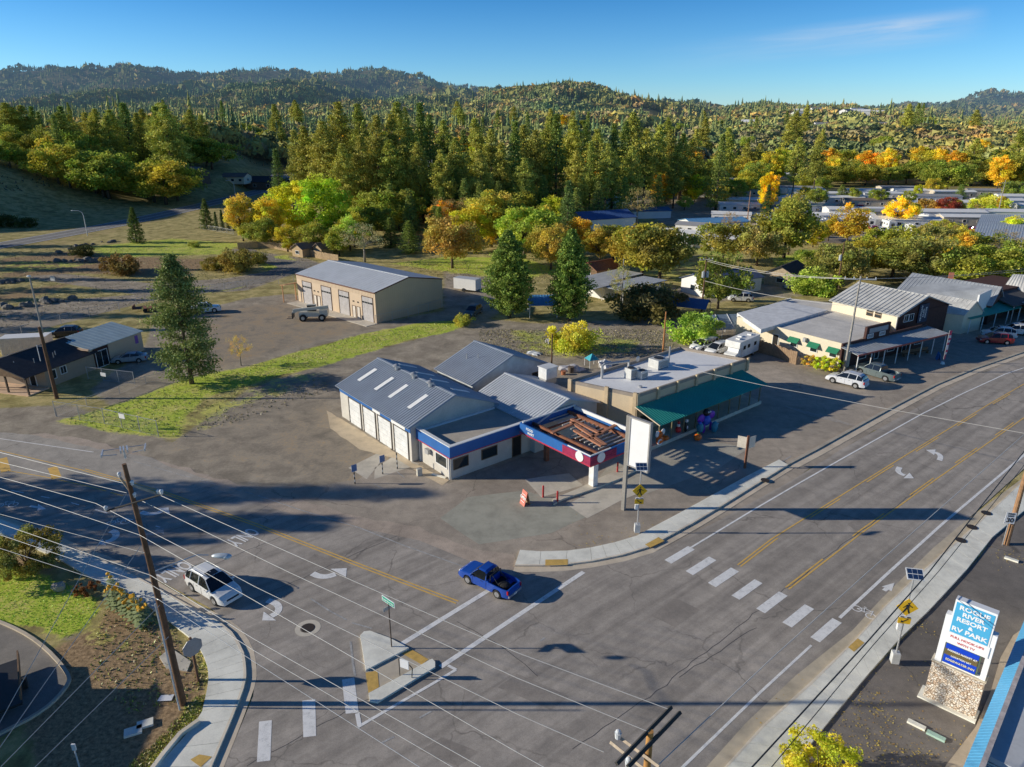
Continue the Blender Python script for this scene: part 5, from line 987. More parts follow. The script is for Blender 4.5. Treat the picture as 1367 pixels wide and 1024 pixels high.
for k in range(7): x = 22.6+k*2.7; opening(s2, x, -4.72-(x-20.9)*.0254, 0, -1, .8 if k != 3 else .45, 1.9 if k != 3 else 1.2, 1.5 if k != 3 else 2.1, 'window' if k != 3 else 'door', mk('brown_frame', (.16,.10,.05), .7), GL, mull=1 if k != 3 else 0)
for (x, y, sx, sy, sz, lab) in ((24.9, -.2, 1.0, 1.0, 1.25, 'tall grey rooftop air unit on the beige shop, left of the boxes'), (25.9, -1.0, 1.1, .9, .95, 'low rooftop duct box beside the tall grey air unit'), (30.4, .3, 1.9, 1.5, 1.15, 'largest white rooftop air unit on the beige shop')):
    c = Vector((O1[0], O1[1], 4.68))+Matrix.Rotation(MAIN, 3, 'Z')@Vector((x, y, 0)); t = thing('rooftop_unit', lab, 'air unit', c, MAIN, 'air units on the beige shop roof')
    b = MB(); b.box(-sx/2, sx/2, -sy/2, sy/2, .12, sz); b.build('casing', [mk('hvac_metal', (.66,.65,.61), .5, .1, dirt=.3)], t); b = MB(); b.cyl((0, 0, sz), (0, 0, sz+.08), min(sx, sy)*.38, n=14); b.build('fan_guard', [BLK], t); b = MB(); [b.box(-sx/2+.1, sx/2-.1, -sy/2-.015, -sy/2, .25+k*.12, .3+k*.12) for k in range(int((sz-.4)/.12))]; b.build('grille', [mk('grille_dark', (.12,.12,.12), .7)], t); b = MB(); b.box(-sx/2, -sx/2+.1, -sy/2, sy/2, 0, .12); b.box(sx/2-.1, sx/2, -sy/2, sy/2, 0, .12); b.build('skid', [GALV], t)
b = MB(); b.tube([(22.4, 1.9, 4.66), (22.4, 1.9, 6.1), (22.7, 1.9, 6.3), (26.2, 1.3, 6.1), (26.2, 1.3, 4.7)], .16, 10); b.build('duct', [GALV], s2, smooth=True)
b = MB(); b.cyl((32.0,.0,4.66),(32.0,.0,7.0), .09, n=8); b.cyl((31.2,1.6,4.66),(31.2,1.6,5.4), .3, n=10); b.ball((29,2.3,5.5), (.35,.1,.35)); b.cyl((27.6,.9,4.66),(27.6,.9,5.1), .22, n=8); b.cyl((23.5,-2.9,4.66),(23.5,-2.9,4.85),.2,n=8); b.build('roof_pipe', [GALV], s2)
# seasonal inflatables in front of the shop
def inflatable(name, lab, px, py, parts, z=.42):
    t = thing(name, lab, 'inflatable', (*W(px, py, z), z), MAIN); t.scale = (.8,)*3
    for nm, c, r, col, fn in parts: b = MB(); b.ball(c, r, 14, 10, fn=fn); b.build(nm, [mk('nylon_'+col[0], col[1], .5, var=.1, scale=3, dirt=.05)], t, smooth=True)
pump = lambda d: 1-.1*abs(sin(4*atan2(d.y, d.x)))
OR = ('orange', (.75,.16,.015)); PU = ('purple', (.22,.03,.45)); BU = ('blue', (.03,.10,.55)); RD = ('red', (.65,.03,.03)); WH_ = ('white', (.8,.78,.75)); BKc = ('black', (.02,.02,.02)); TEAL_ = ('teal', (.03,.22,.32))
inflatable('inflatable_pumpkin', 'orange inflatable pumpkin on the ground before the shop walk', 931, 588, [('body', (0,0,.5), (.62,.55,.5), OR, pump), ('stem', (0,0,1.02), (.09,.09,.14), ('green', (.05,.2,.03)), None)], 0)
inflatable('inflatable_creature', 'big purple and blue inflatable creature at the awning edge', 941, 575, [('body', (0,0,1.6), (.75,.6,.8), BU, None), ('head', (0,0,2.75), (.55,.5,.5), BKc, None), ('wing', (-1.2,0,2.1), (.75,.25,.65), PU, None), ('wing', (1.2,0,2.1), (.75,.25,.6), PU, None), ('leg', (-.8,-.3,.6), (.22,.22,.7), PU, None), ('leg', (.8,-.3,.6), (.22,.22,.7), PU, None), ('eye', (-.2,-.45,2.95), (.12,.1,.15), WH_, None), ('eye', (.2,-.45,2.95), (.12,.1,.15), WH_, None)], 0)
inflatable('inflatable_ghost', 'pale blue inflatable figure right of the purple creature', 953, 577, [('body', (0,0,.8), (.5,.45,.85), TEAL_, None), ('arm', (.55,0,1.1), (.35,.15,.15), ('pale', (.35,.5,.6)), None)], 0)
inflatable('inflatable_bear', 'orange and white inflatable figure at the left end of the walk', 880, 594, [('body', (0,0,.7), (.5,.45,.7), OR, None), ('head', (0,0,1.6), (.4,.38,.38), OR, None), ('wing', (-.55,0,1.7), (.38,.15,.45), WH_, None), ('wing', (.6,0,1.75), (.38,.15,.42), WH_, None)])
inflatable('inflatable_pumpkin', 'flat orange inflatable pumpkin on the left end of the walk', 888, 588, [('body', (0,0,.38), (.55,.5,.38), OR, pump), ('stem', (0,0,.8), (.08,.08,.1), TEAL_, None)])
inflatable('inflatable_elf', 'red inflatable ball figure under the awning', 905, 578, [('body', (0,0,.5), (.42,.42,.45), RD, None), ('head', (0,0,1.15), (.25,.25,.27), WH_, None), ('hat', (0,0,1.5), (.2,.2,.28), RD, None)])
inflatable('inflatable_figure', 'dark inflatable figure with white patches under the awning', 915, 576, [('body', (0,0,.7), (.3,.3,.75), BKc, None), ('head', (0,-.05,1.6), (.24,.24,.26), WH_, None), ('belly', (0,-.22,.7), (.16,.14,.3), WH_, None)])
inflatable('inflatable_tube', 'teal inflatable box shape left of the purple creature', 934, 577, [('body', (0,0,.65), (.5,.45,.65), TEAL_, lambda d: 1.15-.3*max(abs(d.x), abs(d.y))**4), ('cap', (-.1,0,1.4), (.28,.25,.2), BU, None)])
t = thing('life_ring', 'white ring with red mark on the blue end panel of the walk', 'ring', (*W(880,590,.9), .9), MAIN); b = MB(); b.tube([(cos(a)*.28, -.1, sin(a)*.28) for a in np.linspace(0, 2*pi, 17)], .08, 8); b.build('ring', [WT], t)
# ---------------- B3: tan steel garage
g3 = thing('garage_building', 'big tan steel garage with four roll doors and light grey roof', 'building', (-23.06, 116.2), radians(48))
gable_part(g3, 0, 15.3, 0, 24, 5.4, 5.4, 7.4, 6.9, TANW, LSTEEL, .12, pitch=.9, ovy=.1, h=.03)
b = MB(); b.box(-.17, -.02, -.12, 24.12, 5.16, 5.36); b.slab((-.1,-.14,5.42),(7.4,-.14,6.92),(7.4,-.1,6.92),(-.1,-.1,5.42),.2); b.slab((7.4,-.14,6.92),(15.4,-.14,5.42),(15.4,-.1,5.42),(7.4,-.1,6.92),.2); b.build('trim', [mk('brown_trim', (.14,.06,.04), .7)], g3)
b = MB(); [b.box(x, x+.03, -.022, -.002, 0, 5.3+min(x, 15.3-x)*.19) for x in np.arange(.4, 15.2, .42)]; [b.box(-.022, -.002, y, y+.03, 4.4, 5.15) for y in np.arange(.4, 23.8, .42)]; b.build('siding_rib', [mk('tan_rib', (.56,.42,.28), .7)], g3)
for y in (2.2, 9.0, 14.4, 20.6):
    rolldoor(g3, -.005, y, -1, 0, 2.9, 4.2, mk('garage_door', (.46,.43,.42), .6), strip_=.78, frame=mk('dark_jamb', (.13,.08,.055), .7))
for y in (4.9, 6.2, 17.0, 18.2): opening(g3, -.005, y, -1, 0, .02, .9, 2.1, 'door', mk('dark_jamb', (.13,.08,.055), .7), mk('door_cream', (.70,.62,.52), .6)); b = MB(); b.box(-.16, -.02, y-.1, y+.1, 2.85, 3.05); b.build('wall_light', [BLK], g3)
MB().box(-2.4, -.0, -.3, 24.3, 0, .06).build('apron', [CONC2], g3)
b = MB(); b.box(1.0, 3.4, 24.1, 25.6, 0, .1); [b.box(x, x+.15, 25.4, 25.55, 0, 3.3) for x in (-2.4, .3)]; b.slab((-2.6,24.12,3.6),(.6,24.12,3.6),(.6,25.9,3.3),(-2.6,25.9,3.3),.1); b.build('porch', [mk('orange_wood', (.50,.26,.12), .8)], g3)
# ---------------- B4: small office at the left edge
a4 = radians(-15.5); o4 = thing('office_building', 'small tan office with dark shingle roof and porch at the left edge', 'building', (-60.23, 81.78), a4)
gable_part(o4, -10.2, -.45, 3.2, 11.2, 2.62, 2.62, -5.3, 4.1, mk('tan_siding', (.42,.33,.24), .8, var=.06, scale=1), SHING, .5, rib=False, ovy=.2)
b = MB(); sl4 = 1.48/4.85; b.slab((.05,.0,2.47),(.05,3.0,2.47),(-5.3,3.0,4.1),(-5.3,0,4.1),.12); b.slab((-10.65,3.0,2.47),(-10.65,0,2.47),(-5.3,0,4.1),(-5.3,3.0,4.1),.12); b.build('porch_roof', [SHING], o4)
b = MB(); b.add([(-.1,.12,2.4),(-10.5,.12,2.4),(-5.3,.12,3.95),(-.1,.05,2.4),(-10.5,.05,2.4),(-5.3,.05,3.95)], [(0,1,2),(5,4,3)]); b.build('gable_board', [BWOOD], o4)
b = MB(); [b.box(x-.09, x+.09, .3, .48, 0, 2.5) for x in (-.35, -3.6, -7.0, -10.2)]; b.build('porch_post', [mk('dark_post', (.10,.07,.05), .8)], o4)
MB().box(-10.4, -.2, .1, 3.15, 0, .12).build('porch_floor', [concrete('peach_concrete', (.50,.36,.26))], o4)
opening(o4, -.44, 5.9, 1, 0, 1.1, .9, 1.0, frame=WT, mull=1); opening(o4, -.44, 4.3, 1, 0, .9, .9, 1.2, frame=WT); opening(o4, -2.6, 3.19, 0, -1, .1, 1.0, 2.1, 'door', WT, DARK)
b = MB(); [b.cyl((x, y, 3.0), (x, y, 3.75), .05, n=8) for x, y in ((-2.2,3.6),(-1.9,6.2),(-2.3,6.9),(-3.6,2.0))]; b.build('vent_pipe', [GALV], o4)
a5 = thing('office_annex', 'tan steel annex with pale teal mono pitch roof behind the office', 'building', (-57.9, 91.9), a4)
b = MB(); b.add([(-5.0,.0,0),(0,0,0),(0,9.6,0),(-5.0,9.6,0),(-5.0,0,3.85),(0,0,2.95),(0,9.6,2.95),(-5.0,9.6,3.85)], [(0,3,2,1),(4,5,6,7),(0,1,5,4),(1,2,6,5),(2,3,7,6),(3,0,4,7)]); b.build('wall', [TANW], a5)
b = MB(); b.ribroof((.3,-.1,3.0),(.3,9.8,3.0),(-5.2,9.8,4.02),(-5.2,-.1,4.02), .8, .03, .08); b.build('roof', [TEALR], a5)
opening(a5, .005, 1.9, 1, 0, .05, 2.0, 2.3, 'door', WT, GL, mull=1); b = MB(); b.box(.0, .06, .6, .8, 0, 2.9); b.box(0, .06, 3.0, 3.2, 0, 2.9); b.box(0, .06, .8, 3.0, 2.42, 2.9); b.build('door_surround', [DWOOD], a5)
b = MB(); b.box(-5.2, .3, -.35, -.12, 2.9, 3.12); b.build('flashing', [PEACH], a5)
b = MB(); b.box(.0, .03, 8.2, 8.8, 1.4, 2.6); b.build('poster', [mk('violet_poster', (.25,.10,.40), .7)], a5)
c4 = thing('storage_container', 'white ribbed storage container behind the dark roofed office', 'container', W(18,472)+(0,), radians(12)); b = MB(); b.box(-1, 5.2, -1.2, 1.2, .1, 2.6); [b.box(x, x+.12, -1.25, -1.2, .2, 2.5) for x in np.arange(-.9, 5.1, .3)]; b.build('body', [mk('container_cream', (.78,.70,.58), .6)], c4); MB().box(-1.02, 5.22, -1.22, 1.22, 2.6, 2.66).build('roof', [WT], c4)
# ---------------- B5: antique shops on the right
A5 = radians(31); o5 = (44.14, 90.21)
def L5(pts, z): 
    c_, s_ = cos(A5), sin(A5); out = []
    for p in pts: x, y = W(*p, z); x -= o5[0]; y -= o5[1]; out.append((x*c_+y*s_, -x*s_+y*c_))
    return out
s5 = thing('antique_shop', 'cream flat roofed shop with green window awnings and metal porch roof', 'building', o5, A5)
flat5 = L5([(1132,462),(1030,436),(984,424),(1055,398),(1150,408),(1192,432)], 3.3)
MB().prism(flat5, 0, 3.25).build('wall', [CREAM], s5)
def inset(poly, d):
    c = (sum(p[0] for p in poly)/len(poly), sum(p[1] for p in poly)/len(poly)); return [(p[0]+(c[0]-p[0])*d, p[1]+(c[1]-p[1])*d) for p in poly]
MB().flat(inset(flat5, .03), 3.27).build('roof', [mk('pale_gravel_roof', (.68,.64,.58), .9, var=.15, scale=.5, dirt=.35)], s5); b = MB(); 
for i in range(3): wallrun(b, flat5[i], flat5[i+1], .2, 3.25, 3.45, ins=-1)
b.build('parapet', [CREAM], s5)
bl5 = L5([(1016,440),(984,418),(1046,402),(1105,414)], 3.6); MB().prism([(p[0], p[1]) for p in bl5], 3.0, 3.62).build('raised_roof', [mk('pale_grey_roof', (.70,.70,.70), .8)], s5)
P0, P1 = flat5[0], flat5[1]; d_ = Vector((P1[0]-P0[0], P1[1]-P0[1])); Lw = d_.length; d_ /= Lw; n_ = Vector((d_.y, -d_.x)); 
if n_.x > 0: n_ = -n_
R5 = Matrix(((d_.x, n_.x, 0), (d_.y, n_.y, 0), (0, 0, 1)))
for u in (1.9, 4.9, 8.1):
    c = Vector((P0[0], P0[1]))+d_*u; w = opening(s5, c.x+n_.x*.01, c.y+n_.y*.01, n_.x, n_.y, 1.2, 1.1, .8, frame=WT); b = MB(); q = lambda uu, dd, z: (P0[0]+d_.x*uu+n_.x*dd, P0[1]+d_.y*uu+n_.y*dd, z); b.slab(q(u-.85, .75, 1.95), q(u+.85, .75, 1.95), q(u+.85, .03, 2.6), q(u-.85, .03, 2.6), .05); b.build('window_awning', [mk('green_canvas', (.015,.20,.10), .8)], s5)
c = Vector((P0[0], P0[1]))+d_*11.2; opening(s5, c.x+n_.x*.01, c.y+n_.y*.01, n_.x, n_.y, .6, 1.0, 1.7, 'door', WT, DARK)
c = Vector((P0[0], P0[1]))+d_*6.3; b = MB(); b.obox((c.x+n_.x*.25, c.y+n_.y*.25, 2.7), (.55,.45,.6)); b.build('meter', [GALV], s5)
q = lambda x, y, z: (x, y, z)
pf = L5([(1132,467),(1146,472),(1268,443),(1240,430)], 3.0)
b = MB(); b.ribroof((pf[1][0],pf[1][1],2.75),(pf[2][0],pf[2][1],2.75),(pf[2][0]-.3,pf[2][1]+3.2,3.2),(pf[1][0],pf[1][1]+2.6,3.2), .6, .03, .08); b.build('porch_roof', [mk('porch_tin', (.42,.44,.45), .5, .2)], s5)
b = MB(); b.slab((pf[1][0],pf[1][1]-.06,2.78),(pf[2][0],pf[2][1]-.06,2.78),(pf[2][0],pf[2][1],2.78),(pf[1][0],pf[1][1],2.78),.22); b.build('porch_edge', [mk('worn_red_trim', (.42,.10,.07), .7)], s5)
b = MB(); [b.cyl((pf[1][0]+(pf[2][0]-pf[1][0])*t_, pf[1][1]+(pf[2][1]-pf[1][1])*t_+.2, 0), (pf[1][0]+(pf[2][0]-pf[1][0])*t_, pf[1][1]+(pf[2][1]-pf[1][1])*t_+.2, 2.75), .07, n=8) for t_ in np.linspace(.02, .98, 8)]; b.build('porch_post', [WT], s5)
y5 = pf[1][1]+2.62; b = MB(); b.box(pf[1][0]+.3, pf[2][0]-.8, y5, y5+.25, 0, 3.6); b.build('shop_front', [DWOOD], s5)
for k in range(6): opening(s5, pf[1][0]+1.8+k*3.4, y5-.004, 0, -1, .7 if k % 2 else .1, 1.7 if k % 2 else 1.0, 1.5 if k % 2 else 2.1, 'window' if k % 2 else 'door', WT, GL)
b = MB(); b.box(7.2, 12.8, y5-.1, y5+.25, 3.6, 5.3); b.build('false_front', [DWOOD], s5); b = MB(); b.box(7.8, 12.2, y5-.14, y5-.1, 4.3, 5.0); b.build('sign_panel', [mk('grey_sign', (.36,.37,.38), .7)], s5)
for x in (8.2, 11.0): opening(s5, x, y5-.1, 0, -1, 3.62, 1.3, .55, frame=WT, pane=mk('dusty_pane', (.35,.36,.36), .3))
g5 = thing('gabled_shop', 'tall gabled shop with tin roof, dark red wood front and cream side wall', 'building', o5, A5)
e5 = L5([(1212,420),(1098,402)], 5.0); rr5 = L5([(1242,392),(1148,380)], 7.2); gx0 = (e5[0][0]+e5[1][0])/2+.3; gy0 = e5[0][1]+.5; gy1 = e5[1][1]-.4; gxr = (rr5[0][0]+rr5[1][0])/2; gx1 = gxr+(gxr-gx0)
gable_part(g5, gx0, gx1, gy0, gy1, 5.1, 5.1, gxr, 7.2, CREAM, OLDTIN, .5, pitch=.7, ovy=.4, h=.09)
b = MB(); b.add([(gx0, gy0-.05, 0), (gx1, gy0-.05, 0), (gx1, gy0-.05, 5.0), (gxr, gy0-.05, 7.0), (gx0, gy0-.05, 5.0)], [(0, 1, 2, 3, 4)]); b.box(gx0, gx1, gy0-.16, gy0-.052, 4.85, 5.0); b.build('wood_front', [DWOOD], g5)
for u in (2.0, 3.3): opening(g5, gx0+u, gy0-.06, 0, -1, 3.7, 1.1, 1.1, frame=WT, pane=GL, mull=1)
b = MB(); b.box(gx0+4.9, gx0+7.4, gy0-.25, gy0-.17, 3.1, 6.0); b.build('banner', [mk('navy_banner', (.02,.035,.08), .7)], g5)
for k, w_ in enumerate(('ANTIQUES', 'GIFTS', 'BOOKS')): letters(w_, .52, WT, g5, (gx0+5.5+k*.6, gy0-.27, 4.6), (pi/2, pi/2, 0), name='banner_lettering')
for y in (gy0+3.2, gy0+4.6): 
    for z in (3.9, 4.5): opening(g5, gx0-.004, y, -1, 0, z, 1.0, .45, frame=mk('brown_frame', (.16,.10,.05), .7), pane=GL)
b = MB(); b.cyl((gx0-.08, gy0+.1, 0), (gx0-.08, gy0+.1, 5), .05, n=8); b.build('downpipe', [WT], g5)
# porch clutter
for i, (px, py, nm, lab, sz, col) in enumerate(((1192,466,'display_table','dark blue covered table under the metal porch', (2.2,1.0,.85), (.03,.06,.30)), (1208,462,'blue_awning_table','bright blue cloth table right of the dark blue one', (2.4,1.0,.8), (.03,.10,.5)), (1178,474,'wooden_barrel','brown wooden barrel planter under the porch', (.7,.7,.7), (.20,.11,.05)), (1160,480,'green_planter','dark green planter box under the porch corner', (1.4,.7,.7), (.03,.08,.03)), (1252,480,'sandwich_board','blue sandwich board by the feather flag', (.9,.5,1.1), (.05,.22,.55)))):
    t = thing(nm, lab, 'board' if 'board' in nm else 'table' if 'table' in nm else 'planter', (*W(px, py), 0), A5+.2*i); m_ = mk('clutter%d' % i, col, .7, var=.3, scale=3)
    b = MB(); sx, sy, sz_ = sz
    if 'barrel' in nm: [b.cyl((0,0,z0_*sz_), (0,0,z1_*sz_), r0_*sx/2, r1_*sx/2, 14) for z0_, z1_, r0_, r1_ in ((0,.5,.8,1),(.5,1,1,.85))]; b.build('barrel', [m_], t)
    elif 'board' in nm: b.slab((-sx/2,-sy/2,0),(sx/2,-sy/2,0),(sx/2,0,sz_),(-sx/2,0,sz_),.04); b.slab((sx/2,sy/2,0),(-sx/2,sy/2,0),(-sx/2,.05,sz_),(sx/2,.05,sz_),.04); b.build('board', [m_], t)
    else: b.box(-sx/2, sx/2, -sy/2, sy/2, sz_-.12, sz_); b.build('top', [m_], t); b = MB(); [b.box(x-.04, x+.04, y-.04, y+.04, 0, sz_-.12) for x in (-sx/2+.1, sx/2-.1) for y in (-sy/2+.1, sy/2-.1)]; b.build('leg', [BWOOD], t); b = MB(); [b.ball((random.uniform(-sx/2.4, sx/2.4), random.uniform(-sy/3, sy/3), sz_+.1), .14, 8, 5) for _ in range(8)]; b.build('goods', [mk('goods', (.4,.32,.3), .7, var=.5, scale=6)], t)
t = thing('bench', 'long brown wooden bench rail before the porch', 'bench', (*W(1222,474), 0), A5-.15); b = MB(); b.box(-2.6,2.6,-.2,.2,.42,.5); b.box(-2.6,2.6,.18,.24,.5,.95); b.build('seat', [BWOOD], t); b = MB(); [b.box(x-.05,x+.05,-.18,.18,0,.42) for x in (-2.4,0,2.4)]; b.build('leg', [BWOOD], t)
t = thing('feather_flag', 'tall pink and white feather flag on a round base by the road', 'flag', (*W(1258,486), 0), radians(15)); b = MB(); b.cyl((0,0,0),(0,0,.35),.3,.2,12); b.build('base', [WT], t); b = MB(); b.cyl((0,0,0),(0,0,5.0),.03,n=6); b.build('pole', [GALV], t)
b = MB(); zs = np.linspace(.7, 4.9, 13)
for i in range(12): w0, w1 = [.22+.3*(z/5)**.7 for z in (zs[i], zs[i+1])]; b.add([(.03,.02*sin(i),zs[i]),(w0,.05*sin(i*1.3),zs[i]),(w1,.05*sin((i+1)*1.3),zs[i+1]),(.03,.02*sin(i+1),zs[i+1])], [(0,1,2,3)], 1 if i in (2,4,5,7,9) else 0)
b.build('cloth', [mk('pink_cloth', (.62,.06,.14), .7), mk('white_cloth', (.8,.74,.72), .7)], t)
# long roofs farther up the street
def quadroof(name, lab, pts, z, zr, wallm, roofm, drop=1.6, rib=.6, group=None, cat='building', base=0):
    """building whose near roof plane has corners measured in the photo: eave-left, eave-right, ridge-right, ridge-left"""
    (a, b_), (c, d) = (W(*pts[0], z), W(*pts[1], z)), (W(*pts[2], zr), W(*pts[3], zr)); o = a; ang = atan2(b_[1]-a[1], b_[0]-a[0]); t = thing(name, lab, cat, (*o, base), ang, group); R_ = Matrix.Rotation(-ang, 2)
    A, B, C_, D = [tuple(R_@Vector((p[0]-o[0], p[1]-o[1]))) for p in (a, b_, c, d)]
    mb = MB(); mb.ribroof((*A, z), (*B, z), (*C_, zr), (*D, zr), rib, .04, .12)
    E_, F_ = (2*D[0]-A[0], 2*D[1]-A[1]), (2*C_[0]-B[0], 2*C_[1]-B[1]); mb.ribroof((*F_, z), (*E_, z), (*D, zr), (*C_, zr), rib, .04, .12); mb.build('roof', [roofm], t)
    w = MB(); k = .04; P_ = inset([A, B, F_, E_], k); Cq, Dq = inset([A, B, C_, D], 0)[2:], None; n = 4
    mid1 = ((P_[1][0]+P_[2][0])/2, (P_[1][1]+P_[2][1])/2); mid0 = ((P_[0][0]+P_[3][0])/2, (P_[0][1]+P_[3][1])/2)
    vs = [(*P_[0], 0), (*P_[1], 0), (*P_[2], 0), (*P_[3], 0), (*P_[0], z-.1), (*P_[1], z-.1), (*P_[2], z-.1), (*P_[3], z-.1), (*mid1, zr-.15), (*mid0, zr-.15)]
    w.add(vs, [(0,1,5,4), (1,2,6,8,5), (2,3,7,6), (3,0,4,9,7)]); w.build('wall', [wallm], t); return t
q6 = quadroof('long_shop', 'long shop with grey ribbed roof and small brick chimney beyond the gabled shop', [(1188,395),(1325,408),(1338,383),(1218,364)], 3.4, 6.0, DWOOD, DKTIN)
b = MB(); c = W(1269,372,5.6); q = Matrix.Rotation(-q6.rotation_euler[2], 2)@Vector((c[0]-q6.location.x, c[1]-q6.location.y)); b.box(q.x-.4, q.x+.4, q.y-.4, q.y+.4, 5.2, 6.7); b.build('chimney', [mk('chimney_brick', (.42,.15,.09), .9)], q6)
q7 = quadroof('white_front_shop', 'shop with pale patchy tin roof and white false gable', [(1215,412),(1288,421),(1305,402),(1239,391)], 3.2, 5.2, CREAM, OLDTIN)
b = MB(); c0_ = W(1306,400,5.6); 
for nm, px0, px1, z0_, z1_, m_ in (('false_gable', (1304,412), (1318,405), 3.0, 6.0, WT),):
    a_, c_ = W(*px0, 3.5), W(*px1, 3.5); t_ = q7; R_ = Matrix.Rotation(-q7.rotation_euler[2], 2); A_, C__ = [R_@Vector((p[0]-q7.location.x, p[1]-q7.location.y)) for p in (a_, c_)]; b.obox(((A_.x+C__.x)/2, (A_.y+C__.y)/2, 4.4), ((C__-A_).length+1.0, .25, 3.0), atan2(C__.y-A_.y, C__.x-A_.x)); b.build(nm, [m_], q7)
cA = thing('green_awning_shop', 'low dark shop front under a green metal canopy', 'building', (*W(1290,440), 0), radians(30)); b = MB(); b.box(-1, 13, 1.2, 6, 0, 3.1); b.build('wall', [DWOOD], cA); b = MB(); b.ribroof((-2.5,-1.6,2.5),(13.2,-1.6,2.5),(13.2,2.4,3.4),(-2.5,2.4,3.4), .5, .03, .08); b.build('canopy', [GREENM], cA); b = MB(); [b.cyl((x,-1.4,0),(x,-1.4,2.5),.08,n=8) for x in (-2.2, 1.6, 5.4, 9.2, 13)]; b.build('post', [WT], cA)
for x in (1.2, 5.0, 9.0): opening(cA, x, 1.19, 0, -1, .8, 1.8, 1.4, frame=WT, mull=1)
dA = thing('dark_porch_shop', 'dark wooden shop with wide porch roof at the right edge', 'building', (*W(1340,428), 0), radians(30)); b = MB(); b.box(0, 16, 3, 11, 0, 4.4); b.build('wall', [DWOOD], dA); b = MB(); b.slab((-1,-1.5,3.0),(16,-1.5,3.0),(16,4,4.3),(-1,4,4.3),.15); b.build('porch_roof', [mk('dark_roofing', (.10,.095,.09), .8)], dA); b = MB(); b.slab((2,-3.5,2.8),(12,-3.5,2.8),(12,-1.2,3.3),(2,-1.2,3.3),.1); b.build('front_roof', [mk('porch_tin', (.42,.44,.45), .5, .2)], dA); b = MB(); [b.cyl((x,-1.3,0),(x,-1.3,3.0),.09,n=8) for x in (-.6, 4, 8, 12)]; b.build('post', [GALV], dA)
eA = quadroof('far_tin_shop', 'shop with pale ridge roof at the far right of the street', [(1338,386),(1410,400),(1400,368),(1352,366)], 3.6, 6.2, BWOOD, OLDTIN)
# ---------------- B10: blue roofed building at the lower right corner
bR = thing('blue_trim_building', 'white building corner with bright blue metal eaves at the lower right', 'building', (0, 0, 0), 0)
zb = 4.2; E0, E1, E2 = W(1286,1024,zb-.45), W(1321,940,zb-.45), W(1370,822,zb-.45); 
d0 = Vector((E2[0]-E0[0], E2[1]-E0[1])).normalized(); nn = Vector((d0.y, -d0.x)); EW = (Vector(W(1313,1009,zb))-Vector(E0)).dot(nn); EW = max(.5, min(1.3, EW)); e0 = Vector(E0)-d0*3; e1 = Vector(E2)+d0*6
b = MB(); pA, pB = e0, e1; b.ribroof((*pA, zb-.45), (*pB, zb-.45), (*(pB+nn*EW), zb), (*(pA+nn*EW), zb), .24, .012, .06); b.build('blue_eave', [mk('sky_blue_metal', (.12,.42,.68), .45, .1, var=.08, scale=1)], bR)
b = MB(); pA2, pB2 = e0+nn*EW, e1+nn*EW; b.prism([tuple(pA2), tuple(pB2), tuple(pB2+nn*.22), tuple(pA2+nn*.22)], zb-.3, zb+.35); b.build('parapet', [mk('rusty_white_parapet', (.55,.48,.45), .8, var=.3, scale=3)], bR)
b = MB(); f0 = e0+nn*(EW+.22)+d0*3.9; f1 = e1+nn*(EW+.22); b.prism([tuple(f0), tuple(f1), tuple(f1+nn*9), tuple(f0+nn*9)], zb-.2, zb+.1); b.build('roof', [mk('pale_grey_roofing', (.55,.56,.57), .8, var=.06, scale=.5)], bR)
b = MB(); g0 = e0+nn*(EW-.2); g1 = f0-nn*.42; b.prism([tuple(g0), tuple(g1), tuple(g1+nn*9.4), tuple(g0+nn*9.4)], 0, zb-.5); b.prism([tuple(f0-nn*.4+d0*.05), tuple(f1-nn*.4), tuple(f1+nn*9), tuple(f0+nn*9+d0*.05)], 0, zb-.3); b.build('wall', [WHITEW], bR)
b = MB(); b.prism([tuple(g0+nn*.3), tuple(g1+nn*.3), tuple(g1+nn*9), tuple(g0+nn*9)], zb-.5, zb-.42); b.build('low_roof', [WT], bR)
b = MB(); b.ribroof((*(f0-nn*.1), zb-.75), (*(f0+nn*9), zb-.75), (*(f0+nn*9+d0*.9), zb-.15), (*(f0-nn*.1+d0*.9), zb-.15), .22, .03, .06); b.build('end_eave', [mk('sky_blue_metal', (.12,.42,.68), .45, .1)], bR)
mb = MB(); pl = WL([(1238,1090),(1262,1024),(1302,972),(1322,925),(1335,880),(1352,850),(1400,815)]); strip(mb, pl, offs(pl, -1.15), 0, .12); struct('walkway', mb, [concrete('brown_walk', (.30,.255,.20))])
# off-frame house at the lower left whose shadow reaches the planting strip
hh = thing('corner_house', 'house just outside the lower left corner that shades the planting strip', 'building', (-37.5, 26.5), radians(8)); gable_part(hh, -5, 6.2, -6, 6.2, 3.4, 3.4, 0.5, 5.4, TANW, SHING, .4, rib=False)
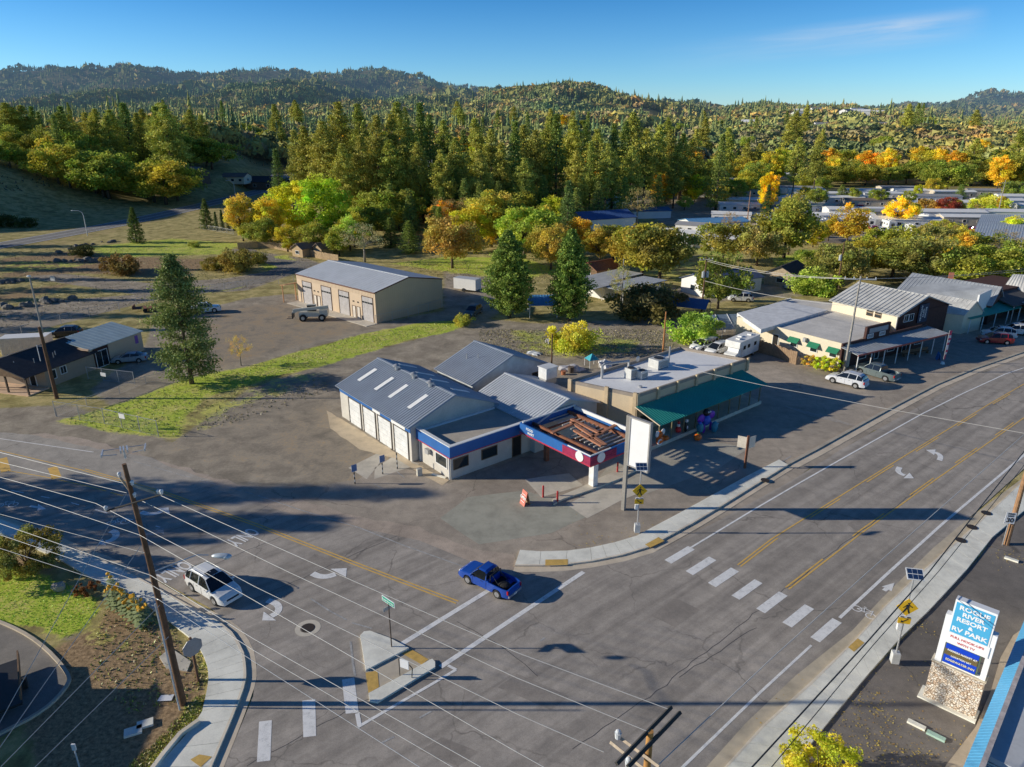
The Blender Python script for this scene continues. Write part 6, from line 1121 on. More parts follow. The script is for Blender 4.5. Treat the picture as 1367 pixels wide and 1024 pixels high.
# ---------------- background houses, carports and trailers
def house(name, lab, px, py, L, Wd, h, ang, wallm, roofm, rise=1.2, group=None, win=3, chim=False, z=None, cat='house', rib=False):
    x, y = W(px, py) if z is None else (px, py); z0 = T(x, y)-.1; t = thing(name, lab, cat, (x, y, z0), radians(ang), group)
    gable_part(t, -Wd/2, Wd/2, -L/2, L/2, h, h, 0, h+rise, wallm, roofm, .4, rib=rib, pitch=.6)
    for k in range(win): opening(t, -Wd/2-.005, -L/2+L*(k+.5)/win, -1, 0, h*.38, min(1.6, L/win*.5), h*.34, frame=WT)
    opening(t, 0, -L/2-.005, 0, -1, h*.35, 1.4, h*.34, frame=WT); 
    if chim: b = MB(); b.box(-.4, .4, L*.2, L*.2+.8, h+.4, h+rise+1.0); b.build('chimney', [mk('chimney_brick', (.42,.15,.09), .9)], t)
    return t
WOODW = mk('dark_brown_wall', (.16,.11,.08), .85); BROWNR = mk('brown_roof', (.22,.17,.14), .9, var=.15, scale=.6); GREYR = mk('grey_roof', (.34,.34,.35), .85, var=.12, scale=.5); PALER = mk('pale_roof', (.84,.83,.80), .7, var=.06, scale=.3, dirt=.15); STONEW = mk('stone_wall', (.46,.36,.24), .9, var=.25, scale=2.5)
def onhill(row, px, Y): x = (px-CAM_CX)/1002*Y; return x, Y
house('stone_house', 'little stone house with dark roof behind the parked cars', 1050, 378, 9, 6.5, 2.8, -40, STONEW, SHING, 1.6)
house('white_cottage', 'long white cottage with dark blue roof behind the big oak trunk', 962, 388, 15, 7, 3.0, -62, WHITEW, mk('slate_blue_roof', (.10,.13,.20), .7), 1.3, win=5)
house('blue_hall', 'white hall with dark blue metal roof among the trees', 802, 306, 19, 11, 4.2, -64, WHITEW, mk('navy_tin_roof', (.06,.13,.32), .45, .2), 1.8, win=4, rib=True)
house('blue_hall_small', 'small white building with blue roof behind the dark blue hall', 818, 276, 13, 8, 3.4, -64, WHITEW, BLUER, 1.2)
house('blue_roof_home', 'low home with pale blue roof left of the round olive oak', 952, 305, 20, 9, 2.7, -75, WHITEW, mk('bright_blue_roof', (.16,.38,.62), .5), .9)
house('shaded_blue_home', 'low shaded home with blue roof under the tall pines', 862, 290, 16, 8, 2.8, -80, WHITEW, mk('deep_blue_roof', (.06,.14,.26), .6), .9)
house('wood_cabin', 'brown cabin behind the right cedar', 800, 372, 7, 5, 2.8, -50, BWOOD, RUST, 1.3)
for i, (px, py, L, Wd, lab) in enumerate(((845, 396, 13, 6, 'flat grey tin carport above the dark rusty bush'), (790, 398, 9, 6, 'grey flat carport right of the right cedar'), (815, 385, 12, 7, 'long brown tin shed roof behind the cedars'))):
    x, y = W(px, py); t = thing('carport', lab, 'carport', (x, y, 0), radians(-50), 'tin carports behind the cedars'); b = MB(); b.ribroof((-Wd/2,-L/2,2.5),(Wd/2,-L/2,2.6),(Wd/2,L/2,2.9),(-Wd/2,L/2,2.8), .5, .03, .06); b.build('roof', [OLDTIN if i else LSTEEL], t); b = MB(); [b.cyl((sx*Wd*.45, sy*L*.47, 0), (sx*Wd*.45, sy*L*.47, 2.6), .07, n=6) for sx in (-1, 1) for sy in (-1, 0, 1)]; b.build('post', [WT], t); b = MB(); b.box(-Wd*.4, Wd*.4, L*.1, L*.44, 0, 2.2); b.build('enclosure', [WHITEW], t)
t = thing('carport', 'blue roofed lean-to left of the right cedar', 'carport', (*W(724,420), 0), radians(2)); b = MB(); b.ribroof((-2.6,-2.6,2.3),(2.6,-2.6,2.3),(2.6,2.6,3.0),(-2.6,2.6,3.0),.5,.03,.06); b.build('roof', [BLUER], t); b = MB(); [b.cyl((sx*2.4, sy*2.3, 0), (sx*2.4, sy*2.3, 2.6), .08, n=6) for sx in (-1, 1) for sy in (-1, 1)]; b.build('post', [WT], t)
t = thing('carport', 'blue tarp shelter beside the tall dark pole', 'carport', (*W(918,420), 0), radians(-25)); b = MB(); b.slab((-3.5,-2.6,1.9),(3.5,-2.6,1.9),(3.5,.4,3.0),(-3.5,.4,3.0),.05); b.slab((3.5,3.0,1.9),(-3.5,3.0,1.9),(-3.5,.4,3.0),(3.5,.4,3.0),.05); b.build('roof', [mk('tarp_blue', (.04,.13,.30), .6)], t); b = MB(); [b.cyl((sx*3.4, sy*2.5, 0), (sx*3.4, sy*2.5, 1.9), .05, n=6) for sx in (-1, 1) for sy in (-1, 1)]; b.build('post', [GALV], t)
t = thing('greenhouse', 'tilted glass greenhouse frames beside the white building', 'greenhouse', (*W(972,446), 0), radians(8)); b = MB(); b.slab((-4,-2,1.4),(4,-2,1.4),(4,1.2,3.0),(-4,1.2,3.0),.05); b.build('pane', [mk('frosted_glass', (.25,.32,.38), .2)], t); b = MB(); [b.tube([(x,-2.05,0),(x,-2.05,1.45),(x,1.2,3.06),(x,1.2,0)], .05, 5) for x in (-4,-2,0,2,4)]; b.build('frame', [WT], t)
# hill houses on the left bank top and the far slopes
for px, Y, L, Wd, h, ang, wm, rm, rise, lab in ((246,352,13,10,5.5,60,WOODW,GREYR,2.6,'dark gabled house on the bank top left of the grove'), (306,372,12,9,3.6,85,CREAM,BROWNR,1.6,'pale low house half hidden on the bank top'), (338,380,22,12,4.2,80,WOODW,SHING,2.4,'wide dark roofed house on the bank top'), (372,400,14,10,4.2,80,WHITEW,GREYR,1.8,'white house with light roof right of the dark roofed one'), (392,385,12,8,4,70,mk('teal_wall', (.18,.33,.33), .8),GREYR,1.6,'teal house beside the white house on the bank top'), (412,400,10,9,5,70,WHITEW,PALER,1.6,'white two storey house before the tall pines'), (555,440,22,11,5.5,80,WHITEW,GREYR,2.0,'white house group behind the tall pine grove'), (582,450,14,10,4.5,60,CREAM,PALER,1.8,'cream house right of the white house behind the grove'), (18,355,9,5,3.0,75,WHITEW,PALER,.5,'white caravan like home at the left edge of the bank')):
    x, y = onhill(0, px, Y); z0 = T(x, y); house('hill_house', lab, x, y, L, Wd, h, ang, wm, rm, rise, z=0)
for i, (px, Y) in enumerate(((1062,985),(1090,980),(1132,1010),(1150,960),(1170,960),(1195,975),(1205,940),(1128,900),(1145,905),(1176,760),(1140,930),(1312,880),(1000,820),(1100,760),(1068,900),(1190,1010))):
    x, y = onhill(0, px, Y); t = house('hillside_house', 'small pale house among trees high on the right hillside', x, y, 16+3*(i % 3), 10, 7, 70+20*(i % 4), WHITEW if i % 3 else CREAM, GREYR if i % 2 else PALER, 2.2, z=0, group='houses on the right hillside', win=2); t.location.z += 5
# ---- trailer park
tr = [(1000,247,22,8,80,PALER),(1046,239,20,7,85,PALER),(1060,258,24,7,82,GREYR),(1098,266,26,7,84,PALER),(1150,262,15,7,86,PALER),(1062,272,22,7,80,PALER),(1080,284,17,7,80,mk('sage_roof',(.42,.44,.34),.8)),(1150,289,26,8,84,PALER),(1162,276,22,8,84,BROWNR),(1246,292,32,8,84,PALER),(1298,279,26,8,84,PALER),(1205,303,21,8,82,PALER),(1010,262,14,7,80,PALER),(1104,298,13,7,70,PALER),(1020,292,14,7,84,BROWNR),(985,282,15,7,82,PALER),(1310,262,14,8,80,GREYR),(1360,270,20,8,84,PALER),(940,262,14,8,80,PALER),(1245,270,20,8,84,GREYR),(1195,258,16,8,86,GREYR),(905,322,13,6,60,WT),(948,330,14,6,70,PALER),(970,318,14,6,80,PALER),(1290,300,18,6,84,PALER),(1120,272,18,7,84,PALER),(1180,266,20,7,84,WT),(1225,280,18,7,84,PALER),(1270,264,18,7,86,PALER),(1330,292,16,7,80,WT),(1135,297,14,6,78,PALER),(1075,262,16,7,82,WT),(1168,292,14,6,84,GREYR),(1218,262,18,7,84,PALER),(1330,276,18,7,84,PALER),(975,296,13,6,74,WT),(995,275,16,7,80,PALER),(1035,300,12,6,75,PALER),(930,312,12,6,60,GREYR),(1390,284,20,8,84,PALER)]
for i, (px, py, L, Wd, ang, rm) in enumerate(tr):
    x, y = W(px, py); t = thing('mobile_home', 'long low pale mobile home in the trailer park', 'mobile home', (x, y, T(x, y)), radians(ang), 'mobile homes in the trailer park')
    gable_part(t, -Wd/2, Wd/2, -L/2, L/2, 2.9, 2.9, 0, 3.5, WHITEW if i % 4 else mk('sand_wall', (.60,.52,.40), .8), rm, .25, rib=False)
    for k in range(4): opening(t, Wd/2+.005, -L/2+L*(k+.5)/4, 1, 0, 1.1, 1.2, .9, frame=WT); opening(t, -Wd/2-.005, -L/2+L*(k+.5)/4, -1, 0, 1.1, 1.2, .9, frame=WT)
    if i % 2: b = MB(); b.box(Wd/2+.25, Wd/2+3.4, -L*.3, L*.2, 2.45, 2.55); [b.cyl((Wd/2+3.2, y_, 0), (Wd/2+3.2, y_, 2.45), .06, n=5) for y_ in (-L*.28, -L*.05, L*.18)]; b.build('porch_roof', [PALER], t)
quadroof('warehouse', 'wide warehouse with blue grey flat roof at the right edge', [(1297,319),(1440,330),(1440,302),(1305,298)], 4.6, 5.2, WHITEW, mk('blue_grey_roof', (.42,.46,.50), .6, var=.1, scale=.2))
# sheds behind the board fence
for i, (px, py, lab) in enumerate(((408, 341, 'small tan shed with brown roof behind the board fence, left of two'), (432, 341, 'small tan shed with brown roof behind the board fence, right of two'))): house('garden_shed', lab, px, py, 5-1.2*i, 4-.8*i, 2.4, -35, mk('tan_plank', (.50,.36,.20), .85), BROWNR, 1.1, win=1, cat='shed')
# ================================================================ fences
def fence(name, lab, px, h=1.1, kind='board', step=2.6, mat=None, pts=None, closed=False, z=None):
    P_ = resamp(WL(px) if pts is None else pts, step); o = P_[0]; t = thing(name, lab, 'fence', (*o, 0)); Q_ = [(p[0]-o[0], p[1]-o[1]) for p in P_]
    b = MB(); 
    for p in Q_: b.cyl((*p, 0), (*p, h+.05), .045 if kind != 'board' else .07, n=6)
    b.build('post', [GALV if kind == 'mesh' else mat or BWOOD], t); b = MB()
    if kind == 'mesh':
        for a, c in zip(Q_[:-1], Q_[1:]):
            b.cyl((*a, h), (*c, h), .03, n=4); b.cyl((*a, .08), (*c, .08), .012, n=4)
        b.build('rail', [GALV], t); b = MB()
        for a, c in zip(Q_[:-1], Q_[1:]):   # chain-link wires
            L = math.dist(a, c); n = int(L/.3); d = ((c[0]-a[0])/L, (c[1]-a[1])/L)
            for k in range(-int(h/.3), n):
                for sgn in (0, 1):
                    u0, z0_ = k*.3, 0.; u1, z1_ = u0+h, h
                    if u0 < 0: z0_ = -u0; u0 = 0
                    if u1 > L: z1_ -= (u1-L); u1 = L
                    if z1_-z0_ < .1: continue
                    za, zb_ = (z0_, z1_) if sgn == 0 else (h-z0_, h-z1_); p0 = (a[0]+d[0]*u0, a[1]+d[1]*u0, za); p1 = (a[0]+d[0]*u1, a[1]+d[1]*u1, zb_); b.add([p0, p1, (p1[0], p1[1], p1[2]+.014), (p0[0], p0[1], p0[2]+.014)], [(0, 1, 2, 3)])
        b.build('mesh', [GALV], t)
    else:
        r_ = random.Random(3)
        for a, c in zip(Q_[:-1], Q_[1:]):
            L = math.dist(a, c); n = max(1, int(L/.3)); d = ((c[0]-a[0])/L, (c[1]-a[1])/L); ang = atan2(d[1], d[0])
            for k in range(n): u = (k+.5)*L/n; hh_ = h*r_.uniform(.93, 1.03); b.obox((a[0]+d[0]*u, a[1]+d[1]*u, hh_/2), (L/n-.03, .05, hh_), ang)
        b.build('boards', [mat or BWOOD], t)
    return t
fence('chain_link_fence', 'chain link fence with white notice on the grass beside the side road', [(75,556),(140,566),(212,583)], 1.9, 'mesh', 2.4)
fence('chain_link_fence', 'chain link fence and gate before the shaded office yard', [(118,506),(180,513)], 1.7, 'mesh', 2.3)
fence('chain_link_fence', 'chain link fence turning along the gravel yard past the pine', [(76,556),(116,541),(160,526),(195,512),(240,502)], 1.0, 'mesh', 3.0)
fence('chain_link_fence', 'long chain link fence behind the office and the dark car', [(-30,462),(30,449),(82,433),(120,424),(160,416),(205,404)], 1.7, 'mesh', 3.0)
fence('chain_link_fence', 'chain link fence from the garage corner to the grey van', [(502,433),(545,424),(572,416),(590,411)], 1.6, 'mesh', 2.4)
fence('chain_link_fence', 'chain link fence along the gravel lane left of the tan garage', [(270,390),(300,386),(330,383),(372,379),(392,376)], 1.3, 'mesh', 3.2)
fence('chain_link_fence', 'pale chain link fence on the shaded verge near the cypresses', [(268,306),(285,308),(312,313)], 1.4, 'mesh', 3.2)
fence('board_fence', 'weathered tan board fence in front of the yellow maples', [(318,333),(345,331),(366,332),(395,338),(430,346),(452,350)], 1.8, 'board', 3, mk('tan_board', (.42,.30,.17), .9, var=.3, scale=3))
fence('board_fence', 'brown plank fence beside the cream shop wall', [(986,466),(1010,470),(1032,476),(1062,487)], 1.9, 'board', 2.6, mk('brown_board', (.30,.20,.12), .9, var=.3, scale=3))
fence('board_fence', 'light wood fence corner beside the parked camper', [(1008,458),(1030,452),(1040,462)], 1.8, 'board', 2.2, mk('tan_board', (.42,.30,.17), .9))
fence('board_fence', 'dark fence row at the edge of the trailer park lane', [(1076,316),(1106,318)], 2.6, 'board', 3, mk('brown_board', (.30,.20,.12), .9))
t = tag(MB().box(-.45, .45, -.02, .02, 1.2, 1.75).build('notice_board', [WT]), 'small white notice hung on the chain link fence by the grass', 'notice'); t.location = (*W(166,573), 0); t.location.z = .1; t.rotation_euler[2] = radians(-25)
t = tag(MB().box(-.45, .45, -.02, .02, .9, 1.4).build('notice_board', [WT]), 'small white notice on the yard gate before the office', 'notice'); t.location = (*W(140,511), 0); t.rotation_euler[2] = radians(-20)
# ================================================================ vehicles
RUB = mk('tyre_rubber', (.018,.018,.018), .85, var=.2); RIM = mk('alloy_rim', (.62,.62,.62), .3, .7, var=.05, dirt=.1); BLKP = mk('black_plastic', (.02,.02,.022), .6); LAMP = mk('lamp_glass', (.75,.76,.76), .15, var=.02, dirt=0); TAIL = mk('tail_lamp', (.45,.01,.01), .25, var=.05, dirt=0); AMB = mk('amber_lamp', (.7,.25,.02), .3, dirt=0); CGL = glass('car_glass', (.012,.015,.018))
def carpaint(name, col, metal=.0): return mk(name, col, .28, metal, var=.03, scale=.7, dirt=.06, bmp=0, coat=.6)
def interp(tab, x):
    if x <= tab[0][0]: return tab[0][1]
    for (a, u), (b, v) in zip(tab[:-1], tab[1:]):
        if x <= b: t = (x-a)/(b-a); t = t*t*(3-2*t)*.5+t*.5; return u+(v-u)*t
    return tab[-1][1]
SPEC = {  # L, W, belt table, roof table, wheel x (rear, front), wheel r, cabin roof plateau (x0,x1), bed
 'suv': dict(L=4.7, W=1.84, belt=[(-2.35,.98),(-2.2,1.08),(-1.2,1.1),(.8,1.04),(1.3,.98),(2.0,.86),(2.25,.7),(2.35,.58)], roof=[(-2.2,1.08),(-1.95,1.5),(-1.5,1.68),(-.2,1.72),(.35,1.62),(1.25,.98)], wx=(-1.38,1.38), r=.35),
 'sedan': dict(L=4.6, W=1.78, belt=[(-2.3,.85),(-2.1,.98),(-1.2,1.0),(.8,.93),(1.3,.88),(2.0,.74),(2.2,.62),(2.3,.5)], roof=[(-1.75,1.0),(-1.0,1.36),(-.2,1.44),(.3,1.38),(1.15,.9)], wx=(-1.35,1.35), r=.31),
 'van': dict(L=4.9, W=1.9, belt=[(-2.45,1.0),(-2.3,1.1),(-1.2,1.12),(.9,1.06),(1.5,.98),(2.1,.84),(2.35,.7),(2.45,.58)], roof=[(-2.36,1.1),(-2.2,1.62),(-1.8,1.74),(.1,1.76),(.6,1.66),(1.65,.97)], wx=(-1.45,1.45), r=.33),
 'pickup': dict(L=4.75, W=1.74, belt=[(-2.37,.98),(-.5,1.0),(.7,.98),(1.0,.97),(2.0,.88),(2.25,.78),(2.37,.6)], roof=[(-.42,1.0),(-.3,1.5),(-.1,1.6),(.5,1.6),(1.15,.98)], wx=(-1.42,1.36), r=.34, bed=(-2.28,-.5)),
 'bigpickup': dict(L=5.7, W=1.98, belt=[(-2.85,1.12),(-.9,1.15),(1.1,1.14),(1.6,1.1),(2.5,1.04),(2.75,.92),(2.85,.7)], roof=[(-.95,1.15),(-.85,1.7),(-.65,1.82),(.7,1.84),(1.5,1.12)], wx=(-1.75,1.75), r=.4, bed=(-2.75,-1.05)),
}
CARS = {}
def car_proto(kind, pm, key):
    if key in CARS: return CARS[key]
    S = SPEC[kind]; L, Wd = S['L'], S['W']; xs = sorted(set([round(x, 3) for x in np.arange(-L/2, L/2+.001, .075)]+[L/2]+[t[0] for t in S['roof']]+list(S.get('bed', ()))+[b_+.02 for b_ in S.get('bed', ())])); bed = S.get('bed')
    sec = []
    for x in xs:
        zb = .24; arch = 0
        for wx in S['wx']:
            d = abs(x-wx); R = S['r']+.075
            if d < R: zb = max(zb, S['r']*.95+sqrt(R*R-d*d)); 
        e = (abs(x)/(L/2)); w = Wd/2*(1-.16*max(0, (e-.72)/.28)**2.2); belt = interp(S['belt'], x); cab = S['roof'][0][0] < x < S['roof'][-1][0]; roof = interp(S['roof'], x) if cab else belt
        zb = min(zb, belt-.16); h = roof-belt
        if bed and bed[0] < x < bed[1]: top = [(w, belt), (w-.07, belt), (w-.08, .62), (0, .62)]
        elif h > .02: ins = min(.26, h*.42); top = [(w*.985, belt), (w-ins-.0, belt+h*.90), (w-ins-.14, roof), (0, roof+.025)]
        else: top = [(w*.97, belt-.02), (w*.88, belt+.02), (w*.62, belt+.045), (0, belt+.06)]
        sec.append([(0, zb), (w*.90, zb), (w*.985, zb+.07 if zb < .3 else zb+.02), (w*1.0, (zb+belt)/2 if zb < .3 else min(belt-.06, zb+.06))]+top)
    body, gl = MB(), MB(); roofx = S['roof']; fr = roofx[-2][0]; rr = roofx[2][0] if len(roofx) > 5 else roofx[1][0]
    def V(i, j, s): y, z = sec[i][j]; return (xs[i], y*s, z)
    for i in range(len(xs)-1):
        xm = (xs[i]+xs[i+1])/2; cab = roofx[0][0] <= xm <= roofx[-1][0]
        for j in range(7):
            for s in (1, -1):
                q = [V(i, j, s), V(i+1, j, s), V(i+1, j+1, s), V(i, j+1, s)]; q = q if s == -1 else q[::-1]
                g = False; hh = min(sec[i][6][1], sec[i+1][6][1])-sec[i][4][1]
                if cab and j == 4 and hh > .1 and roofx[0][0]+.12 < xm < roofx[-1][0]-.08: g = True
                if cab and j in (5, 6) and (fr+.02 < xm < roofx[-1][0]-.03 or roofx[0][0]+.02 < xm < (roofx[1][0] if bed or kind == 'sedan' else roofx[1][0]+.1)): g = True
                if kind == 'sedan' and cab and j in (5, 6) and xm < roofx[1][0]: g = True
                (gl if g else body).add(q, [(0, 1, 2, 3)])
    for i, rev in ((0, 0), (len(xs)-1, 1)):
        pts = [V(i, j, 1) for j in range(8)]+[V(i, j, -1) for j in range(7, -1, -1)]; body.add(pts, [tuple(range(16)) if rev else tuple(range(16))[::-1]])
    # pillars in body colour
    for s in (1, -1):
        def pt(x, f): 
            i = min(range(len(xs)), key=lambda k: abs(xs[k]-x)); a, b = sec[i][4], sec[i][5]; return (xs[i], s*(a[0]+(b[0]-a[0])*f+.006), a[1]+(b[1]-a[1])*f+.004)
        pl = [roofx[-1][0]-.12, fr-.02] ; body.tube([pt(roofx[-1][0]-.1, 0), pt((roofx[-1][0]+fr)/2, 1), pt(fr, 1.0)], .035, 5)
        for xp in ([-.35, -1.35] if kind in ('suv', 'van') else [-.3] if kind == 'sedan' else [.15] if kind == 'bigpickup' else []): body.tube([pt(xp, 0), pt(xp-.02, 1)], .04, 5)
    root = thing(kind, 'vehicle', 'car'); bo = body.build('body', [pm], root, smooth=True, angle=30); gl.build('windows', [CGL], root, smooth=True, angle=30)
    u = MB(); u.box(-L/2+.12, L/2-.12, -Wd*.40, Wd*.40, .2, .55); u.build('underbody', [BLKP], root)
    first = None
    for wx in S['wx']:
        for s in (1, -1):
            if first is None:
                r = S['r']; w = MB(); w.cyl((0, -.11, 0), (0, .11, 0), r, n=22); w.cyl((0, .11, 0), (0, .125, 0), r*.93, r*.8, n=22); w.cyl((0, -.125, 0), (0, -.11, 0), r*.8, r*.93, n=22); wo = w.build('wheel', [RUB], root, smooth=True)
                m_ = MB(); m_.cyl((0, -.135, 0), (0, .135, 0), r*.62, n=18); [m_.obox((cos(a)*r*.36, 0, sin(a)*r*.36), (r*.5, .285, r*.12), M=Matrix.Rotation(-a, 3, 'Y')) for a in np.arange(0, 2*pi, 2*pi/5)]; ri = m_.build('rim', [RIM], wo); first = (wo, ri); wo.location = (wx, s*(Wd/2-.12), r)
            else:
                wo = first[0].copy(); COL.objects.link(wo); wo.parent = root; wo.location = (wx, s*(Wd/2-.12), S['r']); ri = first[1].copy(); COL.objects.link(ri); ri.parent = wo
    bf = interp(S['belt'], L/2-.12); br_ = interp(S['belt'], -L/2+.1)
    for s in (1, -1):
        h = MB(); h.ball((L/2-.16, s*(Wd/2-.27), bf-.06), (.14, .18, .085), 10, 7); h.build('headlight', [LAMP], root, smooth=True)
        t_ = MB(); t_.obox((-L/2+.06, s*(Wd/2-.17), br_-.2), (.12, .17, .3)); t_.build('tail_light', [TAIL], root)
        m_ = MB(); m_.ball((roofx[-1][0]-.25, s*(Wd/2+.1), interp(S['belt'], roofx[-1][0]-.3)+.08), (.07, .12, .08), 8, 6); m_.build('mirror', [pm], root, smooth=True)
        d = MB(); 
        for dx in ([.45, -.55] if kind != 'pickup' else [.0]): d.box(dx-.1, dx+.1, s*Wd/2*.995-.01, s*Wd/2*.995+.02, .86, .89)
        for dx in ([.95, -.05, -1.0] if kind in ('suv', 'van', 'sedan') else [.85, -.42]): d.box(dx-.006, dx+.006, s*Wd/2-.005, s*Wd/2+.006, .36, .92)
        d.build('door_seam', [BLKP], root)
    g = MB(); g.obox((L/2-.04, 0, bf-.14), (.1, Wd*.52, .13)); g.build('grille', [BLKP], root); g = MB(); g.obox((L/2-.02, 0, .42), (.14, Wd*.82, .18)); g.build('front_bumper', [pm if kind != 'pickup' else BLKP], root); g = MB(); g.obox((-L/2+.0, 0, .46), (.16, Wd*.84, .16)); g.build('rear_bumper', [RIM if 'pickup' in kind else pm], root)
    p = MB(); p.obox((-L/2-.085, 0, .62 if 'pickup' not in kind else .46), (.012, .32, .15)); p.build('licence_plate', [WT], root)
    if kind in ('suv', 'van'):
        for s in (1, -1): r_ = MB(); r_.tube([(-1.5, s*.62, 1.70), (-1.3, s*.62, 1.76), (.0, s*.62, 1.78), (.2, s*.62, 1.71)], .02, 5); r_.build('roof_rail', [GALV], root)
    if key == 'whitesuv': r_ = MB(); r_.slab((-.25,-.38,1.752),(.3,-.38,1.672),(.3,.38,1.672),(-.25,.38,1.752),.015); r_.build('sunroof', [CGL], root)
    if bed:
        t_ = MB(); t_.box(bed[0], bed[1], -Wd/2+.1, Wd/2-.1, .6, .635); t_.build('bed_floor', [BLKP], root)
        if kind == 'pickup': c = MB(); c.tube([(-.62,-.62,.65),(-.62,-.6,1.42),(-.62,.6,1.42),(-.62,.62,.65)], .035, 6); c.tube([(-.62,-.4,1.4),(-1.5,-.5,.66)], .03, 6); c.tube([(-.62,.4,1.4),(-1.5,.5,.66)], .03, 6); c.build('roll_bar', [BLK], root); c = MB(); c.ball((-1.5,.1,.78), (.45,.42,.16), 12, 6); c.build('spare_wheel', [RUB], root)
    tree = [(c, kids(c)) for c in kids(root)]; CARS[key] = (root, tree, [0]); return CARS[key]
def car(key, kind, pm, loc, ang, lab, name, cat='car', group=None, z=None, sc=None):
    root, tree, used = car_proto(kind, pm, key); z = T(*loc)+.03 if z is None else z
    if used[0] == 0: used[0] = 1; root.location = (*loc, z); root.rotation_euler = (0, 0, ang); root.name = name; tag(root, lab, cat, group); o = root
    else:
        o = dup(root, (*loc, z), ang, lab, group, tree=tree); o.name = name; o['category'] = cat
        if group is None and 'group' in o: del o['group']
    if sc: o.scale = (sc,)*3
    return o
PWH = carpaint('paint_white', (.82,.82,.80)); PBL = carpaint('paint_blue', (.012,.07,.38)); PSI = carpaint('paint_silver', (.55,.57,.60), .2); PGR = carpaint('paint_grey_green', (.16,.20,.20), .2); PRD = carpaint('paint_red', (.33,.01,.02)); PBK = carpaint('paint_black', (.02,.022,.028)); PSB = carpaint('paint_pale_blue', (.36,.44,.50), .2); PTN = carpaint('paint_tan', (.42,.36,.26)); PNV = carpaint('paint_navy', (.02,.05,.16))
def by_wheels(pr, pf, kind, side):
    """place by measured contact points of the visible rear and front wheel (side +1: left side visible, -1: right side)"""
    a, b = Vector(W(*pr)), Vector(W(*pf)); S = SPEC[kind]; ang = atan2(b.y-a.y, b.x-a.x); m = (a+b)/2; mx = sum(S['wx'])/2; n = Vector((-sin(ang), cos(ang)))*side; c = m-n*(S['W']/2-.1)-Vector((cos(ang), sin(ang)))*mx; return (c.x, c.y), ang
l, a = by_wheels((258.7,790), (287,808), 'suv', -1); car('whitesuv', 'suv', PWH, l, a, 'white crossover driving towards the junction on the side road', 'crossover_car', z=.035)
l, a = by_wheels((664,798.6), (625.5,779.4), 'pickup', 1); car('bluepick', 'pickup', PBL, l, a, 'bright blue single cab pickup crossing the white stop lines', 'pickup_truck', 'pickup', z=.035)
l, a = by_wheels((1142.5,519), (1110.5,511), 'suv', 1); car('silversuv', 'suv', carpaint('paint_light_silver', (.72,.73,.76), .1), l, a, 'silver white sport utility car parked before the grey pole', 'utility_car', z=.02, sc=1.05)
l, a = by_wheels((1180,509), (1149,500), 'bigpickup', 1); car('greenpick', 'bigpickup', PGR, l, a, 'two tone grey green crew cab pickup parked behind the silver one', 'pickup_truck', 'pickup', z=.02)
car('red', 'suv', PRD, W(1327,458), radians(168), 'dark red car parked at the far end of the shop lot', 'parked_car', z=.02)
for i, (px, py, ang, lab) in enumerate(((1332,450,160,'white car parked directly behind the dark red one'), (1354,446,160,'white car behind and right of the dark red one'), (1372,440,160,'white car cut by the right edge of the view'))): car('whitesuv', 'suv', PWH, W(px, py), radians(ang), lab, 'parked_car', z=.02)
car('van', 'van', PWH, W(940,466), radians(215), 'white minivan in the row beside the board fence, leftmost of three', 'minivan', 'van', z=.02)
car('van', 'van', PWH, W(958,471), radians(218), 'lower white minivan between the leftmost one and the camper', 'minivan', 'van', z=.02, sc=.93)
car('sedan', 'sedan', PSB, W(174,483), radians(195), 'pale blue sedan parked along the shaded tan annex', 'sedan', z=.02)
car('black', 'suv', PBK, W(88,449), radians(190), 'black car parked between the office and the chain link fence', 'parked_car', z=.02)
car('jeep', 'suv', mk('jeep_paint', (.10,.14,.17), .35, .1), W(632,420), radians(250), 'dark blue grey van parked in the shade left of the cedars', 'parked_van', 'van', z=.02)
car('whitesuv', 'suv', PWH, W(988,402), radians(170), 'white car parked by the white cottage behind the thick oak', 'parked_car', z=.02)
car('sedan', 'sedan', PSB, W(1062,386), radians(170), 'silver blue car parked before the little stone house', 'parked_car', z=.02); car('navy', 'suv', PNV, W(1076,381), radians(170), 'navy blue car parked behind the silver blue one', 'parked_car', z=.02)
car('whitepick', 'bigpickup', PWH, W(273,417), radians(20), 'white pickup half hidden behind the tall shaggy pine', 'pickup_truck', 'pickup', z=.02)
r2 = random.Random(12)
for i, (px, py) in enumerate(((1112,303),(1122,301),(1068,300),(1086,296),(1142,305),(1165,308),(1220,308),(1212,309),(1232,307),(1180,297),(1254,300),(1275,297),(1133,284),(1210,293),(1320,292),(1038,283),(1020,276),(1070,288),(1300,310),(1120,312),(1096,311),(940,322),(920,330),(1265,305),(1288,292),(1105,284),(1145,279),(1165,284),(1188,288),(1200,297),(1228,300),(1243,308),(1260,282),(1285,284),(1310,286),(1052,305),(1060,294),(1000,292),(985,306),(1340,301),(1030,306),(1192,310),(1176,310),(1250,309),(1150,311))):
    k, kd, pm = (('whitesuv','suv',PWH),('sedan','sedan',PSB),('van','van',PWH),('black','suv',PBK),('whitepick','bigpickup',PWH),('red','suv',PRD),('navy','suv',PNV))[r2.choice([0,0,1,2,3,4,4,5,6])]
    car(k, kd, pm, W(px, py), radians(r2.choice([80,260,170,175,85])), 'car parked among the homes of the trailer park', 'parked_car', group='cars parked in the trailer park')
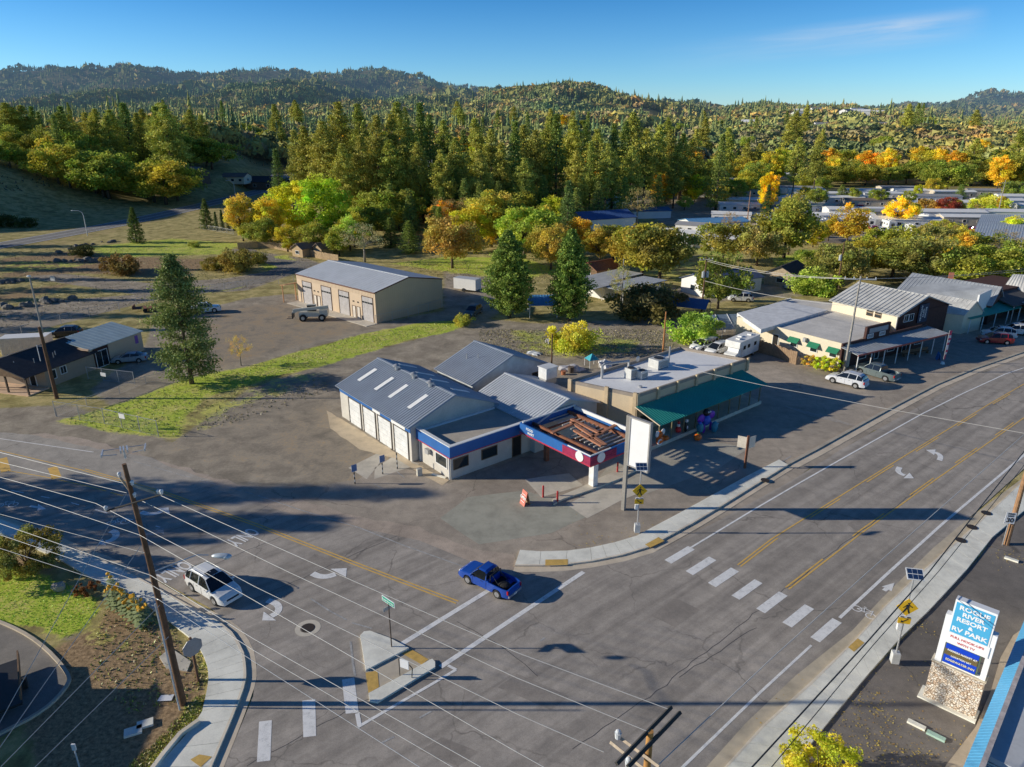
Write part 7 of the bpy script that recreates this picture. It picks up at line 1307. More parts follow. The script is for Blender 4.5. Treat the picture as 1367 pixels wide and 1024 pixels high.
# camper, box trailer, telehandler
def camper(loc, ang, lab, L=6.4, group=None, sc=1):
    t = thing('camper', lab, 'camper', (*loc, T(*loc)+.02), ang, group); b = MB(); b.add([(-L/2,-1.15,.5),(L/2-1.5,-1.15,.5),(L/2-1.5,-1.15,1.9),(L/2-.4,-1.15,2.0),(L/2-.5,-1.15,2.9),(-L/2,-1.15,2.95),(-L/2,1.15,.5),(L/2-1.5,1.15,.5),(L/2-1.5,1.15,1.9),(L/2-.4,1.15,2.0),(L/2-.5,1.15,2.9),(-L/2,1.15,2.95)], [(0,1,2,3,4,5),(11,10,9,8,7,6)]+[(i,6+i,6+(i+1)%6,(i+1)%6) for i in range(6)]); b.build('body', [mk('camper_white', (.80,.79,.75), .5, dirt=.15)], t)
    b = MB(); b.add([(L/2-1.5,-.95,.5),(L/2-.0,-.95,.5),(L/2+.1,-.9,1.1),(L/2-.7,-.85,1.25),(L/2-1.0,-.8,1.9),(L/2-1.5,-.8,1.9),(L/2-1.5,.95,.5),(L/2-.0,.95,.5),(L/2+.1,.9,1.1),(L/2-.7,.85,1.25),(L/2-1.0,.8,1.9),(L/2-1.5,.8,1.9)], [(0,1,2,3,4,5),(11,10,9,8,7,6)]+[(i,6+i,6+(i+1)%6,(i+1)%6) for i in range(6)]); b.build('cab', [PWH], t)
    for s in (-1, 1):
        for x in (-L*.3, 0, L*.2): b = MB(); b.box(x-.35, x+.35, s*1.155-.01, s*1.155+.01, 1.6, 2.15); b.build('window', [CGL], t)
        for x in (-L*.27, L/2-.75): b = MB(); b.cyl((x, s*1.0-.13, .38), (x, s*1.0+.13, .38), .38, n=18); w_ = b.build('wheel', [RUB], t); b = MB(); b.cyl((x, s*1.0-.14, .38), (x, s*1.0+.14, .38), .2, n=14); b.build('rim', [RIM], w_)
    for x, y in ((-L*.3,.2),(0,-.3),(L*.2,.1)): b = MB(); b.box(x-.3, x+.3, y-.3, y+.3, 2.93, 3.12); b.build('roof_vent', [WT], t)
    b = MB(); b.box(-L/2-.02, -L/2, -.5, .5, 1.4, 2.3); b.build('rear_window', [CGL], t); return t
camper(W(988,476), radians(225), 'white camper with roof vents at the right end of the van row')
for i, (px, py, a) in enumerate(((1158,303,80),(1184,306,85),(1216,313,80),(1096,305,20),(1235,298,85))): camper(W(px, py), radians(a), 'white camper parked in the trailer park', 7.5, 'campers in the trailer park')
t = thing('box_trailer', 'white enclosed box trailer parked on the lawn edge beside the tan garage', 'trailer', (*W(624,388), 0), radians(-28)); b = MB(); b.box(-2.6,2.6,-1.1,1.1,.45,2.6); b.build('box', [WHITEW], t); b = MB(); b.box(-2.62,2.62,-1.12,1.12,2.6,2.66); b.build('roof', [LSTEEL], t); b = MB(); b.box(2.6,3.6,-.05,.05,.45,.55); b.build('hitch', [BLK], t)
for s in (-1, 1): b = MB(); b.cyl((-.2,s*1.15-.12,.36),(-.2,s*1.15+.12,.36),.36,n=16); b.build('wheel', [RUB], t)
t = thing('telehandler', 'cream telescopic handler with lowered boom parked before the garage doors', 'telehandler', (*W(418,427), 0), radians(186)); YB = mk('cream_machine', (.62,.60,.50), .55, dirt=.35, scale=3)
b = MB(); b.box(-2.6,2.2,-.75,.75,.75,1.45); b.box(-2.7,-1.3,-.9,.9,1.0,1.9); b.build('chassis', [YB], t); b = MB(); b.obox((.2,.15,2.05),(6.0,.42,.46),M=Matrix.Rotation(.09,3,'Y')); b.obox((2.6,.15,1.7),(1.6,.3,.34),M=Matrix.Rotation(.35,3,'Y')); b.build('boom', [YB], t); b = MB(); b.box(-.6,.9,-1.05,-.35,1.3,2.5); b.build('cab', [CGL], t); b = MB(); b.box(-.65,.95,-1.08,-.3,2.5,2.58); b.build('cab_roof', [YB], t)
b = MB(); b.box(3.2,3.35,-.9,.9,.5,1.4); b.box(3.35,4.3,-.6,-.45,.45,.52); b.box(3.35,4.3,.45,.6,.45,.52); b.build('forks', [BLK], t)
for x in (-1.7, 1.5):
    for s in (-1, 1): b = MB(); b.cyl((x,s*.95-.2,.6),(x,s*.95+.2,.6),.6,n=20); w_ = b.build('wheel', [RUB], t); b = MB(); b.cyl((x,s*.95-.22,.6),(x,s*.95+.22,.6),.3,n=14); b.build('rim', [mk('cream_rim', (.62,.6,.5), .5)], w_)
t = thing('flat_trailer', 'empty dark flatbed trailer left of the tall shaggy pine', 'trailer', (*W(200,415), 0), radians(15)); b = MB(); b.box(-2.6,2.6,-1.0,1.0,.6,.72); b.box(-2.6,-2.5,-1.0,1.0,.72,1.2); b.build('deck', [RUST], t)
for s in (-1, 1):
    for x in (-.5, .4): b = MB(); b.cyl((x,s*1.1-.1,.35),(x,s*1.1+.1,.35),.35,n=14); b.build('wheel', [RUB], t)
# ================================================================ poles and wires
POLEW = mk('creosote_pole', (.16,.085,.045), .9, var=.35, scale=3, dirt=.5, bmp=.4); POLEL = mk('pale_pole', (.36,.33,.29), .85, var=.25, scale=3, dirt=.35); ARMW = mk('pale_crossarm', (.55,.44,.32), .85, var=.25, scale=4); ARMD = mk('dark_crossarm', (.055,.05,.045), .85, var=.3, scale=4); PORC = mk('porcelain', (.75,.77,.78), .25, dirt=.1); WIRE = mk('bright_wire', (.52,.50,.47), .5, var=.05, dirt=0, bmp=0); BWIRE = mk('black_cable', (.02,.02,.022), .6, dirt=0)
def pole(name, lab, px, py, h, r, mat, arms=(), trans=0, cat='utility pole', lean=0, rz=0, z=0, top=None):
    x, y = W(px, py); t = thing(name, lab, cat, (x, y, T(x, y) if z is None else z), rz); b = MB(); b.tube([(0,0,-.3),(0,0,h*.5),(0,0,h)], [r*1.25, r, r*.75], 10); b.build('pole', [mat], t, smooth=True)
    for (z_, L, m_, off) in arms:
        b = MB(); b.box(-L/2, L/2, off-.06, off+.06, z_-.07, z_+.07); a_ = b.build('crossarm', [m_], t)
        for u in (-L/2+.1, -L/5, L/5, L/2-.1): b = MB(); b.cyl((u, off, z_+.07), (u, off, z_+.16), .03, n=6); b.cyl((u, off, z_+.16), (u, off, z_+.3), .07, .05, n=8); b.build('insulator', [PORC], a_)
    for i in range(trans): b = MB(); sx = (.38 if i else -.38); b.cyl((sx, -.1, h*.66), (sx, -.1, h*.66+1.0), .27, n=14); b.cyl((sx, -.1, h*.66+1.0), (sx, -.1, h*.66+1.1), .2, .1, n=12); b.cyl((sx+.1,-.1,h*.66+1.05),(sx+.1,-.1,h*.66+1.3),.04,n=6); b.build('transformer', [mk('transformer_grey', (.45,.47,.48), .5)], t)
    return t
PL = W(245,940)
pl_ = thing('utility_pole', 'tall dark utility pole leaning over the lower left corner, metal frame on top', 'utility pole', (*PL, 0), 0)
b = MB(); b.tube([(0,0,-.3),(-.1,.0,5),(-.25,.0,10),(-.5,.0,15.7)], [.2,.18,.15,.11], 12); b.build('pole', [POLEW], pl_, smooth=True)
def loc(px, py, Y, o=PL): q = WH(px, py, Y); return (q[0]-o[0], q[1]-o[1], q[2])
t1 = loc(165, 606, PL[1]); b = MB(); c_ = Vector(t1)+Vector((.05,0,.2)); R_ = Matrix.Rotation(radians(22), 3, 'Z')
def cp(a, z): v = R_@Vector(a); return (c_.x+v.x, c_.y+v.y, c_.z+z)
b.tube([cp((-.95,-.3,0),0), cp((-.95,.35,0),0), cp((.95,.35,0),0), cp((.95,-.3,0),0)], .022, 5); b.tube([cp((-.95,-.3,0),0), cp((-.3,-.3,0),-.05)], .02, 5); b.tube([cp((.95,-.3,0),0), cp((.4,-.3,0),-.05)], .02, 5); b.obox(cp((-.97,.0,0),0), (.05,.75,.14), radians(22)); b.obox(cp((.97,.0,0),0), (.05,.75,.14), radians(22))
for u in (-.14, .0, .16): b.obox(cp((u,0,0),.05), (.07,.62,.16), radians(30))
b.tube([cp((0,0,0),-.45), cp((0,0,0),.05)], .05, 6); b.build('top_frame', [mk('bright_galvanised', (.66,.68,.70), .4, .4, dirt=.15)], pl_)
for nm, p0, p1, dep, m_ in (('crossarm', (160,637), (180,664), 0, ARMW), ('crossarm', (177,648), (212,660), 0, ARMW), ('lower_crossarm', (142,682), (216,660), -.1, ARMD)):
    q0, q1 = loc(*p0, PL[1]+dep-.2*(p0[0] < 150)), loc(*p1, PL[1]+dep); d = Vector(q1)-Vector(q0); b = MB(); b.tube([q0, q1], .075 if m_ is ARMW else .05, 4); a_ = b.build(nm, [m_], pl_)
    for q_ in (q0, q1): b = MB(); v = Vector(q_); b.cyl(v, v+Vector((0,0,.12)), .05, .1, 8); b.ball(v+Vector((0,0,.2)), (.11,.11,.1), 8, 6); b.build('insulator', [PORC], a_)
b = MB(); b.tube([loc(207,806,PL[1]-.5), loc(222,870,PL[1]-.45), loc(236,932,PL[1]-.3), loc(240,948,PL[1]-.45)], .05, 6); b.build('conduit', [mk('grey_conduit', (.52,.55,.58), .5, .2)], pl_)
b = MB(); b.tube([loc(203,764,PL[1]), loc(228,754,PL[1]+1.2), loc(262,741,PL[1]+2.6), loc(278,741,PL[1]+3.2)], .035, 6); la_ = b.build('lamp_arm', [GALV], pl_); b = MB(); q = loc(296,742,PL[1]+3.8); b.ball(q, (.62,.2,.15), 14, 8); b.ball((q[0]+.28,q[1],q[2]-.05), (.3,.22,.18), 10, 6); b.build('lamp_head', [mk('lamp_housing', (.60,.66,.70), .4, .2)], la_, smooth=True)
PBx, PBy = W(868,976,12.2); pb = thing('utility_pole', 'orange brown utility pole with twin dark crossarms at the bottom edge', 'utility pole', (PBx, PBy, 0), 0); b = MB(); b.tube([(0,0,-.3),(0,0,6),(0,0,12.2)], [.2,.16,.12], 12); b.build('pole', [mk('honey_pole', (.50,.25,.07), .8, var=.3, scale=3, dirt=.45)], pb, smooth=True)
for p0, p1, zz in (((896,944),(823,1020),12.15), ((908,951),(838,1024),11.9)):
    q0, q1 = W(*p0, zz), W(*p1, zz); b = MB(); b.tube([(q0[0]-PBx,q0[1]-PBy,zz),(q1[0]-PBx,q1[1]-PBy,zz)], .085, 4); a_ = b.build('crossarm', [ARMD], pb)
for p0, p1, zz in (((815,991),(870,1035),11.2), ((828,985),(880,1024),11.2)):
    q0, q1 = W(*p0, zz), W(*p1, zz); b = MB(); b.tube([(q0[0]-PBx,q0[1]-PBy,zz),(q1[0]-PBx,q1[1]-PBy,zz)], .07, 4); a_ = b.build('lower_crossarm', [ARMW], pb)
for p_, zz in (((825,981),11.4), ((839,1018),11.6)): q = W(*p_, zz); b = MB(); b.cyl((q[0]-PBx,q[1]-PBy,zz-.15),(q[0]-PBx,q[1]-PBy,zz+.1),.1,.13,10); b.ball((q[0]-PBx,q[1]-PBy,zz+.15),(.1,.1,.08),10,6); b.build('insulator', [PORC], pb)
PR = W(1343,727); pole('utility_pole', 'brown utility pole on the right pavement behind the speed limit sign', 1343, 727, 13.5, .17, mk('tan_pole', (.36,.20,.10), .85, var=.3, scale=3, dirt=.4), arms=((12.9,2.6,ARMD,0),), rz=MAIN+pi/2)
pole('utility_pole', 'slim grey utility pole with a pale crossarm before the antique shop', 1127, 497, 13.3, .14, POLEL, arms=((12.9,4.0,PORC if False else mk('white_crossarm', (.66,.64,.60), .7),0),), rz=radians(-8))
pole('utility_pole', 'dark pole with two grey transformers behind the greenhouse', 936, 420, 10.2, .15, POLEW, arms=((9.8,2.6,ARMW,0),), trans=2, rz=radians(15))
pole('utility_pole', 'plain orange rusty pole behind the beige flat roofed shop', 885, 470, 6.2, .13, mk('rust_pole', (.46,.20,.07), .85, var=.3, scale=3))
pole('utility_pole', 'short dark pole between the station gables and the beige shop', 736, 505, 6.2, .11, POLEW)
pole('utility_pole', 'dark pole with one grey transformer among the olive oaks', 1116, 394, 10.5, .13, POLEW, trans=1)
pole('utility_pole', 'thin pale pole left of the pole with one transformer', 1092, 382, 8.2, .09, POLEL); pole('utility_pole', 'thin grey pole behind the tin carports', 829, 415, 9.5, .1, POLEL); pole('utility_pole', 'brown pole standing among the far trailer roofs', 997, 300, 11, .16, mk('rust_pole2', (.36,.2,.12), .85)); pole('utility_pole', 'pale pole with crossarm above the far right mobile homes', 1331, 290, 13, .15, POLEL, arms=((12,4,ARMW,0),), z=0); pole('utility_pole', 'slim dark service pole before the mobile homes, left of the orange gold tree', 1082, 318, 8, .1, POLEL)
# two-piece pole at the left edge
x, y = W(76,532); t = thing('utility_pole', 'two piece pole, dark below and pale above, in front of the small office', 'utility pole', (x, y, 0), 0); b = MB(); b.tube([(0,0,-.2),(-.05,0,9.2)], [.24,.18], 10); b.build('pole', [POLEW], t); b = MB(); b.tube([(.12,.1,8.4),(.14,.1,15.2)], [.11,.09], 8); b.build('upper_pole', [POLEL], t); b = MB(); b.ball((.12,.05,15.3), (.25,.2,.12), 10, 6); b.build('lamp_head', [WT], t); b = MB(); b.tube([(-.9,0,6.9),(-.9,0,4.9)], .05, 6); b.tube([(-.9,0,6.8),(0,0,6.8)], .03, 5); b.build('bracket', [PORC], t)
for px, py, tx_, ty_, lab in ((117,315,101,281,'pale curved street lamp beside the climbing road, nearer one'), (315,268,303,241,'pale curved street lamp beside the climbing road, farther one')):
    x, y = W(px, py); h = WH(tx_, ty_, y)[2]; t = thing('street_lamp', lab, 'street lamp', (x, y, T(x, y)), 0); b = MB(); b.tube([(0,0,0),(0,0,h*.8),(-.3,0,h*.93),(-1.2,0,h*.99),(-2.6,0,h)], [.13,.1,.09,.08,.07], 8); b.build('pole', [mk('pale_lamp_post', (.72,.72,.70), .5, .1)], t, smooth=True); b = MB(); b.ball((-3.0,0,h-.03), (.5,.18,.1), 10, 6); b.build('lamp_head', [mk('pale_lamp_post', (.72,.72,.70), .5)], t)
def wire(pts, lab, r=.022, mat=WIRE, sag=.25, name='power_line', group='overhead wires'):
    P_ = [Vector((*W(p[0], p[1], p[2]), p[2])) if len(p) == 3 else Vector(p[1:]) for p in pts]; out = []
    for a_, c_ in zip(P_[:-1], P_[1:]):
        n = 10; s_ = sag*((c_-a_).length/28)**2; out += [a_.lerp(c_, i/n)-Vector((0,0,4*s_*(i/n)*(1-i/n))) for i in range(n)]
    out.append(P_[-1]); b = MB(); b.tube(out, r, 5, 0); o = b.build(name, [mat]); return tag(o, lab, 'power line', group)
def ext(p0, p1, k, z): return (p0[0]-(p1[0]-p0[0])*k, p0[1]-(p1[1]-p0[1])*k, z)
zz = 13.6; RW = .015
wire([ext((0,604),(164,645),.5,13.9),(164,645,13.9)], 'pale wire reaching the upper left crossarm, topmost on the left', RW, sag=0)
wire([ext((0,617),(169,658),.5,13.6),(169,658,13.6)], 'pale wire just below the topmost one on the left', RW, sag=0)
wire([(211,660,13.5),(450,766,13.0),(690,871,12.5),(893,947,12.2)], 'pale wire from the right crossarm end to the twin dark crossarms, topmost at the right', RW, sag=0)
wire([(188,668,13.4),(386,764,12.9),(690,905,12.4),(866,977,12.2)], 'pale wire ending at the head of the orange brown pole', RW, sag=0)
wire([ext((0,637),(128,672),.6,12.9),(128,672,12.9),(264,742,12.5),(340,783,12.3),(690,953,11.7),(806,1004,11.5)], 'pale wire kinked over the insulator left of the dark pole', RW, sag=0)
wire([ext((0,652),(186,714),.5,11.6),(186,714,11.6),(340,802,11.4),(690,1004,11.2),(760,1043,11.1)], 'pale wire crossing the dark pole below its crossarms', RW, sag=0)
wire([ext((0,687),(133,724),.5,10.8),(193,738,10.8)], 'pale thin wire ending on the middle of the dark pole', RW*.8, sag=0)
wire([ext((0,699),(201,768),.5,9.8),(201,768,9.8),(340,853.6,9.6),(642,1024,9.3),(760,1090,9.2)], 'pale thick wire crossing the dark pole at mid height', RW*1.1, sag=0)
wire([ext((0,714),(206,783),.5,9.3),(206,783,9.3),(340,869,9.1),(604,1024,8.8),(720,1092,8.7)], 'pale twisted cable just below the thick wire', RW, sag=0)
wire([ext((0,732),(211,800),.5,8.7),(211,800,8.7),(345,887,8.6),(557,1022,8.4),(660,1088,8.3)], 'grey beaded cable, lowest of the wires crossing the junction', RW, mat=mk('grey_cable', (.42,.43,.45), .6), sag=0)
for (p, z0_, q_, z1_) in (((168,660),13.2,(-20,1000),7.5), ((188,729),11.0,(-20,1026),7.2), ((213,808),8.8,(-20,1045),6.8), ((225,850),7.6,(20,1050),6.4)): wire([(*p, z0_), (*q_, z1_)], 'pale service wire running down to the lower left from the dark pole', .016, sag=0, group='service wires at the lower left')
wire([(950,1083,7.6),(1017,1010,7.7),(1155,860,8.0),(1240,764,8.2),(1338,640,8.6),(1430,522,8.9)], 'black cable hanging above the right pavement, left of the thin pair', .035, BWIRE, 0)
wire([(965,1090,7.2),(1030,1024,7.3),(1165,862,7.7),(1252,764,7.9),(1348,645,8.2),(1440,530,8.5)], 'thin black cable close to the thick black one over the pavement', .02, BWIRE, 0)
wire([(880,1020,11.6),(1030,879,11.9),(1158,764,12.0),(1250,683,12.2),(1367,580,12.4),(1450,505,12.5)], 'thin pale wire stretched along the main road', .018, sag=0)
wire([(898,488,7.5),(1017,514,7.9),(1196,548,8.2),(1337,573,8.4),(1420,588,8.5)], 'pale wire crossing the main road from the beige shop roof', .022, sag=0)
for p, q_, z_, z2 in (((942,346),(1143,372),9.9,13.0), ((942,348),(1122,372),9.6,13.0), ((941,375),(1130,408),7.8,9.5)): wire([(*p, z_), (*q_, z2)], 'pale wire between the transformer pole and the slim grey pole', .03, sag=.5, group='wires behind the shops')
for q_ in ((1420,352),(1420,356)): wire([(1150,372,13.0),(*q_, 14.0)], 'pale wire leading right from the slim grey pole', .02, sag=.4, group='wires behind the shops')
# ================================================================ signs
YS = mk('sign_yellow', (.85,.50,.01), .45, var=.04, dirt=.08); SOLAR = mk('solar_cell', (.02,.05,.13), .2, .1, var=.2, scale=8); SGN = mk('sign_black', (.015,.015,.015), .6)
def facing(t, a): t.rotation_euler[2] = a
def ped_sign(px, py, toppx, lab, arrow, rz):
    x, y = W(px, py); h = WH(toppx[0], toppx[1], y)[2]; t = thing('crossing_sign', lab, 'sign', (x, y, .15), rz); b = MB(); b.cyl((0,0,0),(0,0,h-.35),.055,n=8); b.build('post', [GALV], t); b = MB(); b.box(-.22,.22,-.22,.22,0,.75); b.build('cabinet', [mk('cabinet_grey', (.62,.62,.60), .5)], t)
    R_ = Matrix.Rotation(radians(32), 3, 'X'); b = MB(); b.obox((0,-.05,h-.2),(.95,.75,.04),M=R_); pn = b.build('solar_panel', [mk('panel_frame', (.75,.76,.77), .4)], t); b = MB(); [b.obox(tuple(Vector((0,-.05,h-.2))+R_@Vector((u,v,.024))), (.26,.3,.006), M=R_) for u in (-.29,0,.29) for v in (-.17,.17)]; b.build('cells', [SOLAR], pn)
    zc = h*.62; b = MB(); b.add([(-.62,-.08,zc),(0,-.08,zc-.62),(.62,-.08,zc),(0,-.08,zc+.62),(-.62,-.05,zc),(0,-.05,zc-.62),(.62,-.05,zc),(0,-.05,zc+.62)], [(0,1,2,3),(7,6,5,4),(0,4,5,1),(1,5,6,2),(2,6,7,3),(3,7,4,0)]); d = b.build('diamond_panel', [YS], t)
    b = MB(); y_ = -.09; f = [[(-.02,.30),(.07,.30),(.07,.21),(-.02,.21)],[(-.07,.18),(.10,.18),(.08,-.06),(-.06,-.06)],[(-.06,.16),(-.02,.14),(-.18,-.05),(-.22,-.03)],[(.08,.16),(.1,.1),(.24,.0),(.26,.05)],[(-.06,-.06),(.02,-.06),(-.14,-.36),(-.21,-.34)],[(.0,-.06),(.08,-.06),(.17,-.36),(.09,-.37)]]
    for q_ in f: b.add([(u*1.15, y_, zc+v*1.15) for u, v in q_], [(0,1,2,3)])
    b.build('walking_figure', [SGN], d); z2 = zc-.98; b = MB(); b.box(-.36,.36,-.08,-.05,z2-.22,z2+.22); d2 = b.build('arrow_panel', [YS], t); b = MB(); s = arrow
    b.add([(-.22*s,-.09,z2+.12),(-.17*s,-.09,z2+.16),(.12*s,-.09,z2-.06),(.07*s,-.09,z2-.1)], [(0,1,2,3)]); b.add([(.2*s,-.09,z2-.16),(.02*s,-.09,z2-.14),(.17*s,-.09,z2+.03)], [(0,1,2)]); b.build('arrow', [SGN], d2)
    b = MB(); b.box(-.32,.32,-.14,-.04,z2+.25,z2+.36); lb = b.build('light_bar', [mk('bar_white', (.75,.75,.75), .4)], t); b = MB(); b.box(-.28,-.08,-.15,-.14,z2+.27,z2+.34); b.box(.08,.28,-.15,-.14,z2+.27,z2+.34); b.build('beacon', [SGN], lb); b = MB(); b.box(-.3,-.05,-.1,.12,z2-.75,z2-.3); b.build('control_box', [WT], t); return t
ped_sign(850, 712, (857,622), 'yellow pedestrian crossing sign with solar panel beside the tall white board', 1, radians(0))
ped_sign(1193, 886, (1213,765), 'yellow pedestrian crossing sign with solar panel on the right pavement', -1, radians(-12))
# resort sign
A0, A1 = Vector(W(1232,930)), Vector(W(1300,962)); ra = atan2(A1.y-A0.y, A1.x-A0.x); wid = (A1-A0).length; t = thing('resort_sign', 'resort and RV park sign, blue top and screen, on a river stone base', 'sign', (A0.x, A0.y, 0), ra)
hz = lambda row: WH(1250, row, A0.y)[2]; hb, h1, h2, h3, h4 = hz(881), hz(879), hz(852), hz(838), hz(796)
STONE, nt_, b_ = new_mat('river_stone'); v_ = objc(nt_); vo = nd(nt_, 'ShaderNodeTexVoronoi'); vo.inputs['Scale'].default_value = 8; nt_.links.new(v_, vo.inputs['Vector']); ve = nd(nt_, 'ShaderNodeTexVoronoi', feature='DISTANCE_TO_EDGE'); ve.inputs['Scale'].default_value = 8; nt_.links.new(v_, ve.inputs['Vector'])
hs = nd(nt_, 'ShaderNodeSeparateColor'); nt_.links.new(vo.outputs['Color'], hs.inputs[0]); rc = ramp(nt_, [(0, (.55,.38,.26)), (.35, (.78,.66,.52)), (.7, (.85,.78,.68)), (1, (.62,.56,.50))]); nt_.links.new(hs.outputs[0], rc.inputs[0]); re_ = ramp(nt_, [(0, (.35,.26,.19)), (.035, (.6,.5,.4)), (.09, (1,1,1))]); nt_.links.new(ve.outputs[0], re_.inputs[0]); nt_.links.new(mixc(nt_, 1, rc.outputs[0], re_.outputs[0], 'MULTIPLY'), b_.inputs['Base Color']); b_.inputs['Roughness'].default_value = .8; bump(nt_, b_, re_.outputs[0], 1.0, .06)
b = MB(); b.box(0, wid, 0, .62, .12, hb); b.build('stone_base', [STONE], t); b = MB(); b.box(-.25, wid+.1, -.28, .9, 0, .12); b.build('plinth', [CONC], t); b = MB(); b.box(-.06, wid+.06, -.06, .68, hb, hb+.06); b.build('cap', [mk('cream_cap', (.66,.58,.44), .8)], t)
SW = mk('sign_white', (.86,.86,.86), .4, var=.02, dirt=.05); b = MB(); b.box(.08, .40, .05, .5, hb+.06, h4-1.15); b.box(wid-.30, wid-.03, .05, .5, hb+.06, h4-1.35); b.box(.40, wid-.3, .1, .45, hb+.06, hb+.16); b.build('frame_post', [SW], t)
b = MB(); b.box(.36, wid-.28, .02, .47, h3, h4); b.build('top_cabinet', [SW], t); b = MB(); b.box(.44, wid-.36, .0, .02, h3+.02, h4-.14); b.build('blue_panel', [mk('sign_blue', (.08,.42,.70), .35, var=.04, dirt=.05)], t)
b = MB(); b.box(.28, wid-.2, -.01, .44, h2, h3-.003); b.build('text_cabinet', [SW], t); b = MB(); b.box(.42, wid-.46, .06, .4, hb+.16, h2-.01); sc_ = b.build('screen_case', [mk('screen_frame', (.10,.14,.10), .5)], t)
hs_ = h2-.08-(hb+.2); b = MB(); b.box(.46, wid-.55, .04, .06, hb+.2, h2-.08); b.build('screen', [mk('screen_blue', (.01,.06,.55), .3, var=.05, dirt=0)], sc_); b = MB(); b.box(.46, wid-.55, .03, .04, hb+.2+hs_*.42, hb+.2+hs_*.74); b.build('screen_band', [mk('screen_band', (.16,.12,.05), .4)], sc_)
cxs = wid/2+.04; H3 = h4-.14-(h3+.02)
for s_, f_, sz in (('ROGUE', .86, .38), ('RIVER', .67, .36), ('RESORT', .48, .36), ('&', .32, .28), ('RV PARK', .14, .38)): letters(s_, sz, SW, t, (cxs+(.0 if s_ != 'RV PARK' else 0), -.008, h3+.02+H3*f_), (pi/2,0,0), .012, 1.15)
RT = mk('sign_red_text', (.65,.12,.12), .5, dirt=0); letters('FULL HOOK-UPS', .2, RT, t, (cxs, -.02, h2+(h3-h2)*.68), (pi/2,0,0), .004, 1.1); letters('WITH TV', .19, RT, t, (cxs, -.02, h2+(h3-h2)*.28), (pi/2,0,0), .004, 1.1)
letters('FARMERS MARKET AT', .15, SW, sc_, (cxs-.05, .02, hb+.2+hs_*.70), (pi/2,0,0), .003, 1.0); letters('LOCATION SAT', .14, SW, sc_, (cxs-.05, .02, hb+.2+hs_*.44), (pi/2,0,0), .003, 1.0); letters('EDGEWATER INN', .18, mk('cream_text', (.8,.74,.5), .5, dirt=0), sc_, (cxs-.05, .02, hb+.2+hs_*.2), (pi/2,0,0), .004, 1.0)
# speed limit, street name, island pole, stop sign back, brown-post sign
t = thing('speed_sign', 'white speed limit sign reading 30 at the right edge', 'sign', (*W(1338,728), 0), radians(-10)); b = MB(); b.cyl((0,0,0),(0,0,3.0),.04,n=8); b.build('post', [GALV], t); b = MB(); b.box(-.38,.38,-.07,-.045,2.05,3.05); p_ = b.build('panel', [SW], t); letters('SPEED', .19, SGN, p_, (0,-.075,2.93), (pi/2,0,0), .003); letters('LIMIT', .19, SGN, p_, (0,-.075,2.74), (pi/2,0,0), .003); letters('30', .56, SGN, p_, (0,-.075,2.36), (pi/2,0,0), .012)
x, y = W(523,866); t = thing('street_name_sign', 'green street name sign on a slim post standing on the traffic island', 'sign', (x, y, .17), radians(-42)); b = MB(); b.cyl((0,0,0),(0,0,3.4),.04,n=8); b.build('post', [mk('dark_post', (.10,.07,.05), .8)], t); b = MB(); b.box(-.62,.62,-.02,.02,3.32,3.72); p_ = b.build('panel', [SW], t); b = MB(); b.box(-.58,.58,-.028,-.02,3.36,3.68); b.build('green_face', [mk('street_green', (.02,.40,.26), .45, dirt=.05)], p_); letters('Rogue River Hwy', .17, SW, p_, (0,-.034,3.52), (pi/2,0,0), .003, .9); b = MB(); b.box(-.02,.02,-.45,.45,2.95,3.2); b.build('cross_panel', [GALV], t)
x, y = W(541,906); t = thing('low_sign', 'small white notice on low angled rails in the island cut-through', 'sign', (x, y, .1), radians(-25)); b = MB(); b.box(-.3,.3,-.02,.02,.7,1.35); b.build('panel', [SW], t); b = MB(); b.tube([(-.38,0,0),(-.38,0,1.3),(-.28,0,1.4)], .03, 6); b.tube([(.42,.1,0),(.5,.1,.8),(.36,0,1.1)], .03, 6); b.build('rail', [BLK], t)
x, y = W(265,910); t = thing('sign_back', 'road sign seen from behind on a square wooden post beside the dark pole', 'sign', (x, y, 0), radians(50)); b = MB(); b.box(-.07,.07,-.07,.07,0,3.3); b.build('post', [POLEW], t); b = MB(); R8 = [( .62*cos(pi/8+k*pi/4), .62*sin(pi/8+k*pi/4)) for k in range(8)]; b.add([(u, -.09, 2.65+v) for u, v in R8]+[(u, -.12, 2.65+v) for u, v in R8], [tuple(range(8)), tuple(range(15, 7, -1))]+[(i, 8+i, 8+(i+1)%8, (i+1)%8) for i in range(8)]); b.build('panel', [mk('sign_back_grey', (.34,.34,.35), .5, .2)], t)
x, y = W(994,625); t = thing('angled_sign', 'two blank boards set in a V on a rusty post by the shop lot', 'sign', (x, y, 0), 0); b = MB(); b.box(-.1,.1,-.1,.1,0,3.5); b.build('post', [RUST], t); CRB = mk('cream_board', (.80,.70,.56), .7)
for s, a in ((-1, .35), (1, -.35)): b = MB(); b.obox((s*.5, .22, 2.75), (.85,.04,1.2), -a*1.4*1); b.build('panel', [CRB], t)
t = tag(MB().box(-.6,.6,-.03,.03,.2,1.2).build('notice_board', [WT]), 'small white real estate board on the bare slope at left', 'notice'); t.location = (*W(71,376), 0); t.rotation_euler[2] = radians(-15)
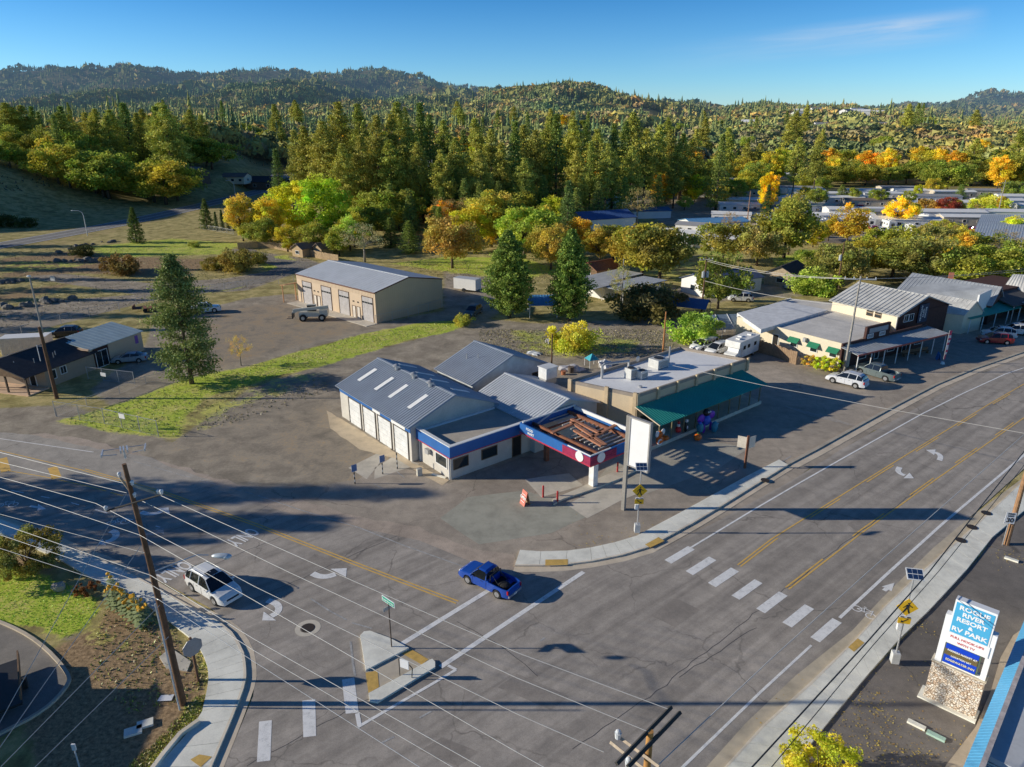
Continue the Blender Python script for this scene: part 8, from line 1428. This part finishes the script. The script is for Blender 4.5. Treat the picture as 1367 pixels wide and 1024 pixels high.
# low things at the lower left
t = tag(MB().box(-.45,.45,-.3,.3,0,.14).build('meter_cover', [CONC]), 'left one of two pale concrete covers in the shaded strip', 'cover'); t.location = (*W(178,978), .02); t.rotation_euler[2] = radians(25); t = tag(MB().box(-.42,.42,-.28,.28,0,.14).build('meter_cover', [CONC]), 'right one of two pale concrete covers in the shaded strip', 'cover'); t.location = (*W(194,968), .02); t.rotation_euler[2] = radians(25)
t = tag(MB().flat([(-.4,-.25),(.45,-.2),(.4,.28),(-.35,.22)], .05).build('paper_sheet', [SW]), 'white sheet of litter on the gravel by the dark pole', 'litter'); t.location = (*W(221,933), .02)
t = tag(MB().prism(WL([(213,878),(228,866),(255,884),(250,897),(222,893)]), 0, .08).build('concrete_slab', [CONC2]), 'pale concrete slab at the foot of the sign seen from behind', 'slab')
t = thing('marker_post', 'thin pale marker post in the lower left shade', 'post', (*W(106,1024), 0), 0); b = MB(); b.cyl((0,0,0),(0,0,1.2),.04,n=6); b.build('post', [mk('cabinet_grey', (.62,.62,.60), .5)], t); b = MB(); b.box(-.1,.1,-.04,.04,1.2,1.6); b.build('head', [WT], t)
t = tag(MB().ball((0,0,.25), (.55,.4,.35), 9, 6, fn=lambda d: 1+.15*sin(d.x*5)+.1*sin(d.y*7)).build('boulder', [mk('boulder_stone', (.42,.38,.32), .9, var=.2, scale=2)]), 'pale boulder between the lawn and the pavement', 'boulder'); t.location = (*W(80,787), 0)
# sunflowers: one clump per plant
SUNL = mk('sunflower_leaf', (.30,.36,.16), .7, var=.25, scale=5); SUNP = mk('sunflower_petal', (.85,.45,.02), .6); rs3 = random.Random(4)
def sunflower(x, y, h, lab):
    t = thing('sunflower', lab, 'sunflower', (x, y, 0), rs3.uniform(0, 6), 'sunflowers beside the pavement'); b = MB(); b.tube([(0,0,0),(.05,.02,h*.6),(.12,.05,h)], .02, 5); b.build('stem', [SUNL], t); b = MB()
    for k in range(26): a = k*2.4; z_ = h*(.12+.8*k/26); L = .3*(1.2-.4*k/26); c_ = Vector((cos(a)*.08, sin(a)*.08, z_)); d = Vector((cos(a), sin(a), -.15))*L; n_ = Vector((-sin(a), cos(a), 0))*L*.42; b.add([c_, c_+d*.5+n_, c_+d, c_+d*.5-n_], [(0,1,2,3)])
    b.build('leaves', [SUNL], t)
    for k in range(rs3.choice([1,2,3])): a = rs3.uniform(0, 6); c_ = Vector((.12+cos(a)*.18*k, .05+sin(a)*.18*k, h-.12*k)); b = MB(); b.cyl(c_, c_+Vector((-.05,-.07,.03)), .13, .12, 12); b.build('flower_head', [SUNP], t)
for i in range(30): u = rs3.random(); px = 146+u*52+rs3.uniform(-6, 6); py = 800+u*36+rs3.uniform(-8, 8); x, y = W(px, py); sunflower(x, y, rs3.uniform(1.0, 2.1), 'leafy sunflower with orange yellow heads in the bed by the pavement')
# parked trailer cut by the left edge
t = thing('utility_trailer', 'dark trailer with wooden rail cut by the left edge of the drive', 'trailer', (*W(2,930), 0), radians(125)); b = MB(); b.box(-2.2,2.2,-1.1,1.1,.55,.7); b.build('deck', [BLK], t)
for s in (-1, 1): b = MB(); b.box(-2.2,2.2,s*1.1-.04,s*1.1+.04,.9,1.3); b.build('side_rail', [BWOOD], t); b = MB(); b.cyl((0,s*1.25-.1,.36),(0,s*1.25+.1,.36),.36,n=14); b.build('wheel', [RUB], t)
# wheel stops in the right lot
for (px, py, m_, lab) in ((1223,969,CONC,'pale concrete wheel stop in the dark lot before the resort sign'), (1249,984,mk('mint_paint', (.42,.60,.50), .8),'mint green painted wheel stop beside the pale one'), (1350,748,CONC,'pale wheel stop at the right edge by the speed sign')):
    b = MB(); b.prism([(-.46,-.15),(.46,-.15),(.46,.15),(-.46,.15)], 0, .13); t = tag(b.build('wheel_stop', [m_]), lab, 'wheel stop'); t.location = (*W(px, py), .02); t.rotation_euler[2] = ra
# rocks in rows on the left slope
ROCKM = mk('field_rock', (.20,.185,.16), .9, var=.3, scale=1.2)
rk = MB(); rk.ball((0,0,.3), (.8,.6,.5), 8, 6, fn=lambda d: 1+.2*sin(d.x*4+1)+.15*sin(d.y*6)); rk0 = rk.build('boulder', [ROCKM]); rk0.location = (*W(-30,380), 0); tag(rk0, 'grey field rock in the rows along the left slope', 'boulder', 'field rocks on the left slope')
for i in range(80):
    u = rs3.random(); seg = rs3.choice([((65,349),(135,349)), ((0,378),(30,376)), ((95,330),(180,318)), ((0,412),(60,406)), ((75,338),(120,328)), ((100,400),(60,405))]); px = seg[0][0]+(seg[1][0]-seg[0][0])*u; py = seg[0][1]+(seg[1][1]-seg[0][1])*u+rs3.uniform(-1.5, 1.5); o = rk0.copy(); COL.objects.link(o); o.location = (*W(px, py), -.05); o.rotation_euler = (0, 0, rs3.uniform(0, 6)); s_ = rs3.uniform(.5, 1.5); o.scale = (s_, s_*rs3.uniform(.7, 1.2), s_*rs3.uniform(.6, 1))
# yard clutter behind the beige shop
for i, (px, py, nm, lab, sz, col) in enumerate(((762,494,'tarp_pile','pale grey tarp heap in the yard behind the station', (3.4,2.0,.7), (.55,.54,.56)), (790,489,'garden_tent','small teal and white peaked garden tent in the yard', (1.6,1.6,1.9), (.05,.40,.48)), (762,497,'oil_drum','brown drum in the yard clutter', (.9,.9,.8), (.16,.12,.09)), (808,488,'tarp_pile','white tarp heap right of the peaked garden tent', (3.0,2.0,.6), (.70,.69,.70)), (734,458,'parked_mower','small machine on the weedy patch by the round yellow tree', (1.5,1.0,1.0), (.25,.24,.24)), (713,472,'tarp_pile','flat white tarp on the weedy patch', (2.6,1.6,.25), (.62,.64,.66)), (752,500,'planter_pot','terracotta pot before the peaked tent', (.7,.7,.5), (.45,.17,.08)))):
    m_ = mk('yard%d' % i, col, .8, var=.2, scale=2); b = MB(); sx, sy, sz_ = sz
    if nm == 'garden_tent': b.add([(-.8,-.8,1.1),(.8,-.8,1.1),(.8,.8,1.1),(-.8,.8,1.1),(0,0,1.9)], [(0,1,4),(1,2,4),(2,3,4),(3,0,4)]); o = thing(nm, lab, 'tent', (*W(px, py), 0), .4); b.build('canopy', [m_], o); b = MB(); [b.cyl((u,v,0),(u,v,1.1),.04,n=6) for u in (-.75,.75) for v in (-.75,.75)]; b.build('post', [WT], o); continue
    elif nm in ('oil_drum', 'planter_pot'): b.cyl((0,0,0),(0,0,sz_),sx*.42,sx*.5,14)
    elif nm == 'parked_mower': b.box(-.7,.5,-.4,.4,.25,.7); b.box(-.3,.1,-.3,.3,.7,1.1); [b.cyl((x_,s*.45-.08,.25),(x_,s*.45+.08,.25),.25,n=12) for x_ in (-.5,.4) for s in (-1,1)]
    else: b.ball((0,0,0), (sx/2, sy/2, sz_), 16, 8, fn=lambda d: 1+.18*sin(d.x*7+i)+.15*cos(d.y*9))
    o = tag(b.build(nm, [m_]), lab, nm.split('_')[-1]); o.location = (*W(px, py), 0); o.rotation_euler[2] = .5*i
# fallen leaves: uncountable
rng = np.random.default_rng(8); Cl = []
for (px, py, r_, n) in ((1150,990,3.2,330),(1210,1010,2.4,240),(1215,830,1.2,120),(1350,745,1.5,90),(1160,940,1.6,160),(1290,1000,1.2,60),(640,572*1.24,1.0,0),(900,700,1.5,40),(800,722,2.2,70),(1250,905,2.2,60)):
    x, y = W(px, py); p = rng.normal(size=(n, 2))*r_*.6; Cl.append(np.stack([x+p[:, 0], y+p[:, 1], np.full(n, .045)], 1))
Cl = np.concatenate(Cl); Vq, Qq = rquads(rng, Cl, .14, 0); Vq[:, 2] = .03+np.abs(Vq[:, 2]-.045)*.5; tt = np.array([(.75,.52,.08),(.6,.42,.1),(.8,.62,.15),(.5,.3,.08)])[rng.integers(0, 4, len(Qq))].astype(np.float32)
FM, nt_, b_ = new_mat('fallen_leaf'); at = nd(nt_, 'ShaderNodeAttribute', attribute_name='tint'); nt_.links.new(at.outputs['Color'], b_.inputs['Base Color']); tag(npmesh('fallen_leaves', Vq, Qq, FM, tt), 'yellow fallen leaves scattered over the right lot and pavement', 'leaves', kind='stuff')
# weeds and tufts: uncountable, along verges, lawns and rough ground
def tufts(name, lab, zones, h, col, k=3):
    V, Q, TT = [], [], []
    for poly, n in zones:
        P_ = WL(poly); xs_ = [p[0] for p in P_]; ys_ = [p[1] for p in P_]; X = rng.uniform(min(xs_), max(xs_), n); Y = rng.uniform(min(ys_), max(ys_), n); ok = inpoly(X, Y, P_); X, Y = X[ok], Y[ok]; m = len(X); Z = terr(X, Y)
        for _ in range(k):
            a = rng.uniform(0, 6.28, m); hh = h*rng.uniform(.4, 1.3, m); w = hh*.45; x0, y0 = X+rng.normal(size=m)*h*.4, Y+rng.normal(size=m)*h*.4; dx, dy = np.cos(a)*w, np.sin(a)*w; lx, ly = rng.normal(size=m)*hh*.5, rng.normal(size=m)*hh*.5
            V.append(np.stack([np.stack([x0-dx, y0-dy, Z], 1), np.stack([x0+dx, y0+dy, Z], 1), np.stack([x0+lx, y0+ly, Z+hh], 1)], 1).reshape(-1, 3)); TT.append(np.array(col)[rng.integers(0, len(col), m)]*rng.uniform(.7, 1.3, (m, 1)))
    V = np.concatenate(V); Q = np.arange(len(V)).reshape(-1, 3); return tag(npmesh(name, V, Q, FM, np.concatenate(TT).astype(np.float32), nside=3), lab, 'grass', kind='stuff')
tufts('lawn_grass', 'bright green lawn grass at the lower left', [([(-40,755),(30,760),(85,777),(128,798),(133,815),(112,838),(88,852),(50,836),(-40,822)], 5000)], .06, [(.46,.80,.05),(.55,.85,.06),(.40,.70,.04),(.60,.72,.14)], 2)
tufts('verge_grass', 'green and straw verge grass along the lots and the pavement', [([(78,562),(200,524),(330,490),(480,447),(604,428),(618,436),(540,455),(380,500),(245,560),(240,583),(205,582),(140,575)], 16000), ([(228,1030),(262,1000),(280,925),(262,930),(215,985),(150,1040)], 2500), ([(130,835),(150,800),(230,840),(275,900),(262,930),(170,955),(120,900)], 1400), ([(265,855),(285,905),(262,925),(262,890)], 500)], .12, [(.34,.42,.06),(.46,.48,.11),(.30,.38,.06),(.5,.42,.2),(.55,.48,.26)], 2)
tufts('dry_grass', 'dry weeds over the rough lots and slopes', [([(240,585),(300,535),(430,500),(445,520),(330,560)], 900), ([(0,400),(400,340),(430,350),(330,388),(0,440)], 7000), ([(0,330),(400,330),(400,350),(0,390)], 5000), ([(640,440),(900,440),(900,476),(640,476)], 4000), ([(520,350),(760,350),(760,380),(600,376)], 4000), ([(940,345),(1140,330),(1130,370),(960,385)], 3000)], .15, [(.40,.34,.17),(.33,.28,.13),(.26,.27,.09),(.48,.40,.22),(.18,.17,.07)], 2)
tufts('bank_scrub', 'shaded scrub on the cut bank beyond the climbing road', [([(-60,296),(330,240),(420,236),(420,215),(-60,215)], 16000)], .9, [(.12,.12,.06),(.09,.10,.05),(.16,.13,.07)], 2)
# thin cloud streak
cm, nt_, b_ = new_mat('cirrus'); nt_.nodes.remove(b_); tr = nd(nt_, 'ShaderNodeBsdfTransparent'); em = nd(nt_, 'ShaderNodeEmission'); em.inputs[0].default_value = (.80,.88,.98,1); em.inputs[1].default_value = .85; ms = nd(nt_, 'ShaderNodeMixShader'); tcn = nd(nt_, 'ShaderNodeTexCoord'); sx_ = nd(nt_, 'ShaderNodeSeparateXYZ'); nt_.links.new(tcn.outputs['Generated'], sx_.inputs[0])
mp = nd(nt_, 'ShaderNodeMapping'); mp.inputs['Scale'].default_value = (2.2, 3.5, 1); nt_.links.new(tcn.outputs['Generated'], mp.inputs[0]); nf = noise(nt_, mp.outputs[0], 1.3, 6, .6, .6); rr = ramp(nt_, [(.3, 0.15), (.7, 1.0)]); nt_.links.new(nf, rr.inputs[0])
rx = ramp(nt_, [(0, 0.0), (.3, .25), (.75, 1.0), (.93, .5), (1, 0.0)]); nt_.links.new(sx_.outputs[0], rx.inputs[0]); ry = ramp(nt_, [(0, 0.0), (.45, .8), (.62, 1.0), (1, 0.0)], 'EASE'); nt_.links.new(sx_.outputs[1], ry.inputs[0]); cur = rr.outputs[0]
for other in (rx.outputs[0], ry.outputs[0]): q = nd(nt_, 'ShaderNodeMath', operation='MULTIPLY'); nt_.links.new(cur, q.inputs[0]); nt_.links.new(other, q.inputs[1]); cur = q.outputs[0]
q = nd(nt_, 'ShaderNodeMath', operation='MULTIPLY'); nt_.links.new(cur, q.inputs[0]); q.inputs[1].default_value = .55; nt_.links.new(q.outputs[0], ms.inputs[0]); nt_.links.new(tr.outputs[0], ms.inputs[1]); nt_.links.new(em.outputs[0], ms.inputs[2]); nt_.links.new(ms.outputs[0], nt_.nodes['Material Output'].inputs[0])
CA, CB = Vector(WH(850,84,9000)), Vector(WH(1325,28,9000)); c_ = (CA+CB)/2; Lc = (CB-CA).length; me = bpy.data.meshes.new('cloud'); me.from_pydata([(-Lc/2,-240,0),(Lc/2,-240,0),(Lc/2,240,0),(-Lc/2,240,0)], [], [(0,1,2,3)]); me.materials.append(cm); o = bpy.data.objects.new('cloud', me); COL.objects.link(o); o.location = c_; d = (CB-CA).normalized(); up = Vector((0,.25,1)).normalized(); n_ = d.cross(up).normalized(); up2 = n_.cross(d); o.rotation_euler = Matrix((d, up2, n_)).transposed().to_euler(); tag(o, 'thin streak of high cloud', kind='structure')
